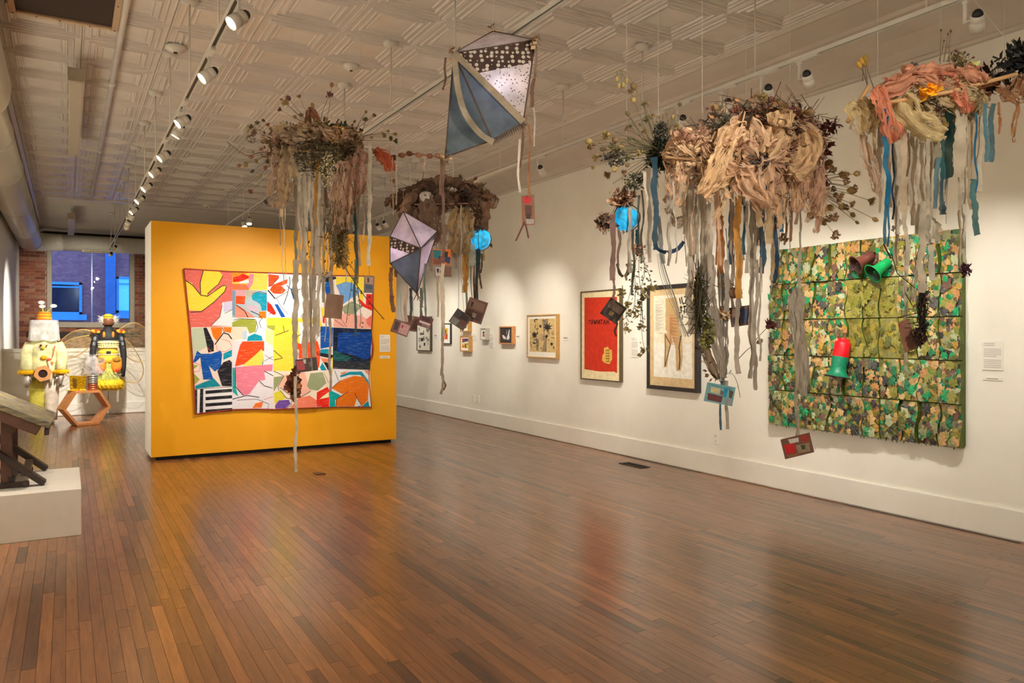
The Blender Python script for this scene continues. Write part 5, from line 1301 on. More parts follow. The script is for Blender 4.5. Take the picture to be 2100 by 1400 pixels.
def GAUZE(rgb, alpha):
    """cheesecloth: long threads lying along the strip, pulled apart into gaps"""
    key = ('gauze', rgb, alpha)
    if key in MATS: return MATS[key]
    m, nt, b = newmat('cheesecloth'); nt.nodes.remove(b); out = nt.nodes['Material Output']
    uv = N(nt, 'ShaderNodeUVMap')
    mp = N(nt, 'ShaderNodeMapping'); mp.inputs['Scale'].default_value = (260, 16, 1); nt.links.new(uv.outputs[0], mp.inputs[0])
    th = N(nt, 'ShaderNodeTexNoise', i_Scale=1.0, i_Detail=2.0, i_Roughness=.5); nt.links.new(mp.outputs[0], th.inputs['Vector'])
    mp2 = N(nt, 'ShaderNodeMapping'); mp2.inputs['Scale'].default_value = (40, 18, 1); nt.links.new(uv.outputs[0], mp2.inputs[0])
    gp = N(nt, 'ShaderNodeTexNoise', i_Scale=1.0, i_Detail=3.0); nt.links.new(mp2.outputs[0], gp.inputs['Vector'])
    sm = N(nt, 'ShaderNodeMath', operation='MULTIPLY_ADD'); nt.links.new(gp.outputs[0], sm.inputs[0]); sm.inputs[1].default_value = .9; nt.links.new(th.outputs[0], sm.inputs[2])
    mr = N(nt, 'ShaderNodeMapRange'); k = .95 + (alpha - .8)*1.1
    mr.inputs['From Min'].default_value = k; mr.inputs['From Max'].default_value = k + .07; nt.links.new(sm.outputs[0], mr.inputs[0])
    base = lin(rgb); cr = N(nt, 'ShaderNodeValToRGB'); cr.color_ramp.elements[0].position = .32; cr.color_ramp.elements[1].position = .68
    cr.color_ramp.elements[0].color = tuple(x*.55 for x in base[:3]) + (1,); cr.color_ramp.elements[1].color = tuple(min(1, x*1.25) for x in base[:3]) + (1,)
    nt.links.new(th.outputs[0], cr.inputs[0])
    bp = N(nt, 'ShaderNodeBump', i_Strength=.7, i_Distance=.004); nt.links.new(th.outputs[0], bp.inputs['Height'])
    df = N(nt, 'ShaderNodeBsdfDiffuse'); tl = N(nt, 'ShaderNodeBsdfTranslucent'); nt.links.new(cr.outputs[0], df.inputs[0]); nt.links.new(cr.outputs[0], tl.inputs[0]); nt.links.new(bp.outputs[0], df.inputs['Normal'])
    m1 = N(nt, 'ShaderNodeMixShader'); m1.inputs[0].default_value = .3; nt.links.new(df.outputs[0], m1.inputs[1]); nt.links.new(tl.outputs[0], m1.inputs[2])
    tr = N(nt, 'ShaderNodeBsdfTransparent'); m2 = N(nt, 'ShaderNodeMixShader'); nt.links.new(mr.outputs[0], m2.inputs[0]); nt.links.new(m1.outputs[0], m2.inputs[1]); nt.links.new(tr.outputs[0], m2.inputs[2])
    nt.links.new(m2.outputs[0], out.inputs[0]); MATS[key] = m
    return m
def ribbon(parent, pts, w, mat, name='ribbon', ang=None, twist=None, cup=.15, ragged=.24):
    """cloth strip along a path: lateral width, slight cupping and a slow twist"""
    P = spline(pts, 4); n = len(P); a0 = rn.uniform(-.5, .5) if ang is None else ang; tw = rn.uniform(-.5, .5) if twist is None else twist
    mb = MB()
    for i, p in enumerate(P):
        a = a0 + tw*i/n; x = L3*math.cos(a) + F3*math.sin(a); d = (P[min(i+1, n-1)] - P[max(i-1, 0)]).normalized()
        x = (x - d*x.dot(d)).normalized(); nrm = x.cross(d)
        ww = w*(1 + rn.uniform(-ragged, ragged))*.5
        mb.v += [tuple(p - x*ww), tuple(p + nrm*w*cup), tuple(p + x*ww*(1 + rn.uniform(-.06, .06)))]
    for i in range(n-1):
        for j in range(2):
            a = i*3 + j; mb.f.append((a, a+1, a+4, a+3)); mb.c.append(None)
    return mb.build(name, mat, parent, True)
def hang(parent, d, u0, v0, u1, v1, wpx, rgb, alpha=.97, sway=.009, name='ribbon', jit=.14):
    if wpx > 2.5 and jit > .1: v0 -= 28
    dd = d + rn.uniform(-jit, jit); n = max(3, int(abs(v1-v0)/28)); pts = []
    for i in range(n+1):
        t = i/n; p = at(u0 + (u1-u0)*t, v0 + (v1-v0)*t, dd)
        if 0 < i: p += L3*rn.uniform(-sway, sway) + F3*rn.uniform(-sway, sway)
        pts.append(p)
    return ribbon(parent, pts, wpx*dd/F, CLOTH(rgb, alpha, trans=.25), name)
def gauze(parent, pts, w, rgb, alpha=.8, folds=7, amp=.16, fall=0.0, name='gauze', nv=14, ang=None):
    """wide crumpled gauze strip along a path"""
    P = spline(pts, 9); n = len(P); ph = rn.uniform(0, 6.3); a0 = rn.uniform(-1.2, 1.2) if ang is None else ang; mb = MB(); mb.uv = []; w0 = rn.uniform(.5, .8); sum_l = sum((P[i+1]-P[i]).length for i in range(n-1))
    for i, p in enumerate(P):
        t = i/(n-1); d = (P[min(i+1, n-1)] - P[max(i-1, 0)]).normalized()
        x = (U3*math.cos(a0 + .8*math.sin(t*3 + ph)) + L3*math.sin(a0 + .8*math.sin(t*3 + ph))); x = x - d*x.dot(d)
        x = x.normalized() if x.length > .05 else d.orthogonal().normalized(); nrm = x.cross(d)
        ww = w*(w0 + .5*math.sin(t*math.pi)**.7 + .15*math.sin(t*11 + ph))
        for j in range(nv+1):
            s_ = j/nv - .5; q = p + x*ww*s_ + nrm*(w*amp*math.sin(s_*folds*6.28/2 + ph + t*4)*(.4 + abs(s_))) + U3*(-fall*abs(s_)*w)
            nz = mnoise.noise_vector(q*26.0); n2 = mnoise.noise_vector(q*70.0)
            q += nz*w*.10 + n2*w*.03
            if j in (0, nv): q += x*rn.uniform(-.09, .09)*w
            mb.v.append(tuple(q)); mb.uv.append((s_*w + ph, t*sum_l + ph))
    for i in range(n-1):
        for j in range(nv):
            a = i*(nv+1) + j; mb.f.append((a, a+1, a+nv+2, a+nv+1)); mb.c.append(None)
    return mb.build(name, GAUZE(rgb, alpha), parent, True)
def on_ell(c, r, a, e, k=1.0):
    return Vector(c) + L3*(r[0]*k*math.cos(e)*math.sin(a)) - F3*(r[1]*k*math.cos(e)*math.cos(a)) + U3*(r[2]*k*math.sin(e))
def wraps(parent, c, r, n, rgbs, w=(.12, .24), erange=(-.7, .7), alpha=.84, front=1.9, kout=(.85, 1.15)):
    rgbs = [tuple(x) for x in rgbs]
    for k in range(n):
        a = rn.uniform(-front, front); sp = rn.uniform(.5, 1.3)*rn.choice((-1, 1)); e0 = rn.uniform(*erange); e1 = rn.uniform(*erange)
        pts = [on_ell(c, r, a + sp*t, e0 + (e1-e0)*t + .25*math.sin(t*5 + k), rn.uniform(*kout)) for t in (0, .25, .5, .75, 1)]
        gauze(parent, pts, rn.uniform(*w), rn.choice(rgbs), alpha)
def drips(parent, c, r, n, rgbs, ln=(.15, .4), w=(.05, .12), alpha=.84, front=1.7):
    for k in range(n):
        a = rn.uniform(-front, front); p = on_ell(c, r, a, rn.uniform(-.5, .1), 1.02); l_ = rn.uniform(*ln)
        pts = [p + Vector((0, 0, .05)), p, p + L3*rn.uniform(-.05, .05) - U3*l_*.5, p + L3*rn.uniform(-.04, .04) - U3*l_]
        gauze(parent, pts, rn.uniform(*w), rn.choice(rgbs), alpha, folds=3, amp=.3, nv=6, ang=math.pi/2)
def twigs(parent, c, r, n, rgbs, ln=(.15, .4), rad=.0022, name='twig_mass', seed=1, up=.45):
    q = random.Random(seed); mb = MB()
    for k in range(n):
        a = q.uniform(-math.pi, math.pi); e = q.uniform(-1.2, 1.2); p = on_ell(c, r, a, e, q.uniform(.4, 1.0)); l_ = q.uniform(*ln)
        d = (L3*q.gauss(0, 1) + F3*q.gauss(0, 1) + U3*q.gauss(0, up)).normalized(); b = d.orthogonal().normalized()*l_*q.uniform(-.25, .25)
        mb.tube([p - d*l_/2, p + b, p + d*l_/2], [rad, rad*.9, rad*.5], 3, lin(q.choice(rgbs)), caps=False)
    o = mb.build(name, ATTR('twig', .85), parent); o['kind'] = 'stuff'; return o
def leaves(parent, c, r, n, rgbs, s=(.015, .035), name='dry_foliage', seed=2, long=2.0):
    q = random.Random(seed); mb = MB()
    for k in range(n):
        p = on_ell(c, r, q.uniform(-math.pi, math.pi), q.uniform(-1.4, 1.4), q.uniform(.2, 1.0)**.6); l_ = q.uniform(*s)
        d = Vector((q.gauss(0, 1), q.gauss(0, 1), q.gauss(0, 1))).normalized(); x = d.orthogonal().normalized()*l_/long
        mb.add([p, p + d*l_*.5 + x, p + d*l_, p + d*l_*.5 - x], [(0, 1, 2, 3)], lin([min(255, c*1.4) for c in q.choice(rgbs)]))
    o = mb.build(name, ATTR('dry_leaf', .8), parent); o['kind'] = 'stuff'; return o
# seed heads
def head_mesh(kind):
    q = random.Random(len(kind)*7 + 3); mb = MB()
    if kind == 'pod':
        mb.lathe([(.002, -.5), (.25, -.42), (.48, -.1), (.5, .2), (.36, .42), (.22, .5), (.3, .6), (.01, .55)], 10)
        for k in range(8):
            a = k*.785; mb.add([(.3*math.cos(a), .3*math.sin(a), .4), (.34*math.cos(a+.2), .34*math.sin(a+.2), .4), (.62*math.cos(a+.1), .62*math.sin(a+.1), .9)], [(0, 1, 2)])
    elif kind == 'umbel':
        for k in range(26):
            v = Vector((q.gauss(0, 1), q.gauss(0, 1), q.gauss(0, 1) + .5)).normalized()*q.uniform(.3, .8); mb.ball(v, q.uniform(.12, .24), 5, 4)
        for k in range(10):
            a = k*.628; mb.tube([(0, 0, -.6), (.35*math.cos(a), .35*math.sin(a), 0), (.6*math.cos(a), .6*math.sin(a), .4)], .03, 3)
    elif kind == 'bud':
        mb.ball((0, 0, 0), (.42, .42, .62), 8, 6, jit=.06, rnd=q)
        for k in range(6):
            a = k*1.05; mb.add([(.3*math.cos(a), .3*math.sin(a), -.3), (.3*math.cos(a+.5), .3*math.sin(a+.5), -.3), (.62*math.cos(a+.25), .62*math.sin(a+.25), .35)], [(0, 1, 2)])
    else:                                                       # ragged flower
        for k in range(22):
            a = k*2.4; e = .2 + .9*(k/22); d = Vector((math.cos(a)*math.cos(e), math.sin(a)*math.cos(e), math.sin(e))); t = d.orthogonal().normalized()*.16
            mb.add([(0, 0, -.2), d*.5 + t, d*.95, d*.5 - t], [(0, 1, 2, 3)])
        mb.ball((0, 0, -.1), .3, 6, 5)
    me = mb.mesh(kind + '_head'); me.polygons.foreach_set('use_smooth', [True]*len(me.polygons)); return me
HEADS = {}
def stem(parent, o_, h_, kind, size, rgb, srgb=(112, 92, 62), bend=.08, rad=.0022):
    o_ = Vector(o_); h_ = Vector(h_); l_ = (h_-o_).length; mid = (o_+h_)/2 + (U3*rn.uniform(-.2, 1) + L3*rn.uniform(-.6, .6) + F3*rn.uniform(-.4, .4))*bend*l_
    P = spline([o_, mid, h_], 4)
    s_ = MB().tube(P, [rad*(1 - .45*i/(len(P)-1)) for i in range(len(P))], 5).build('dried_stem', M(srgb, .8, var=.2), parent, True)
    key = (kind, rgb)
    if key not in HEADS:
        me = head_mesh(kind); me.materials.append(M(rgb, .8, var=.35, scale=40, bump=.3)); HEADS[key] = me
    hd = link('seed_head', HEADS[key], None, s_)
    d = (h_ - P[-3]).normalized()
    hd.location = h_ - ORG[parent]; hd.rotation_mode = 'QUATERNION'; hd.rotation_quaternion = d.to_track_quat('Z', 'Y'); hd.scale = (size,)*3
    return s_
def vine(parent, pts, rgb, leafrgb, nl, ls, rad=.002, name='vine'):
    P = spline(pts, 6); mb = MB().tube(P, rad, 4, lin(rgb))
    for k in range(nl):
        p = P[rn.randrange(len(P))]; d = Vector((rn.gauss(0, 1), rn.gauss(0, 1), rn.gauss(-.3, 1))).normalized(); x = d.orthogonal().normalized(); l_ = rn.uniform(.5, 1.2)*ls; b = p + d*ls*.6
        mb.tube([p, b], rad*.5, 3, lin(rgb), caps=False); mb.add([b, b + d*l_*.4 + x*l_*.45, b + d*l_, b + d*l_*.4 - x*l_*.45], [(0, 1, 2, 3)], lin(rn.choice(leafrgb)))
    return mb.build(name, ATTR('vine', .8), parent)
def lines(parent, pts):
    for p in pts:
        MB().tube([p, (p.x, p.y, ZC-.004)], .0009, 4).build('suspension_line', M((196, 186, 168), .4, var=0), parent)
OLH, BRH, DKH, YLH, MAR = (156, 134, 78), (148, 102, 70), (88, 76, 62), (190, 146, 58), (108, 58, 52)
kinds = ['pod', 'umbel', 'bud', 'flower']
def spray(parent, d, origin, heads, size=.022, rgbs=(OLH, BRH, DKH), ks=kinds, jit=.2, srgb=(116, 96, 64)):
    for i, (u, v) in enumerate(heads):
        dd = d + rn.uniform(-jit, jit)
        stem(parent, at(origin[0] + rn.uniform(-18, 18), origin[1] + rn.uniform(-10, 10), d), at(u, v, dd), ks[i % len(ks)], size*rn.uniform(.75, 1.25), rgbs[i % len(rgbs)], srgb)
# postcards
def postcard(u, v, d, w, h, roll, label, rgb, shapes, yaw=0.0, pitch=0.0, up=None):
    p = at(u, v, d); o = empty('postcard', p, label, 'postcard', 'cards hanging from the nests')
    Rm = Matrix.Rotation(-YAW + yaw, 3, 'Z') @ Matrix.Rotation(pitch, 3, 'X') @ Matrix.Rotation(roll, 3, 'Y')
    o.rotation_euler = Rm.to_euler()
    Ri = Rm.transposed(); top = Ri @ (U3 * ((up or 70)*d/F))
    MB().tube([(0, 0, h*.42), (top.x*.5, top.y*.5 + .002, top.z*.5), tuple(top)], .0014, 4).build('string', M((120, 108, 94), .8), o, world=False)
    c = MB().box((-w/2, -.0012, -h/2), (w/2, .0012, h/2)).build('card', M(rgb, .6, var=.12, scale=20), o, world=False)
    for i, (c_, x0, y0, x1, y1) in enumerate(shapes):
        flat_poly('printed_shape', [((x-.5)*w, (.5-y)*h) for x, y in ((x0, y0), (x1, y0 + .03), (x1 - .02, y1), (x0 + .03, y1 - .02))], M(c_, .5, var=.2, scale=60), o, .0014 + .00015*i)
    return o
def string(parent, d, u0, v0, u1, v1, rgb=(70, 84, 84), r=.0018):
    MB().tube([at(u0, v0, d), at((u0+u1)/2 + 1, (v0+v1)/2, d), at(u1, v1, d)], r, 5).build('string', M(rgb, .8), parent)

# ---------------------------------------------------------------- nest one: before the yellow partition
D1 = 5.6; c1 = at(665, 300, D1)
n1 = empty('hanging_nest', c1, 'tan gauze and dried flower nest hanging in front of the yellow partition', 'hanging sculpture', 'hanging nests')
wood = M((190, 152, 110), .6, var=.2, scale=8)
for a, b in (((597, 307), (688, 316)), ((688, 316), (742, 300)), ((597, 307), (640, 292)), ((640, 292), (742, 300)), ((628, 338), (690, 312))):
    MB().tube([at(a[0], a[1], D1 - (.1 if a[0] < 690 and b[0] < 700 else -.1)), at(b[0], b[1], D1 - .05)], .006, 7).build('stick', wood, n1, True)
r1 = (.34, .26, .14)
wraps(n1, at(650, 290, D1), (.30, .24, .10), 34, [TAN, PINK, (196, 170, 144), (170, 142, 118)], (.03, .09), (-.6, .9), .8, 2.4, (.8, 1.2))
twigs(n1, at(670, 318, D1), (.30, .24, .13), 420, [(92, 78, 48), (74, 66, 44), (110, 90, 62), (64, 54, 40)], (.1, .3), .0022, seed=3)
leaves(n1, at(672, 330, D1), (.24, .2, .14), 900, [(84, 78, 44), (98, 90, 54), (66, 62, 38), (120, 104, 70)], (.012, .03), seed=4)
leaves(n1, at(655, 268, D1-.1), (.30, .16, .06), 500, [(60, 62, 46), (44, 48, 40), (150, 116, 74), (126, 92, 60)], (.02, .05), seed=5)
leaves(n1, at(690, 275, D1-.15), (.09, .08, .06), 420, [(168, 134, 84), (150, 118, 70), (132, 104, 66)], (.012, .025), 'dried_blossom', 6, 1.6)
leaves(n1, at(566, 300, D1), (.12, .1, .14), 160, [(112, 78, 56), (128, 96, 70), (86, 66, 48)], (.02, .045), seed=7)
wraps(n1, at(545, 275, D1+.05), (.10, .08, .10), 4, [(176, 152, 130), (160, 136, 116)], (.05, .1), (-.9, .9), .7)
for (u, v0, v1, w, rgb) in ((572, 305, 428, 30, (186, 156, 128)), (590, 300, 410, 24, TAN), (705, 330, 470, 26, PINK), (722, 320, 440, 20, (200, 158, 132)), (742, 305, 400, 22, (206, 160, 140)), (690, 350, 480, 18, (196, 160, 130))):
    gauze(n1, [at(u, v0, D1-.15), at(u + rn.uniform(-6, 6), (v0+v1)/2, D1-.17), at(u + rn.uniform(-5, 5), v1, D1-.15)], w*D1/F*1.3, rgb, .82, 4, .3, 0, 'gauze', 8, math.pi/2)
gauze(n1, [at(770, 305, D1), at(785, 320, D1), at(797, 335, D1), at(800, 352, D1)], .09, (224, 120, 88), .9, 3, .25, name='coral_scarf', ang=1.2)
gauze(n1, [at(628, 285, D1), at(632, 240, D1), at(636, 224, D1), at(650, 245, D1), at(664, 265, D1)], .05, (150, 104, 76), .95, 3, .2, name='silk_loop')
for q_ in ((607, 312, 607, 580, 6, SAGE), (625, 345, 626, 600, 11, IVORY), (626, 560, 627, 740, 14, BEIGE), (640, 400, 638, 700, 6, GREY), (646, 430, 645, 736, 11, BEIGE), (655, 380, 654, 690, 6, IVORY), (679, 325, 680, 520, 4, IVORY), (681, 505, 677, 803, 12, GREY), (660, 450, 664, 620, 5, GREY), (728, 420, 730, 560, 7, TEAL), (729, 560, 729, 690, 5, (86, 110, 112)), (758, 320, 757, 545, 8, IVORY), (747, 330, 746, 500, 3, IVORY), (650, 350, 648, 460, 8, (204, 150, 70)), (633, 340, 632, 430, 7, IVORY), (613, 420, 615, 540, 5, GREY), (670, 480, 668, 700, 4, BEIGE), (634, 600, 640, 760, 4, (150, 140, 128)), (607, 560, 605, 790, 12, GREY), (606, 800, 606, 968, 6, IVORY), (812, 322, 813, 420, 3, IVORY), (805, 322, 806, 440, 2, PINK)):
    hang(n1, D1 - .05, *q_)
ribbon(n1, [at(652, 470, D1-.1), at(650, 540, D1-.1), at(656, 562, D1-.1), at(668, 566, D1-.1), at(680, 556, D1-.1)], .03, CLOTH(GREY), ang=0)
# herb bundle
hb_c = at(696, 470, D1-.1)
twigs(n1, at(694, 450, D1-.1), (.06, .05, .30), 240, [(96, 84, 52), (120, 100, 66), (74, 66, 44)], (.15, .3), .0022, 'herb_stalks', 8, 5)
leaves(n1, at(698, 510, D1-.1), (.07, .06, .15), 700, [(112, 92, 58), (134, 106, 64), (90, 82, 50), (146, 118, 76)], (.012, .028), 'herb_bundle', 9)
leaves(n1, at(672, 350, D1-.22), (.07, .05, .12), 300, [(180, 170, 146), (120, 112, 78), (150, 140, 112)], (.006, .014), 'small_white_blossoms', 10, 1.2)
spray(n1, D1, (665, 290), [(680,175),(676,194),(641,216),(614,199),(592,202),(585,211),(577,204),(575,225),(605,240),(618, 236)], .03, (BRH, MAR, OLH))
spray(n1, D1, (715, 285), [(750,230),(767,236),(727,249),(749,246),(761,282),(787,277),(810,275),(810,289),(795,269),(740,267),(730, 262),(800,283)], .026, (OLH, (112, 104, 60)))
spray(n1, D1, (590, 310), [(491,339),(504,337),(517,351),(515,391),(534,360),(546,414),(515,322),(527,329),(550,330),(544,344),(554,300),(517,260),(520,272),(542,287),(540,247),(550,257),(512, 262),(528,252)], .032, (BRH, OLH, DKH), jit=.25)
vine(n1, [at(595, 320, D1+.1), at(540, 312, D1+.1), at(505, 318, D1+.1), at(465, 290, D1+.1)], (108, 82, 54), [(120, 84, 54)], 3, .02, .003, 'long_twig')
vine(n1, [at(690, 400, D1), at(640, 520, D1), at(630, 470, D1)], (70, 60, 44), [(84, 70, 46)], 16, .022, .0018)
vine(n1, [at(668, 420, D1-.1), at(664, 520, D1-.1), at(668, 570, D1-.1)], (70, 60, 44), [(84, 70, 46), (64, 56, 40)], 22, .022, .0018)
vine(n1, [at(690, 520, D1-.1), at(715, 560, D1-.1), at(750, 610, D1-.1), at(788, 655, D1-.1)], (48, 36, 28), [(80, 64, 44)], 12, .028, .003, 'bare_branch')
vine(n1, [at(722, 575, D1-.1), at(714, 630, D1-.1), at(710, 663, D1-.1)], (48, 36, 28), [(80, 64, 44)], 6, .02, .002, 'bare_branch')
vine(n1, [at(735, 600, D1-.1), at(740, 650, D1-.1), at(738, 668, D1-.1)], (48, 36, 28), [(80, 64, 44)], 6, .02, .002, 'bare_branch')
vine(n1, [at(700, 520, D1-.15), at(728, 560, D1-.15), at(735, 610, D1-.15)], (48, 36, 28), [(110, 96, 56)], 20, .024, .002)
leaves(n1, at(603, 785, D1-.05), (.04, .03, .11), 110, [(116, 62, 42), (140, 88, 60), (84, 48, 38)], (.03, .06), 'red_leaf_cluster', 12, 1.6)
# garland reaching right to the second nest
gl_ = [at(760, 305, D1), at(800, 320, D1+.1), at(850, 316, D1+.3), at(905, 322, D1+.6)]
MB().tube(spline(gl_, 5), .006, 6).build('garland_stick', M((150, 116, 84), .7, var=.2), n1, True)
for k in range(9):
    t = (k+.5)/9; p = spline(gl_, 20)[int(t*60)]
    MB().ball(p + U3*rn.uniform(-.012, .006), (.03, .02, .02), 8, 6, jit=.15, rnd=rn).build('dried_fruit', M((142, 86, 62) if k % 2 else (172, 120, 90), .7, var=.3, scale=40), n1, True)
for q_ in ((800, 322, 800, 365, 3, PINK), (840, 320, 841, 372, 2, IVORY), (870, 322, 869, 350, 2, PINK)): hang(n1, D1+.2, *q_)
lines(n1, [at(600, 300, D1), at(740, 295, D1), at(660, 285, D1+.2)])
postcard(629, 748, D1-.13, .155, .096, -.13, 'card with red gingham square beside a dark photograph, hanging before the quilt', (70, 50, 48), [((170, 62, 70), .03, .12, .42, .85), ((60, 50, 48), .45, .05, .97, .95), ((190, 180, 170), .36, .05, .5, .4), ((110, 90, 84), .6, .3, .8, .7)])
postcard(685, 628, D1-.12, .125, .175, .1, 'plain brown card back hanging before the blue part of the quilt', (134, 100, 78), [], .25)
postcard(757, 583, D1-.05, .075, .125, .03, 'small portrait card hanging at the right edge of the quilt', (120, 110, 112), [((180, 140, 120), .1, .05, .9, .5), ((70, 86, 110), .15, .5, .85, .8), ((60, 50, 52), .3, .1, .5, .4)])

# ---------------------------------------------------------------- nest two: farther back, brown hoop
D2 = 6.8; c2 = at(905, 415, D2)
n2 = empty('hanging_nest', c2, 'dark brown woven hoop nest hanging near the far end of the right wall', 'hanging sculpture', 'hanging nests')
hoop = [at(822, 448, D2-.2), at(838, 410, D2-.2), at(868, 382, D2-.1), at(905, 370, D2), at(945, 378, D2+.05), at(980, 398, D2), at(994, 430, D2-.05), at(990, 470, D2-.05)]
HP = spline(hoop, 6)
for k in range(3):
    MB().tube([p + Vector((rn.uniform(-.02, .02), rn.uniform(-.03, .03), rn.uniform(-.03, .03))) for p in HP], .035, 8).build('hoop_roll', CLOTH((138, 106, 84) if k else (120, 92, 74), trans=.05), n2, True)
BRN = [(140, 108, 86), (120, 92, 76), (158, 124, 98), (106, 82, 68)]
wraps(n2, at(905, 412, D2), (.40, .2, .16), 12, BRN, (.10, .20), (-.5, .9), .9, 1.6)
wraps(n2, at(965, 430, D2), (.12, .12, .22), 6, [(150, 118, 90), (132, 104, 82)], (.08, .15), (-.9, .9), .88)
twigs(n2, at(880, 408, D2), (.3, .2, .12), 300, [(60, 46, 36), (84, 64, 48), (46, 38, 30)], (.1, .3), .003, seed=13)
leaves(n2, at(868, 400, D2-.15), (.10, .06, .07), 350, [(44, 34, 28), (62, 46, 36), (36, 30, 26)], (.02, .05), seed=14)
leaves(n2, at(950, 408, D2-.15), (.08, .06, .06), 250, [(44, 34, 28), (62, 46, 36)], (.02, .05), seed=15)
leaves(n2, at(985, 415, D2), (.07, .08, .18), 260, [(92, 70, 52), (76, 58, 44), (130, 106, 78)], (.02, .05), seed=16)
MB().ball(at(875, 404, D2-.22), (.07, .03, .05), 12, 8).build('shell', M((190, 178, 166), .5, var=.2), n2, True)
MB().tube([at(850, 419, D2-.22), at(960, 417, D2-.2)], .007, 7).build('stick', M((150, 112, 80), .6), n2, True)
spray(n2, D2, (965, 395), [(960, 380), (968, 372), (975, 366), (955, 390), (985, 378), (978, 385), (944, 361)], .03, (DKH, OLH, MAR))
spray(n2, D2, (835, 425), [(793, 420), (806, 372), (820, 390), (812, 405), (836, 388)], .03, (DKH, BRH))
gauze(n2, [at(870, 400, D2-.25), at(880, 440, D2-.25), at(890, 470, D2-.25), at(880, 500, D2-.2)], .13, (140, 112, 92), .92, 3, .2, ang=1.3)
gauze(n2, [at(858, 425, D2-.2), at(862, 450, D2-.2), at(868, 470, D2-.2)], .18, (130, 104, 86), .92, 4, .25, ang=1.5)
gauze(n2, [at(948, 425, D2-.2), at(945, 480, D2-.2), at(940, 520, D2-.2)], .20, (196, 166, 122), .88, 4, .25, ang=1.57)
gauze(n2, [at(922, 460, D2-.1), at(926, 500, D2-.1), at(934, 528, D2-.1)], .16, (222, 210, 190), .85, 4, .25, ang=1.57)
gauze(n2, [at(956, 490, D2-.1), at(955, 560, D2-.1), at(953, 600, D2-.1)], .05, (206, 154, 80), .92, 3, .2, ang=1.57)
gauze(n2, [at(972, 470, D2-.1), at(968, 520, D2-.1), at(966, 548, D2-.1)], .07, (190, 186, 160), .8, 3, .25, ang=1.57)
for q_ in ((866, 440, 868, 600, 7, BEIGE), (884, 470, 885, 555, 8, GREY), (939, 430, 940, 510, 4, TEAL), (932, 440, 931, 500, 5, IVORY), (946, 420, 947, 520, 2, IVORY), (957, 520, 957, 650, 4, SAGE), (977, 520, 978, 618, 5, (66, 82, 84)), (971, 540, 972, 615, 3, MAR), (966, 540, 968, 620, 2, TEAL), (984, 545, 986, 592, 4, BROWN), (990, 510, 992, 535, 4, GOLD), (900, 470, 901, 500, 6, BEIGE), (852, 560, 853, 600, 4, BEIGE), (961, 430, 962, 480, 3, TEAL)):
    hang(n2, D2-.1, *q_)
string(n2, D2-.1, 940, 510, 940, 640)
lines(n2, [at(840, 405, D2), at(970, 392, D2)])
ribbon(n2, [at(977, 585, D2-.15), at(975, 600, D2-.15), at(972, 620, D2-.15), at(970, 632, D2-.15)], .02, CLOTH((84, 60, 50)))
postcard(975, 637, D2-.2, .17, .20, .32, 'brown patterned card hanging lowest right under the brown hoop nest', (128, 92, 80), [((150, 116, 100), .08, .08, .9, .45), ((96, 62, 56), .1, .5, .92, .9), ((176, 156, 140), .4, .6, .62, .82), ((78, 54, 52), .15, .15, .3, .4)])
postcard(944, 655, D2-.25, .15, .14, .6, 'grey and dark crumpled card hanging left of the brown patterned card', (104, 92, 88), [((150, 148, 140), .05, .55, .5, .95), ((60, 48, 48), .3, .05, .9, .5), ((120, 70, 60), .6, .4, .9, .8), ((84, 90, 104), .1, .1, .4, .45)], up=215)

# small lantern kite below nest two
def kite(name, label, V, panels, edges_, d_light, lcol, lw, parts_ribbons=()):
    c = sum(V.values(), Vector())/len(V)
    o = empty(name, c, label, 'kite lantern', 'kite lanterns')
    for i, (keys, mat, nm) in enumerate(panels):
        P = [V[k] if isinstance(k, str) else k for k in keys]; mb = MB(); n = 8
        if len(P) == 3: f = lambda s_, t: P[0] + (P[1]-P[0])*s_*(1-t) + (P[2]-P[0])*t
        else: f = lambda s_, t: (P[0]*(1-s_) + P[1]*s_)*(1-t) + (P[3]*(1-s_) + P[2]*s_)*t
        mb.grid(f, n, n).build(nm, mat, o)
    for a, b in edges_:
        MB().tube([V[a], V[b]], .0045, 6).build('stick', M((84, 64, 54), .7, var=.2), o, True)
    bulb = MB().ball(d_light, .014, 10, 8).build('led_bulb', M((230, 230, 255), .3, var=0, emit=lcol, estr=25), o, True)
    l = bpy.data.lights.new('led', 'POINT'); l.energy = lw; l.color = lin(lcol)[:3]; l.shadow_soft_size = .03
    lo = bpy.data.objects.new('led', l); COL.objects.link(lo); lo.parent = o; lo.location = d_light - c
    return o
lace_w = SPOTS((226, 214, 208), (90, 74, 66), 75.0, .16, .55); white_p = CLOTH((218, 202, 196), trans=.5); dark_p = CLOTH((104, 112, 120), trans=.25); crochet = SPOTS((84, 66, 58), (200, 186, 166), 36.0, .40, .12, .3); teal_p = CLOTH((76, 94, 96), trans=.3)
d5 = 6.35
V5 = {'A': at(827, 433, d5), 'B': at(897, 474, d5+.05), 'C': at(800, 485, d5), 'Dm': at(863, 509, d5-.18), 'E': at(800, 540, d5-.05), 'G': at(855, 602, d5), 'H': at(850, 500, d5+.35), 'D2': at(868, 507, d5-.16)}
mid = lambda a, b, t: a + (b-a)*t
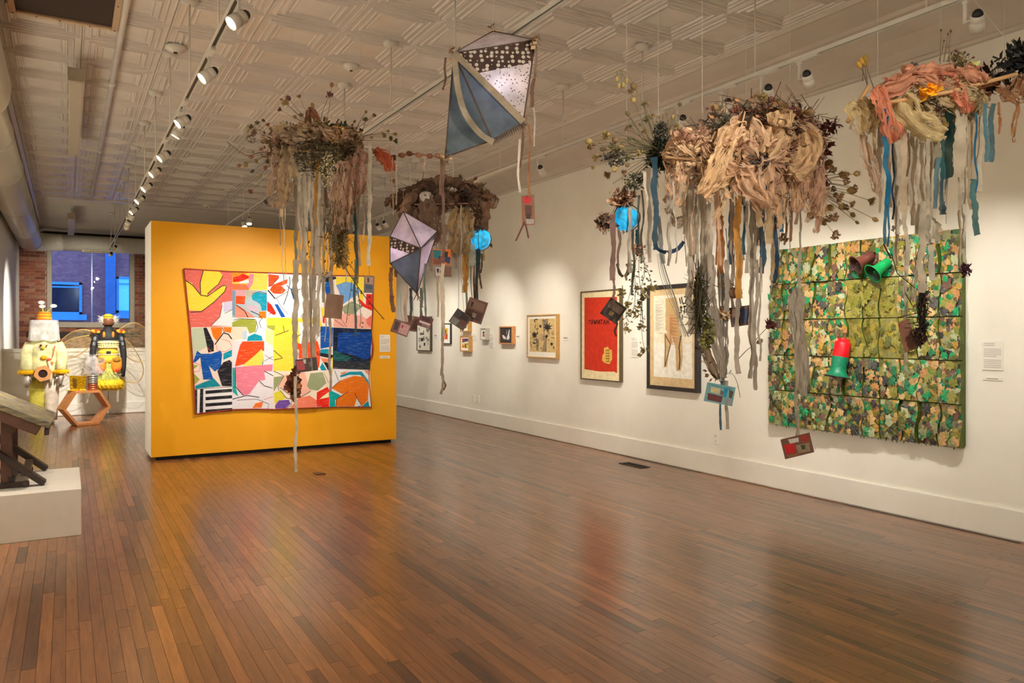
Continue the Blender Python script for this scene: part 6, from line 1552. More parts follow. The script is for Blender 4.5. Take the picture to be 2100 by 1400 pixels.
k1 = kite('kite_lantern', 'small faceted kite lantern glowing violet, tied under the brown hoop nest', V5,
     [(('A', 'B', 'Dm'), lace_w, 'lace_panel'), (('A', 'Dm', 'C'), white_p, 'white_panel'), (('C', 'Dm', mid(V5['Dm'], V5['E'], .35), mid(V5['C'], V5['E'], .4)), crochet, 'crochet_band'), ((mid(V5['C'], V5['E'], .4), mid(V5['Dm'], V5['E'], .35), 'E'), white_p, 'white_panel'), (('E', 'Dm', 'G'), dark_p, 'dark_panel'),
      (('Dm', 'B', 'G'), white_p, 'white_panel'), (('Dm', 'B', mid(V5['B'], V5['G'], .12), mid(V5['Dm'], V5['G'], .03)), teal_p, 'teal_panel'), (('A', 'H', 'B'), white_p, 'back_panel'), (('A', 'C', 'H'), white_p, 'back_panel'), (('C', 'E', 'H'), white_p, 'back_panel'), (('E', 'G', 'H'), dark_p, 'back_panel'), (('B', 'H', 'G'), white_p, 'back_panel')],
     [('A', 'B'), ('A', 'C'), ('A', 'Dm'), ('B', 'Dm'), ('C', 'Dm'), ('C', 'E'), ('E', 'Dm'), ('E', 'G'), ('Dm', 'G'), ('B', 'G')], at(835, 525, d5+.06), (222, 206, 250), .65)
for q_ in ((822, 436, 822, 520, 5, BROWN), (818, 520, 812, 568, 6, (120, 92, 84)), (803, 548, 803, 610, 8, (132, 100, 96)), (804, 606, 808, 640, 9, (128, 96, 86)), (833, 570, 832, 660, 9, (214, 190, 170)), (842, 590, 843, 650, 6, (72, 92, 100)), (863, 590, 864, 655, 6, SAGE), (872, 540, 873, 650, 4, SAGE), (845, 590, 846, 655, 2, GREY), (898, 565, 900, 650, 5, BEIGE)): hang(k1, d5, *q_, jit=.05)
for a, b in (((853, 600), (868, 630)), ((856, 600), (848, 616)), ((854, 600), (862, 612)), ((858, 600), (856, 616))): MB().tube([at(*a, d5), at(*b, d5)], .004, 5).build('stick', M((150, 108, 76), .7), k1)
lines(k1, [V5['A']])
postcard(822, 672, d5, .15, .115, .35, 'pink and brown card with red dot, hanging lowest left beside the yellow partition', (128, 90, 84), [((196, 150, 150), .42, .1, .97, .9), ((180, 40, 44), .5, .25, .62, .5), ((70, 48, 46), .1, .15, .36, .8)])
postcard(843, 663, d5+.06, .115, .13, .15, 'plain brown card hanging behind the pink and brown card', (126, 92, 78), [])
postcard(872, 660, d5-.04, .12, .09, .32, 'dark red and white photo card hanging before the black and white print', (110, 54, 56), [((214, 206, 200), .1, .5, .9, .72), ((60, 34, 36), .2, .1, .8, .4), ((150, 120, 116), .3, .75, .95, .95)])
postcard(906, 527, D2-.3, .155, .135, .03, 'bright orange teal and blue collage card under the brown hoop nest', (226, 118, 30), [((24, 120, 124), .02, .05, .45, .6), ((36, 56, 100), .3, .45, .98, .9), ((40, 30, 30), .55, .12, .85, .5), ((196, 60, 40), .42, .5, .68, .75), ((140, 84, 60), .02, .6, .5, .98), ((226, 118, 30), .5, .8, .8, .98)])
postcard(909, 557, D2-.28, .145, .09, .0, 'black and white photo card hanging just below the bright collage card', (132, 98, 82), [((216, 208, 196), .02, .03, .5, .97), ((60, 46, 40), .1, .2, .25, .6), ((60, 46, 40), .3, .4, .42, .9)])

# ---------------------------------------------------------------- large kite lantern
d6 = 4.42
V6 = {'A': at(931, 109, d6), 'B': at(1098, 82, d6+.05), 'Cc': at(1011, 64, d6+.22), 'Dd': at(1073, 251, d6-.05), 'E': at(1010, 287, d6-.12), 'Ff': at(913, 322, d6), 'H': at(990, 215, d6+.30), 'X': at(1000, 175, d6-.16)}
m1_, m2_ = mid(V6['A'], V6['Dd'], .36), mid(V6['B'], V6['Dd'], .28)
k2 = kite('kite_lantern', 'large dark and lace kite lantern glowing blue, hanging high in mid room', V6,
     [(('A', 'B', m2_, mid(V6['A'], V6['Dd'], .30)), crochet, 'crochet_band'), ((mid(V6['A'], V6['Dd'], .30), m2_, 'Dd'), SPOTS((214, 198, 180), (96, 76, 62), 58.0, .24, .4), 'lace_panel'), (('A', 'Dd', 'E'), dark_p, 'dark_panel'), (('A', 'E', 'Ff'), CLOTH((100, 110, 116), trans=.2), 'dark_panel'),
      (('A', 'Cc', 'B'), SPOTS((206, 188, 168), (110, 84, 66), 40.0, .14, .4), 'top_panel'), (('B', 'H', 'Dd'), white_p, 'back_panel'), (('A', 'H', 'Ff'), dark_p, 'back_panel'), (('E', 'H', 'Ff'), dark_p, 'back_panel'), (('Dd', 'H', 'E'), dark_p, 'back_panel'), (('Cc', 'H', 'B'), white_p, 'back_panel'), (('A', 'H', 'Cc'), white_p, 'back_panel')],
     [('A', 'B'), ('A', 'Cc'), ('Cc', 'B'), ('B', 'Dd'), ('A', 'Ff'), ('E', 'Ff'), ('Dd', 'E'), ('A', 'Dd'), ('A', 'E')], at(1020, 195, d6+.12), (196, 204, 255), 1.0)
def tape(pts, w, rgb): ribbon(k2, [p - F3*.012 for p in pts], w, CLOTH(rgb), 'seam_tape', 0, 0, .02, .03)
tape([V6['A'], mid(V6['A'], V6['Dd'], .5) - F3*.01, V6['Dd']], .04, (178, 160, 134)); tape([V6['A'], at(940, 185, d6-.04), at(955, 235, d6-.08), at(985, 275, d6-.11), at(1012, 292, d6-.12)], .035, (180, 164, 140))
for k in range(16):
    p = mid(V6['E'], V6['Dd'], k/15); MB().tube([p, p - U3*.03 + L3*.008, p + L3*.012], .0028, 4).build('lace_edge', M((74, 58, 52), .9), k2)
for q_ in ((914, 118, 909, 185, 5, BROWN), (1098, 90, 1096, 160, 6, (150, 126, 110)), (1096, 160, 1090, 220, 8, (120, 92, 80)), (1072, 255, 1068, 345, 5, (128, 96, 82)), (1084, 255, 1085, 402, 4, RUST), (1094, 220, 1094, 300, 3, GREY), (1066, 285, 1065, 395, 5, IVORY), (909, 322, 909, 560, 6, (126, 100, 86)), (905, 325, 902, 400, 5, (140, 110, 92)), (909, 540, 908, 690, 9, BEIGE), (908, 690, 907, 770, 6, (170, 150, 132)), (908, 765, 905, 808, 5, (170, 150, 132)), (909, 770, 912, 800, 4, BROWN)): hang(k2, d6, *q_, jit=.03)
for u, v in ((931, 109), (1098, 82), (1073, 252), (1011, 64), (913, 322)):
    dd = d6 + (.22 if u == 1011 else 0); leaves(k2, at(u, v, dd), (.035, .03, .035), 26, [(110, 84, 62), (84, 66, 50), (150, 126, 96)], (.02, .04), 'corner_knot', u)
lines(k2, [V6['A'], V6['B'], V6['Cc']])
postcard(1083, 431, d6, .076, .176, -.04, 'tall narrow brown card with red patch, hanging under the large kite', (128, 86, 62), [((176, 34, 48), .15, .03, .75, .28), ((84, 52, 42), .25, .32, .8, .7), ((150, 140, 136), .3, .78, .95, .97), ((60, 40, 36), .3, .6, .7, .8)], -.25)
for a, b in (((1076, 455), (1058, 494)), ((1078, 460), (1084, 488))): MB().tube([at(*a, d6), at(*b, d6)], .005, 5).build('twig_tail', M((96, 50, 44), .8), k2)
# ---------------------------------------------------------------- nest three: big pink gauze nest
D3 = 4.0; c3 = at(1530, 320, D3)
n3 = empty('hanging_nest', c3, 'largest pink gauze nest with dried seed heads, hanging between camouflage relief and framed print', 'hanging sculpture', 'hanging nests')
GZ = [(224, 184, 148), (214, 172, 138), (230, 194, 154), (204, 160, 132), (226, 188, 144)]
twigs(n3, at(1535, 310, D3), (.36, .26, .2), 420, [(76, 58, 42), (96, 74, 52), (58, 46, 36)], (.12, .4), .0026, seed=23)
leaves(n3, at(1545, 250, D3), (.36, .2, .1), 800, [(96, 62, 46), (120, 84, 56), (70, 52, 40), (58, 56, 40)], (.015, .04), seed=24)
wraps(n3, at(1530, 320, D3), (.34, .26, .20), 62, GZ, (.025, .085), (-1.0, .5), .74, 2.0, (.7, 1.22))
wraps(n3, at(1440, 310, D3), (.18, .2, .12), 20, GZ, (.03, .08), (-.8, .8), .8, 1.8, (.75, 1.2))
wraps(n3, at(1620, 330, D3), (.14, .2, .20), 20, [(206, 166, 140), (190, 152, 130)], (.03, .07), (-.9, .9), .78, 1.8, (.75, 1.25))
drips(n3, at(1530, 350, D3), (.40, .26, .12), 24, GZ, (.10, .30), (.03, .08), .8)
leaves(n3, at(1515, 335, D3-.22), (.07, .05, .05), 200, [(40, 40, 36), (56, 54, 46), (30, 32, 30)], (.02, .05), seed=25)
MB().tube([at(1365, 322, D3-.1), at(1440, 328, D3-.15), at(1530, 345, D3-.1)], .007, 7).build('stick', wood, n3, True)
MB().tube([at(1395, 425, D3), at(1360, 330, D3)], .005, 6).build('stick', wood, n3, True)
# knotted swags across the front
for pts, w in (([(1500, 290), (1530, 265), (1565, 320), (1600, 300)], .10), ([(1440, 400), (1480, 340), (1500, 280), (1530, 262)], .10), ([(1490, 335), (1520, 345), (1560, 338), (1575, 320)], .05), ([(1520, 345), (1540, 385), (1580, 410), (1595, 422)], .06), ([(1575, 320), (1570, 370), (1580, 420)], .07), ([(1605, 225), (1600, 270), (1570, 320)], .09), ([(1650, 270), (1665, 300), (1650, 340), (1615, 360)], .08)):
    gauze(n3, [at(u, v, D3-.28) for u, v in pts], w*1.3, rn.choice(GZ), .88, 4, .3)
spray(n3, D3, (1640, 380), [(1756,356),(1735,371),(1747,391),(1746,417),(1726,423),(1712,446),(1689,455),(1671,416),(1702,425),(1713,482),(1795,450),(1785,411),(1698,335),(1707,347),(1732,359),(1719,405),(1662,440),(1607,487)], .034, ((164, 134, 82), (146, 110, 70)), jit=.15)
spray(n3, D3, (1560, 270), [(1467,221),(1563,200),(1575,206),(1602,218),(1530,225),(1510,224),(1659,230),(1585,232),(1548,232),(1622,240),(1498, 262),(1478,270)], .034, ((150, 116, 72), (160, 136, 80), (130, 76, 58)))
D3b = 4.2
twigs(n3, at(1560, 275, D3), (.40, .25, .20), 170, [(104, 78, 54), (84, 62, 46), (122, 98, 62), (92, 44, 40)], (.12, .26), .0020, 'loose_stalks', 61, .6)
leaves(n3, at(1492, 272, D3-.2), (.07, .05, .08), 420, [(52, 52, 40), (40, 42, 34), (84, 66, 46)], (.012, .03), seed=62)
leaves(n3, at(1600, 245, D3-.1), (.16, .1, .06), 420, [(110, 70, 48), (90, 60, 44), (74, 36, 34)], (.015, .04), seed=63)
leaves(n3, at(1560, 330, D3-.27), (.05, .03, .05), 160, [(60, 48, 40), (44, 38, 34)], (.015, .035), seed=64)
leaves(n3, at(1615, 330, D3-.2), (.07, .04, .08), 220, [(92, 60, 48), (74, 44, 38)], (.015, .035), seed=65)
q_ = random.Random(66)
spray(n3, D3b, (1352, 312), [(1352 - abs(q_.gauss(75, 30)), 312 + q_.uniform(-70, 65)) for k in range(16)] + [(1352 + q_.uniform(-40, 45), 312 - q_.uniform(50, 105)) for k in range(8)], .022, (OLH, (124, 100, 62), (98, 88, 58)), srgb=(104, 96, 62))
spray(n3, D3, (1645, 385), [(1655 + q_.uniform(20, 110), 385 + q_.uniform(-40, 75)) for k in range(16)], .024, ((150, 124, 76), (128, 98, 62)), jit=.15, srgb=(104, 96, 60))
spray(n3, D3, (1570, 280), [(1560 + q_.gauss(0, 60), 215 + q_.uniform(-18, 28)) for k in range(16)], .026, ((140, 108, 66), (120, 72, 54), (110, 96, 60)), jit=.15)
spray(n3, D3b, (1352, 312), [(1209,290),(1212,298),(1236,306),(1245,276),(1263,287),(1266,308),(1261,347),(1248,357),(1291,320),(1222,323),(1287,338),(1327,245),(1299,206),(1293,188),(1287,233),(1386,263),(1300,178),(1256,300),(1275,300),(1282,352)], .032, (OLH, (118, 92, 56), (96, 88, 54)), srgb=(104, 96, 62))
for hu, hv in ((1265, 162), (1278, 174), (1269, 176), (1285, 166)):
    ps = [at(1345, 300, D3b), at(1320, 220, D3b), at(1290, 155, D3b), at(1268 + (hu-1268)*.4, 146, D3b), at(hu, hv, D3b)]
    s_ = MB().tube(spline(ps, 4), .002, 5).build('dried_stem', M((108, 98, 62), .8, var=.2), n3, True)
    hd = link('seed_head', HEADS.get(('bud', OLH)) or list(HEADS.values())[0], None, s_); hd.location = at(hu, hv, D3b) - c3; hd.scale = (.026,)*3; hd.rotation_euler = (math.pi, 0, 0)
for k in range(26):
    a = rn.uniform(0, 6.283); l_ = rn.uniform(50, 125)
    MB().tube(spline([at(1352, 312, D3b), at(1352 + l_*.5*math.cos(a) + rn.uniform(-8, 8), 312 + l_*.4*math.sin(a), D3b + rn.uniform(-.1, .1)), at(1352 + l_*math.cos(a), 312 + l_*.8*math.sin(a), D3b + rn.uniform(-.2, .2))], 4), .0015, 4).build('dried_stem', M((84, 76, 52), .8), n3)
leaves(n3, at(1356, 318, D3b), (.09, .08, .08), 600, [(50, 54, 38), (66, 66, 44), (40, 42, 34)], (.015, .04), seed=27)
leaves(n3, at(1356, 275, D3b-.05), (.05, .04, .07), 380, [(36, 38, 32), (50, 50, 40)], (.01, .025), seed=28)
leaves(n3, at(1260, 325, D3b), (.08, .06, .04), 240, [(60, 56, 44), (46, 44, 38)], (.01, .025), seed=29)
leaves(n3, at(1305, 372, D3b), (.08, .06, .05), 300, [(60, 60, 42), (46, 46, 36)], (.01, .022), seed=30)
vine(n3, [at(1352, 318, D3b), at(1300, 325, D3b), at(1240, 322, D3b)], (58, 50, 40), [(50, 46, 38)], 30, .022)
vine(n3, [at(1352, 325, D3b), at(1320, 360, D3b), at(1285, 385, D3b)], (58, 50, 40), [(50, 50, 38)], 30, .022)
# dark red amaranth at the right
for pts in (((1615, 235), (1640, 250), (1650, 275), (1640, 300)), ((1645, 265), (1680, 255), (1700, 262), (1712, 253)), ((1660, 275), (1690, 285), (1690, 310)), ((1640, 330), (1675, 340), (1690, 365), (1690, 385)), ((1650, 310), (1680, 300), (1692, 320)), ((1600, 290), (1620, 300), (1640, 320))):
    vine(n3, [at(u, v, D3-.05) for u, v in pts], (74, 30, 30), [(104, 36, 34), (84, 32, 32), (120, 48, 42)], 80, .036, .0035, 'amaranth')
gauze(n3, [at(1368, 425, D3), at(1385, 455, D3), at(1402, 450, D3), at(1420, 440, D3)], .04, (170, 150, 128), .9, 3)
rib3 = [(1415,400,1416,685,14,GREY),(1432,410,1430,545,10,(196,184,164)),(1438,400,1440,560,8,(190,178,158)),(1446,410,1448,565,9,(184,172,152)),(1424,450,1422,520,9,(180,164,144)),(1456,430,1458,600,7,GREY),
 (1478,470,1476,605,13,ORNG),(1474,430,1478,490,9,RUST),(1515,430,1514,612,14,(216,160,84)),(1502,450,1501,542,11,BLUE),(1527,450,1526,522,7,(52,100,120)),(1562,410,1562,560,12,(44,92,118)),(1590,450,1591,580,8,NAVY),(1606,425,1605,475,7,BLUE),
 (1512,600,1511,766,11,GREY),(1541,420,1541,776,12,GREY),(1552,560,1548,800,7,(178,166,152)),(1560,555,1556,740,5,GREY),(1533,440,1535,560,8,GREY),(1550,430,1551,550,9,(182,168,150)),(1490,560,1489,640,10,(176,166,152)),
 (1341,350,1344,512,12,(48,74,88)),(1330,372,1333,538,9,GREY),(1322,380,1326,520,6,(190,178,160)),(1375,385,1372,545,8,(172,162,146)),(1380,400,1386,540,4,GREY),(1351,470,1358,540,9,(150,152,150)),(1402,420,1404,480,8,BEIGE),
 (1492,345,1496,392,10,BLUE),(1522,370,1520,420,6,TEAL),(1566,400,1566,440,9,(60,110,130)),(1642,430,1640,610,4,(190,178,158)),(1620,440,1622,495,5,RUST),(1632,420,1634,460,6,(160,130,104)),(1470,420,1470,470,10,PINK),(1558,420,1557,465,12,TAN),(1576,425,1574,500,14,TAN),(1600,420,1598,470,10,PINK)]
for q_ in rib3: hang(n3, D3-.05, *q_)
# grey cloth, moss bundle and twisted end above the card
gauze(n3, [at(1452, 520, D3-.05), at(1456, 600, D3-.05), at(1468, 680, D3-.05), at(1484, 776, D3-.05)], .055, (186, 174, 160), .96, 3, .2, name='grey_cloth', ang=1.57)
gauze(n3, [at(1480, 560, D3), at(1484, 660, D3), at(1486, 770, D3)], .04, (164, 160, 150), .9, 3, .25, name='grey_cloth', ang=1.57)
gauze(n3, [at(1438, 690, D3), at(1456, 740, D3), at(1474, 778, D3)], .045, (190, 172, 152), .95, 3, .2, name='grey_cloth', ang=1.2)
twigs(n3, at(1434, 615, D3-.05), (.03, .03, .17), 160, [(70, 64, 40), (54, 48, 34), (84, 74, 46)], (.1, .25), .002, 'moss_strand', 31, 5)
leaves(n3, at(1434, 610, D3-.05), (.028, .03, .16), 420, [(74, 68, 40), (58, 52, 34)], (.008, .02), 'moss', 32)
leaves(n3, at(1450, 680, D3-.05), (.035, .03, .10), 420, [(96, 94, 44), (80, 80, 40), (112, 104, 56)], (.010, .024), 'moss', 33)
vine(n3, [at(1432, 700, D3), at(1445, 740, D3), at(1462, 770, D3), at(1478, 778, D3)], (74, 54, 40), [(104, 76, 56), (84, 66, 44)], 26, .026)
vine(n3, [at(1480, 770, D3), at(1500, 765, D3), at(1512, 785, D3), at(1518, 815, D3)], (74, 64, 50), [(112, 92, 58)], 4, .02, .0014)
spray(n3, D3, (1500, 600), [(1490, 577), (1502, 600), (1478, 640)], .05, ((186, 160, 130), (140, 104, 80)), ['pod'], jit=.03, srgb=(80, 60, 44))
spray(n3, D3, (1488, 470), [(1491, 580)], .04, ((96, 52, 44),), ['bud'], jit=.0, srgb=(60, 44, 36))
stem(n3, at(1515, 735, D3), at(1558, 700, D3), 'bud', .03, (140, 110, 84), (78, 52, 42)); stem(n3, at(1540, 710, D3), at(1577, 668, D3), 'flower', .05, (92, 40, 40), (78, 52, 42))
leaves(n3, at(1484, 645, D3), (.035, .03, .03), 60, [(170, 140, 112), (140, 108, 84), (196, 172, 144)], (.02, .035), 'dried_petals', 34, 1.5)
# netting strand
for k in range(10):
    o_ = rn.uniform(-8, 8)
    MB().tube(spline([at(1352 + o_*.6, 520, D3), at(1362 + o_, 565, D3 + rn.uniform(-.03, .03)), at(1378 + o_, 610, D3), at(1394 + o_*.5, 655, D3), at(1406 + o_, 690, D3)], 6), .0012, 4).build('net_strand', M((140, 142, 138), .8), n3)
# blue swag
ribbon(n3, [at(1342, 500, D3), at(1352, 513, D3), at(1370, 517, D3), at(1390, 510, D3), at(1402, 495, D3)], .02, CLOTH((52, 70, 96)), 'blue_swag', 0)
# wrapped cloth at the right and its tail
gauze(n3, [at(1637, 590, D3-.05), at(1632, 640, D3-.05), at(1644, 720, D3-.05), at(1647, 812, D3-.05)], .065, (186, 176, 160), .97, 3, .2, name='grey_cloth', ang=1.57)
ribbon(n3, [at(1640, 600, D3-.05), at(1626, 630, D3-.05), at(1624, 670, D3-.05)], .03, CLOTH(GREY), 'grey_cloth', 0)
for q_ in ((1634, 640, 1634, 905, 7, (184, 172, 154)), (1640, 475, 1638, 600, 4, (176, 168, 152)), (1480, 780, 1481, 882, 5, (46, 96, 120)), (1490, 780, 1491, 880, 8, (190, 180, 162)), (1482, 775, 1484, 800, 9, (120, 120, 108))): hang(n3, D3-.06, *q_, jit=.02)
lines(n3, [at(1440, 300, D3), at(1620, 290, D3), at(1530, 280, D3+.2), at(1350, 310, D3b)])
postcard(1476, 808, D3-.08, .150, .100, .19, 'turquoise framed landscape card hanging lowest under the largest nest', (120, 168, 172), [((206, 196, 150), .15, .18, .5, .5), ((110, 60, 60), .08, .55, .62, .92), ((96, 150, 160), .05, .05, .9, .2), ((30, 150, 190), .6, .12, .75, .6), ((120, 90, 84), .5, .3, .62, .55), ((150, 150, 154), .7, .65, .97, .97), ((92, 76, 64), .8, .2, .95, .6)])
postcard(1519, 648, D3+.05, .115, .105, -.14, 'dark photo card with blue figure behind grey ribbons of the largest nest', (112, 84, 74), [((60, 76, 110), .5, .15, .85, .9), ((150, 116, 96), .08, .1, .45, .5), ((60, 46, 44), .1, .55, .45, .92)])
postcard(1635, 914, D3-.08, .155, .105, -.24, 'card with red and green shapes hanging below the camouflage relief', (120, 84, 66), [((198, 36, 40), .05, .3, .42, .8), ((214, 206, 196), .25, .08, .6, .32), ((160, 134, 108), .45, .45, .9, .9), ((60, 80, 60), .6, .5, .75, .75), ((168, 60, 50), .65, .05, .95, .4), ((150, 100, 70), .08, .82, .5, .96)])
postcard(1258, 637, 4.45, .115, .115, .6, 'small dark card turned on its corner hanging over the red print', (70, 58, 52), [((120, 100, 84), .1, .1, .9, .5), ((46, 38, 34), .2, .5, .8, .9), ((140, 110, 60), .35, .55, .6, .8)])

# ---------------------------------------------------------------- glowing blue lanterns
def blue_lantern(u, v, d, r, label, seed):
    c = at(u, v, d); o = empty('blue_lantern', c, label, 'lantern', 'glowing blue lanterns')
    q = random.Random(seed); bm = bmesh.new(); bmesh.ops.create_icosphere(bm, subdivisions=2, radius=r)
    for vv in bm.verts: vv.co *= q.uniform(.80, 1.12); vv.co.z *= 1.04
    me = bpy.data.meshes.new('paper_shade'); bm.to_mesh(me); bm.free()
    m = M((60, 170, 200), .5, var=.2, scale=30, emit=(8, 150, 205), estr=.42).copy(); nt = m.node_tree; tc = N(nt, 'ShaderNodeTexCoord'); nz = N(nt, 'ShaderNodeTexNoise', i_Scale=17.0, i_Detail=3.0); nt.links.new(tc.outputs['Object'], nz.inputs['Vector'])
    mr = N(nt, 'ShaderNodeMapRange'); mr.inputs['From Min'].default_value = .35; mr.inputs['From Max'].default_value = .65; mr.inputs['To Min'].default_value = .12; mr.inputs['To Max'].default_value = .8; nt.links.new(nz.outputs[0], mr.inputs[0]); nt.links.new(mr.outputs[0], nt.nodes['Principled BSDF'].inputs['Emission Strength'])
    link('paper_shade', me, m, o)
    for k in range(5):
        a = k*1.26 + q.random(); P = [c + Vector((math.cos(a)*math.cos(e), math.sin(a)*math.cos(e), math.sin(e)))*r*1.07 for e in (-1.4, -.7, 0, .7, 1.4)]
        MB().tube(spline(P, 4), .003, 5).build('willow_rib', M((70, 60, 50), .8), o)
    l = bpy.data.lights.new('lantern_glow', 'POINT'); l.energy = .8; l.color = (.1, .6, 1); l.shadow_soft_size = r
    lo = bpy.data.objects.new('lantern_glow', l); COL.objects.link(lo); lo.parent = o
    return o, c
lb1, lc1 = blue_lantern(1284, 447, 4.3, .075, 'glowing turquoise paper lantern at the left of the largest nest', 3)
d7 = 4.25
leaves(lb1, at(1272, 408, d7), (.07, .05, .05), 160, [(120, 86, 64), (90, 68, 54), (140, 106, 80)], (.02, .05), seed=41)
leaves(lb1, at(1240, 455, d7), (.06, .05, .05), 150, [(100, 74, 58), (80, 62, 50)], (.02, .04), seed=42)
vine(lb1, [at(1290, 420, d7), at(1300, 395, d7), at(1310, 370, d7), at(1340, 340, d7)], (70, 56, 44), [(80, 66, 46)], 24, .03, .0025)
for q_ in ((1257, 440, 1258, 575, 10, (128, 98, 90)), (1258, 570, 1259, 610, 5, (140, 108, 104)), (1290, 425, 1291, 560, 8, GREY), (1298, 470, 1297, 605, 6, (88, 88, 74)), (1306, 470, 1307, 505, 7, (36, 116, 150)), (1268, 470, 1270, 545, 6, (120, 100, 88)), (1274, 440, 1275, 480, 5, (176, 168, 152)), (1316, 390, 1318, 540, 4, (120, 116, 100)), (1311, 400, 1312, 520, 5, (96, 106, 100)), (1264, 655, 1262, 690, 4, (80, 70, 62)), (1286, 540, 1286, 575, 6, (140, 124, 106))): hang(lb1, d7, *q_, jit=.04)
ribbon(lb1, [at(1265, 540, d7), at(1272, 562, d7), at(1282, 566, d7), at(1292, 556, d7)], .016, CLOTH((110, 96, 82)), ang=0)
string(lb1, d7, 1258, 575, 1259, 622, (96, 80, 72), .003)
leaves(lb1, at(1311, 510, d7), (.035, .03, .03), 40, [(176, 140, 116), (150, 112, 92)], (.02, .035), 'dried_rose', 43, 1.4)
for pts in (((1312, 515), (1310, 560), (1316, 610), (1318, 655)), ((1318, 515), (1322, 560), (1314, 600), (1320, 680)), ((1306, 520), (1296, 580), (1284, 640), (1290, 660)), ((1315, 525), (1330, 560), (1338, 590)), ((1300, 540), (1303, 600), (1298, 640)), ((1318, 600), (1314, 660), (1322, 720))):
    vine(lb1, [at(u, v, d7) for u, v in pts], (84, 74, 50), [(124, 112, 68), (108, 98, 60), (92, 84, 56)], 24, .02, .0014, 'leaf_vine')
for u, v in ((1308, 588), (1318, 612), (1309, 630), (1299, 645), (1283, 672), (1316, 668), (1338, 590), (1322, 598), (1275, 600), (1318, 720), (1293, 622)):
    leaves(lb1, at(u, v, d7), (.022, .02, .022), 14, [(112, 96, 58), (96, 84, 52)], (.02, .035), 'leaf_tuft', u)
lines(lb1, [at(1285, 425, 4.3)])
lb2, lc2 = blue_lantern(984, 491, 6.7, .095, 'glowing turquoise paper lantern hanging under the brown hoop nest', 4)
leaves(lb2, at(978, 470, 6.66), (.07, .05, .04), 90, [(76, 60, 50), (96, 74, 58)], (.03, .06), seed=44)
for q_ in ((979, 480, 978, 610, 6, (70, 84, 84)), (981, 510, 982, 545, 8, (30, 120, 140)), (966, 500, 966, 545, 14, (186, 192, 176)), (988, 520, 987, 560, 4, BROWN), (1006, 500, 1006, 506, 6, DKH)): hang(lb2, 6.66, *q_, jit=.03)
lines(lb2, [at(984, 465, 6.7)])

# ---------------------------------------------------------------- nest four: coral gauze, top right
D4 = 3.8; c4 = at(1930, 200, D4)
n4 = empty('hanging_nest', c4, 'coral and cream gauze nest with long ribbons hanging at the top right', 'hanging sculpture', 'hanging nests')
bat = M((204, 160, 108), .55, var=.15, scale=6)
MB().tube([at(1812, 212, D4-.2), at(1940, 190, D4-.2), at(2010, 172, D4-.2), at(2085, 152, D4-.2)], .010, 8).build('stick', bat, n4, True)
MB().tube([at(1738, 250, D4-.05), at(1782, 176, D4-.02)], .010, 8).build('stick', bat, n4, True)
MB().tube([at(1800, 176, D4+.15), at(2060, 165, D4+.2)], .008, 8).build('stick', bat, n4, True)
CO = [(228, 148, 116), (222, 160, 128), (232, 170, 136)]; CR = [(220, 196, 146), (214, 190, 150), (202, 176, 134)]
twigs(n4, at(1920, 205, D4), (.24, .18, .12), 220, [(120, 100, 70), (96, 82, 60), (140, 120, 84)], (.1, .3), .0018, seed=51)
wraps(n4, at(1910, 190, D4), (.26, .2, .10), 26, CO, (.025, .07), (-.6, .9), .82, 1.8, (.8, 1.2))
wraps(n4, at(1900, 215, D4), (.26, .2, .13), 26, CR, (.03, .08), (-.9, .6), .82, 1.8, (.8, 1.15))
wraps(n4, at(2070, 185, D4-.05), (.12, .12, .08), 9, [(190, 140, 100), (176, 126, 90), (200, 150, 112)], (.03, .07), (-.9, .9), .8)
gauze(n4, [at(1800, 180, D4-.2), at(1815, 220, D4-.22), at(1830, 265, D4-.22), at(1838, 290, D4-.2)], .075, CO[0], .9, 4, .3, ang=1.57, name='coral_gauze')
gauze(n4, [at(1790, 185, D4-.15), at(1840, 180, D4-.2), at(1890, 150, D4-.15), at(1920, 145, D4-.1)], .07, CO[1], .9, 4, .3, name='coral_gauze')
gauze(n4, [at(1925, 150, D4-.15), at(1960, 175, D4-.2), at(1975, 200, D4-.2), at(1985, 230, D4-.2)], .09, CO[0], .9, 4, .3, name='coral_gauze')
gauze(n4, [at(1755, 205, D4-.1), at(1770, 240, D4-.12), at(1780, 275, D4-.1)], .12, CR[0], .86, 4, .3, ang=1.57)
gauze(n4, [at(1768, 270, D4-.1), at(1778, 320, D4-.1), at(1795, 360, D4-.1), at(1797, 395, D4-.1)], .05, (206, 176, 150), .85, 3, .3, ang=1.57)
gauze(n4, [at(1850, 200, D4-.2), at(1875, 240, D4-.22), at(1915, 262, D4-.2), at(1940, 270, D4-.2)], .12, CR[0], .92, 4, .25)
gauze(n4, [at(2060, 200, D4-.1), at(2085, 215, D4-.1), at(2080, 250, D4-.1), at(2078, 292, D4-.1)], .02, (182, 128, 88), .9, 2, .3, name='rust_strand')
gauze(n4, [at(2048, 210, D4-.1), at(2050, 245, D4-.1), at(2049, 275, D4-.1)], .015, (182, 128, 88), .9, 2, .3, name='rust_strand')
leaves(n4, at(1908, 185, D4-.24), (.04, .02, .02), 60, [(226, 140, 30), (210, 120, 24)], (.02, .05), 'orange_petals', 52)
spray(n4, D4, (1784, 170), [(1767,125),(1775,121),(1762,133),(1772,130)], .028, (YLH, (150, 118, 40)), ['bud'], jit=.02, srgb=(92, 70, 52))
spray(n4, D4, (1940, 130), [(1930, 62), (1944, 70), (1950, 64), (1936, 84)], .012, (DKH,), ['bud'], jit=.03, srgb=(118, 96, 62))
spray(n4, D4, (1890, 145), [(1870, 130), (1862, 134), (1878, 132)], .014, (DKH, OLH), ['umbel'], jit=.03)
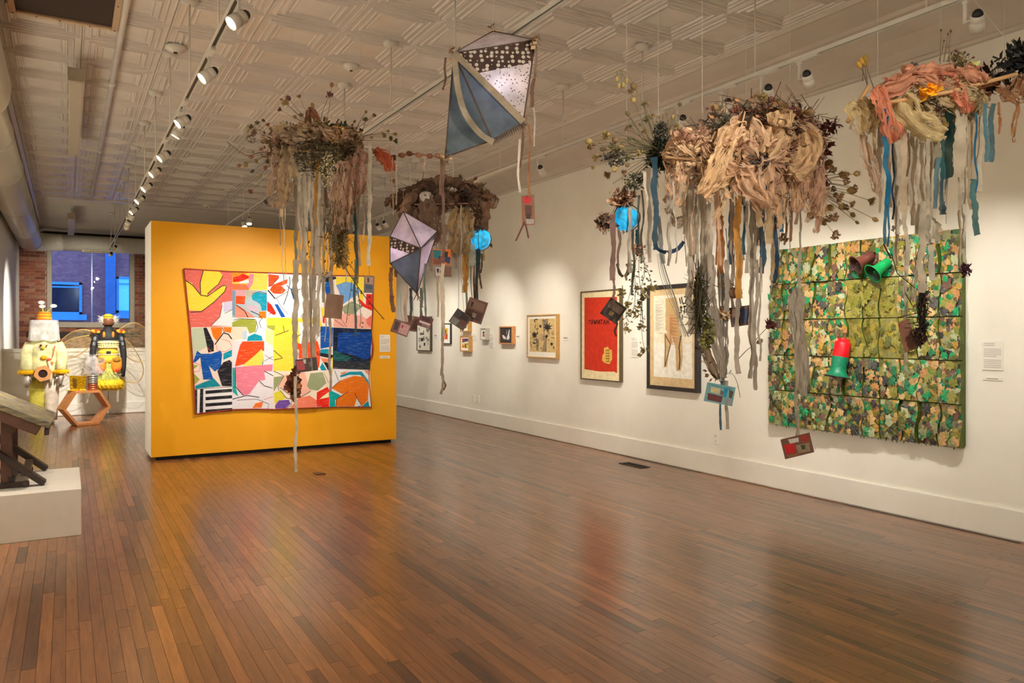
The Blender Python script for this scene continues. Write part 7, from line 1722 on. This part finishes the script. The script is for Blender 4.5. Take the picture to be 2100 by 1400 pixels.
leaves(n4, at(1962, 130, D4), (.06, .05, .06), 360, [(116, 98, 56), (96, 86, 52), (70, 60, 44)], (.008, .02), seed=53)
spray(n4, D4, (1965, 150), [(1985, 112), (1996, 118), (1978, 108), (1960, 104), (1990, 128)], .012, (DKH, MAR), ['bud'], jit=.05)
leaves(n4, at(1995, 142, D4-.05), (.035, .03, .03), 40, [(206, 190, 120), (220, 206, 150)], (.02, .04), 'pale_blossom', 54, 1.5)
MB().tube(spline([at(1945, 146, D4-.1), at(1960, 150, D4-.12), at(1970, 165, D4-.1)], 4), .004, 5).build('red_wire', M((160, 24, 28), .5), n4)
# dark foliage and blooms at the frame edge
dk = [(30, 32, 34), (42, 42, 40), (24, 26, 28)]
for pts in (((2010, 165), (2040, 140), (2062, 118)), ((2015, 168), (2050, 150), (2090, 130)), ((2020, 165), (2060, 148), (2095, 160)), ((2010, 168), (2030, 150), (2040, 140))):
    vine(n4, [at(u, v, D4-.1) for u, v in pts], (60, 52, 44), dk, 24, .055, .003, 'dark_leaf_branch')
leaves(n4, at(2096, 118, D4-.1), (.07, .06, .07), 320, dk, (.02, .05), 'dark_bloom', 55)
leaves(n4, at(2140, 150, D4-.1), (.08, .06, .08), 200, dk, (.02, .05), 'dark_bloom', 56)
rib4 = [(1805,215,1805,402,15,IVORY),(1818,250,1821,420,9,BLUE),(1820,420,1811,500,9,BLUE),(1822,380,1824,505,7,BLUE),(1831,310,1830,450,5,NAVY),(1842,290,1840,480,11,(196,184,164)),(1840,440,1838,545,10,BEIGE),(1853,300,1850,435,12,(190,170,142)),(1859,390,1858,545,9,BEIGE),(1858,540,1856,760,7,IVORY),(1873,290,1871,462,11,(196,180,156)),(1886,230,1884,320,6,IVORY),(1889,320,1883,480,14,(206,192,168)),(1898,250,1897,470,12,BEIGE),(1894,440,1888,600,14,(196,184,162)),(1910,240,1908,560,9,BEIGE),(1905,470,1912,575,11,IVORY),
 (1946,190,1946,285,16,(62,116,126)),(1944,280,1942,365,26,(52,92,94)),(1926,350,1915,428,8,(92,120,128)),(1932,355,1935,440,12,(84,106,112)),(1922,290,1921,345,12,(150,140,118)),(1970,225,1968,362,22,(196,182,158)),(1972,360,1967,560,12,BEIGE),(1980,370,1977,545,10,IVORY),(1965,370,1967,430,8,BEIGE),(2010,180,2008,392,13,(214,206,186)),(2001,260,1999,398,5,BLUE),(1998,395,2003,482,16,(84,128,128)),(2021,240,2024,332,9,(92,130,140)),(2038,240,2033,332,10,(88,120,130)),(1795,260,1797,400,6,TAN),(1877,240,1878,300,3,IVORY),(1983,220,1984,330,6,BEIGE),(1862,300,1863,420,6,(184,168,144)),(1906,300,1905,420,7,(186,176,156)),(1836,290,1835,400,7,(170,150,128))]
for q_ in rib4: hang(n4, D4-.08, *q_)
gauze(n4, [at(1898, 440, D4-.1), at(1905, 475, D4-.1), at(1912, 500, D4-.1)], .09, (198, 188, 166), .92, 3, .25, ang=1.57, name='grey_cloth')
gauze(n4, [at(1893, 520, D4-.1), at(1885, 570, D4-.1), at(1880, 620, D4-.1)], .07, (186, 178, 158), .8, 3, .25, ang=1.57, name='grey_cloth')
gauze(n4, [at(1847, 450, D4-.1), at(1840, 462, D4-.1), at(1830, 474, D4-.1)], .03, (190, 176, 156), .95, 2, .2, name='grey_cloth')
ribbon(n4, [at(1895, 487, D4-.1), at(1910, 493, D4-.1), at(1928, 496, D4-.1)], .018, CLOTH(IVORY), 'ribbon', 0)
twigs(n4, at(1892, 640, D4-.1), (.022, .02, .17), 150, [(40, 28, 26), (58, 38, 32), (30, 22, 22)], (.03, .08), .0028, 'root_bundle', 57, 4)
leaves(n4, at(1885, 690, D4-.1), (.035, .03, .05), 140, [(40, 28, 26), (58, 38, 32)], (.01, .03), 'root_bundle', 58)
for a, b in (((1890, 640), (1836, 652)), ((1888, 600), (1840, 560)), ((1840, 560), (1828, 520)), ((1888, 660), (1862, 664)), ((1872, 628), (1856, 600))): MB().tube([at(*a, D4-.1), at(*b, D4-.1)], .0022, 5).build('bare_twig', M((44, 30, 28), .8), n4)
vine(n4, [at(1812, 500, D4-.15), at(1822, 520, D4-.15), at(1828, 530, D4-.15)], (50, 32, 32), dk, 0, .02, .0035, 'bare_twig')
leaves(n4, at(1980, 553, D4-.1), (.022, .02, .028), 60, [(66, 34, 44), (50, 26, 34)], (.012, .025), 'dark_berry', 59, 1.3)
lines(n4, [at(1800, 190, D4), at(2060, 160, D4), at(1930, 170, D4+.15)])
MB().tube([at(2082, 104, D4-.1), Vector((4.21, at(2008, 30, 4.04).y + .03, 3.3))], .0012, 4).build('suspension_line', M((214, 210, 200), .3, var=0), n4)
postcard(1860, 688, D4-.06, .075, .155, -.28, 'plain brown card with pink corner hanging over the camouflage relief', (150, 104, 82), [((190, 40, 70), .0, .05, .16, .15)], .3)

for par, dd, (ua, ub), (va, vb), cols, cnt in ((n3, D3, (1405, 1625), (400, 640), [GREY, (186, 170, 150), TAN, (150, 120, 96), PINK], 34), (n4, D4, (1800, 1990), (240, 470), [IVORY, BEIGE, GREY, TAN], 30), (n1, D1, (570, 760), (330, 600), [GREY, IVORY, TAN, (150, 126, 104)], 26), (n2, D2, (850, 985), (430, 560), [BEIGE, (130, 104, 88), GREY], 16)):
    for k in range(cnt):
        u = rn.uniform(ua, ub); v0 = va + rn.uniform(-15, 10); hang(par, dd, u, v0, u + rn.uniform(-6, 6), v0 + rn.uniform(.25, 1.0)*(vb-va), rn.choice((1.2, 1.6, 2.2, 5, 7)), rn.choice(cols), jit=.09)

# the lamps above carry the light; their glowing faces need no extra light sampling
for m_ in bpy.data.materials:
    m_.cycles.emission_sampling = 'NONE'
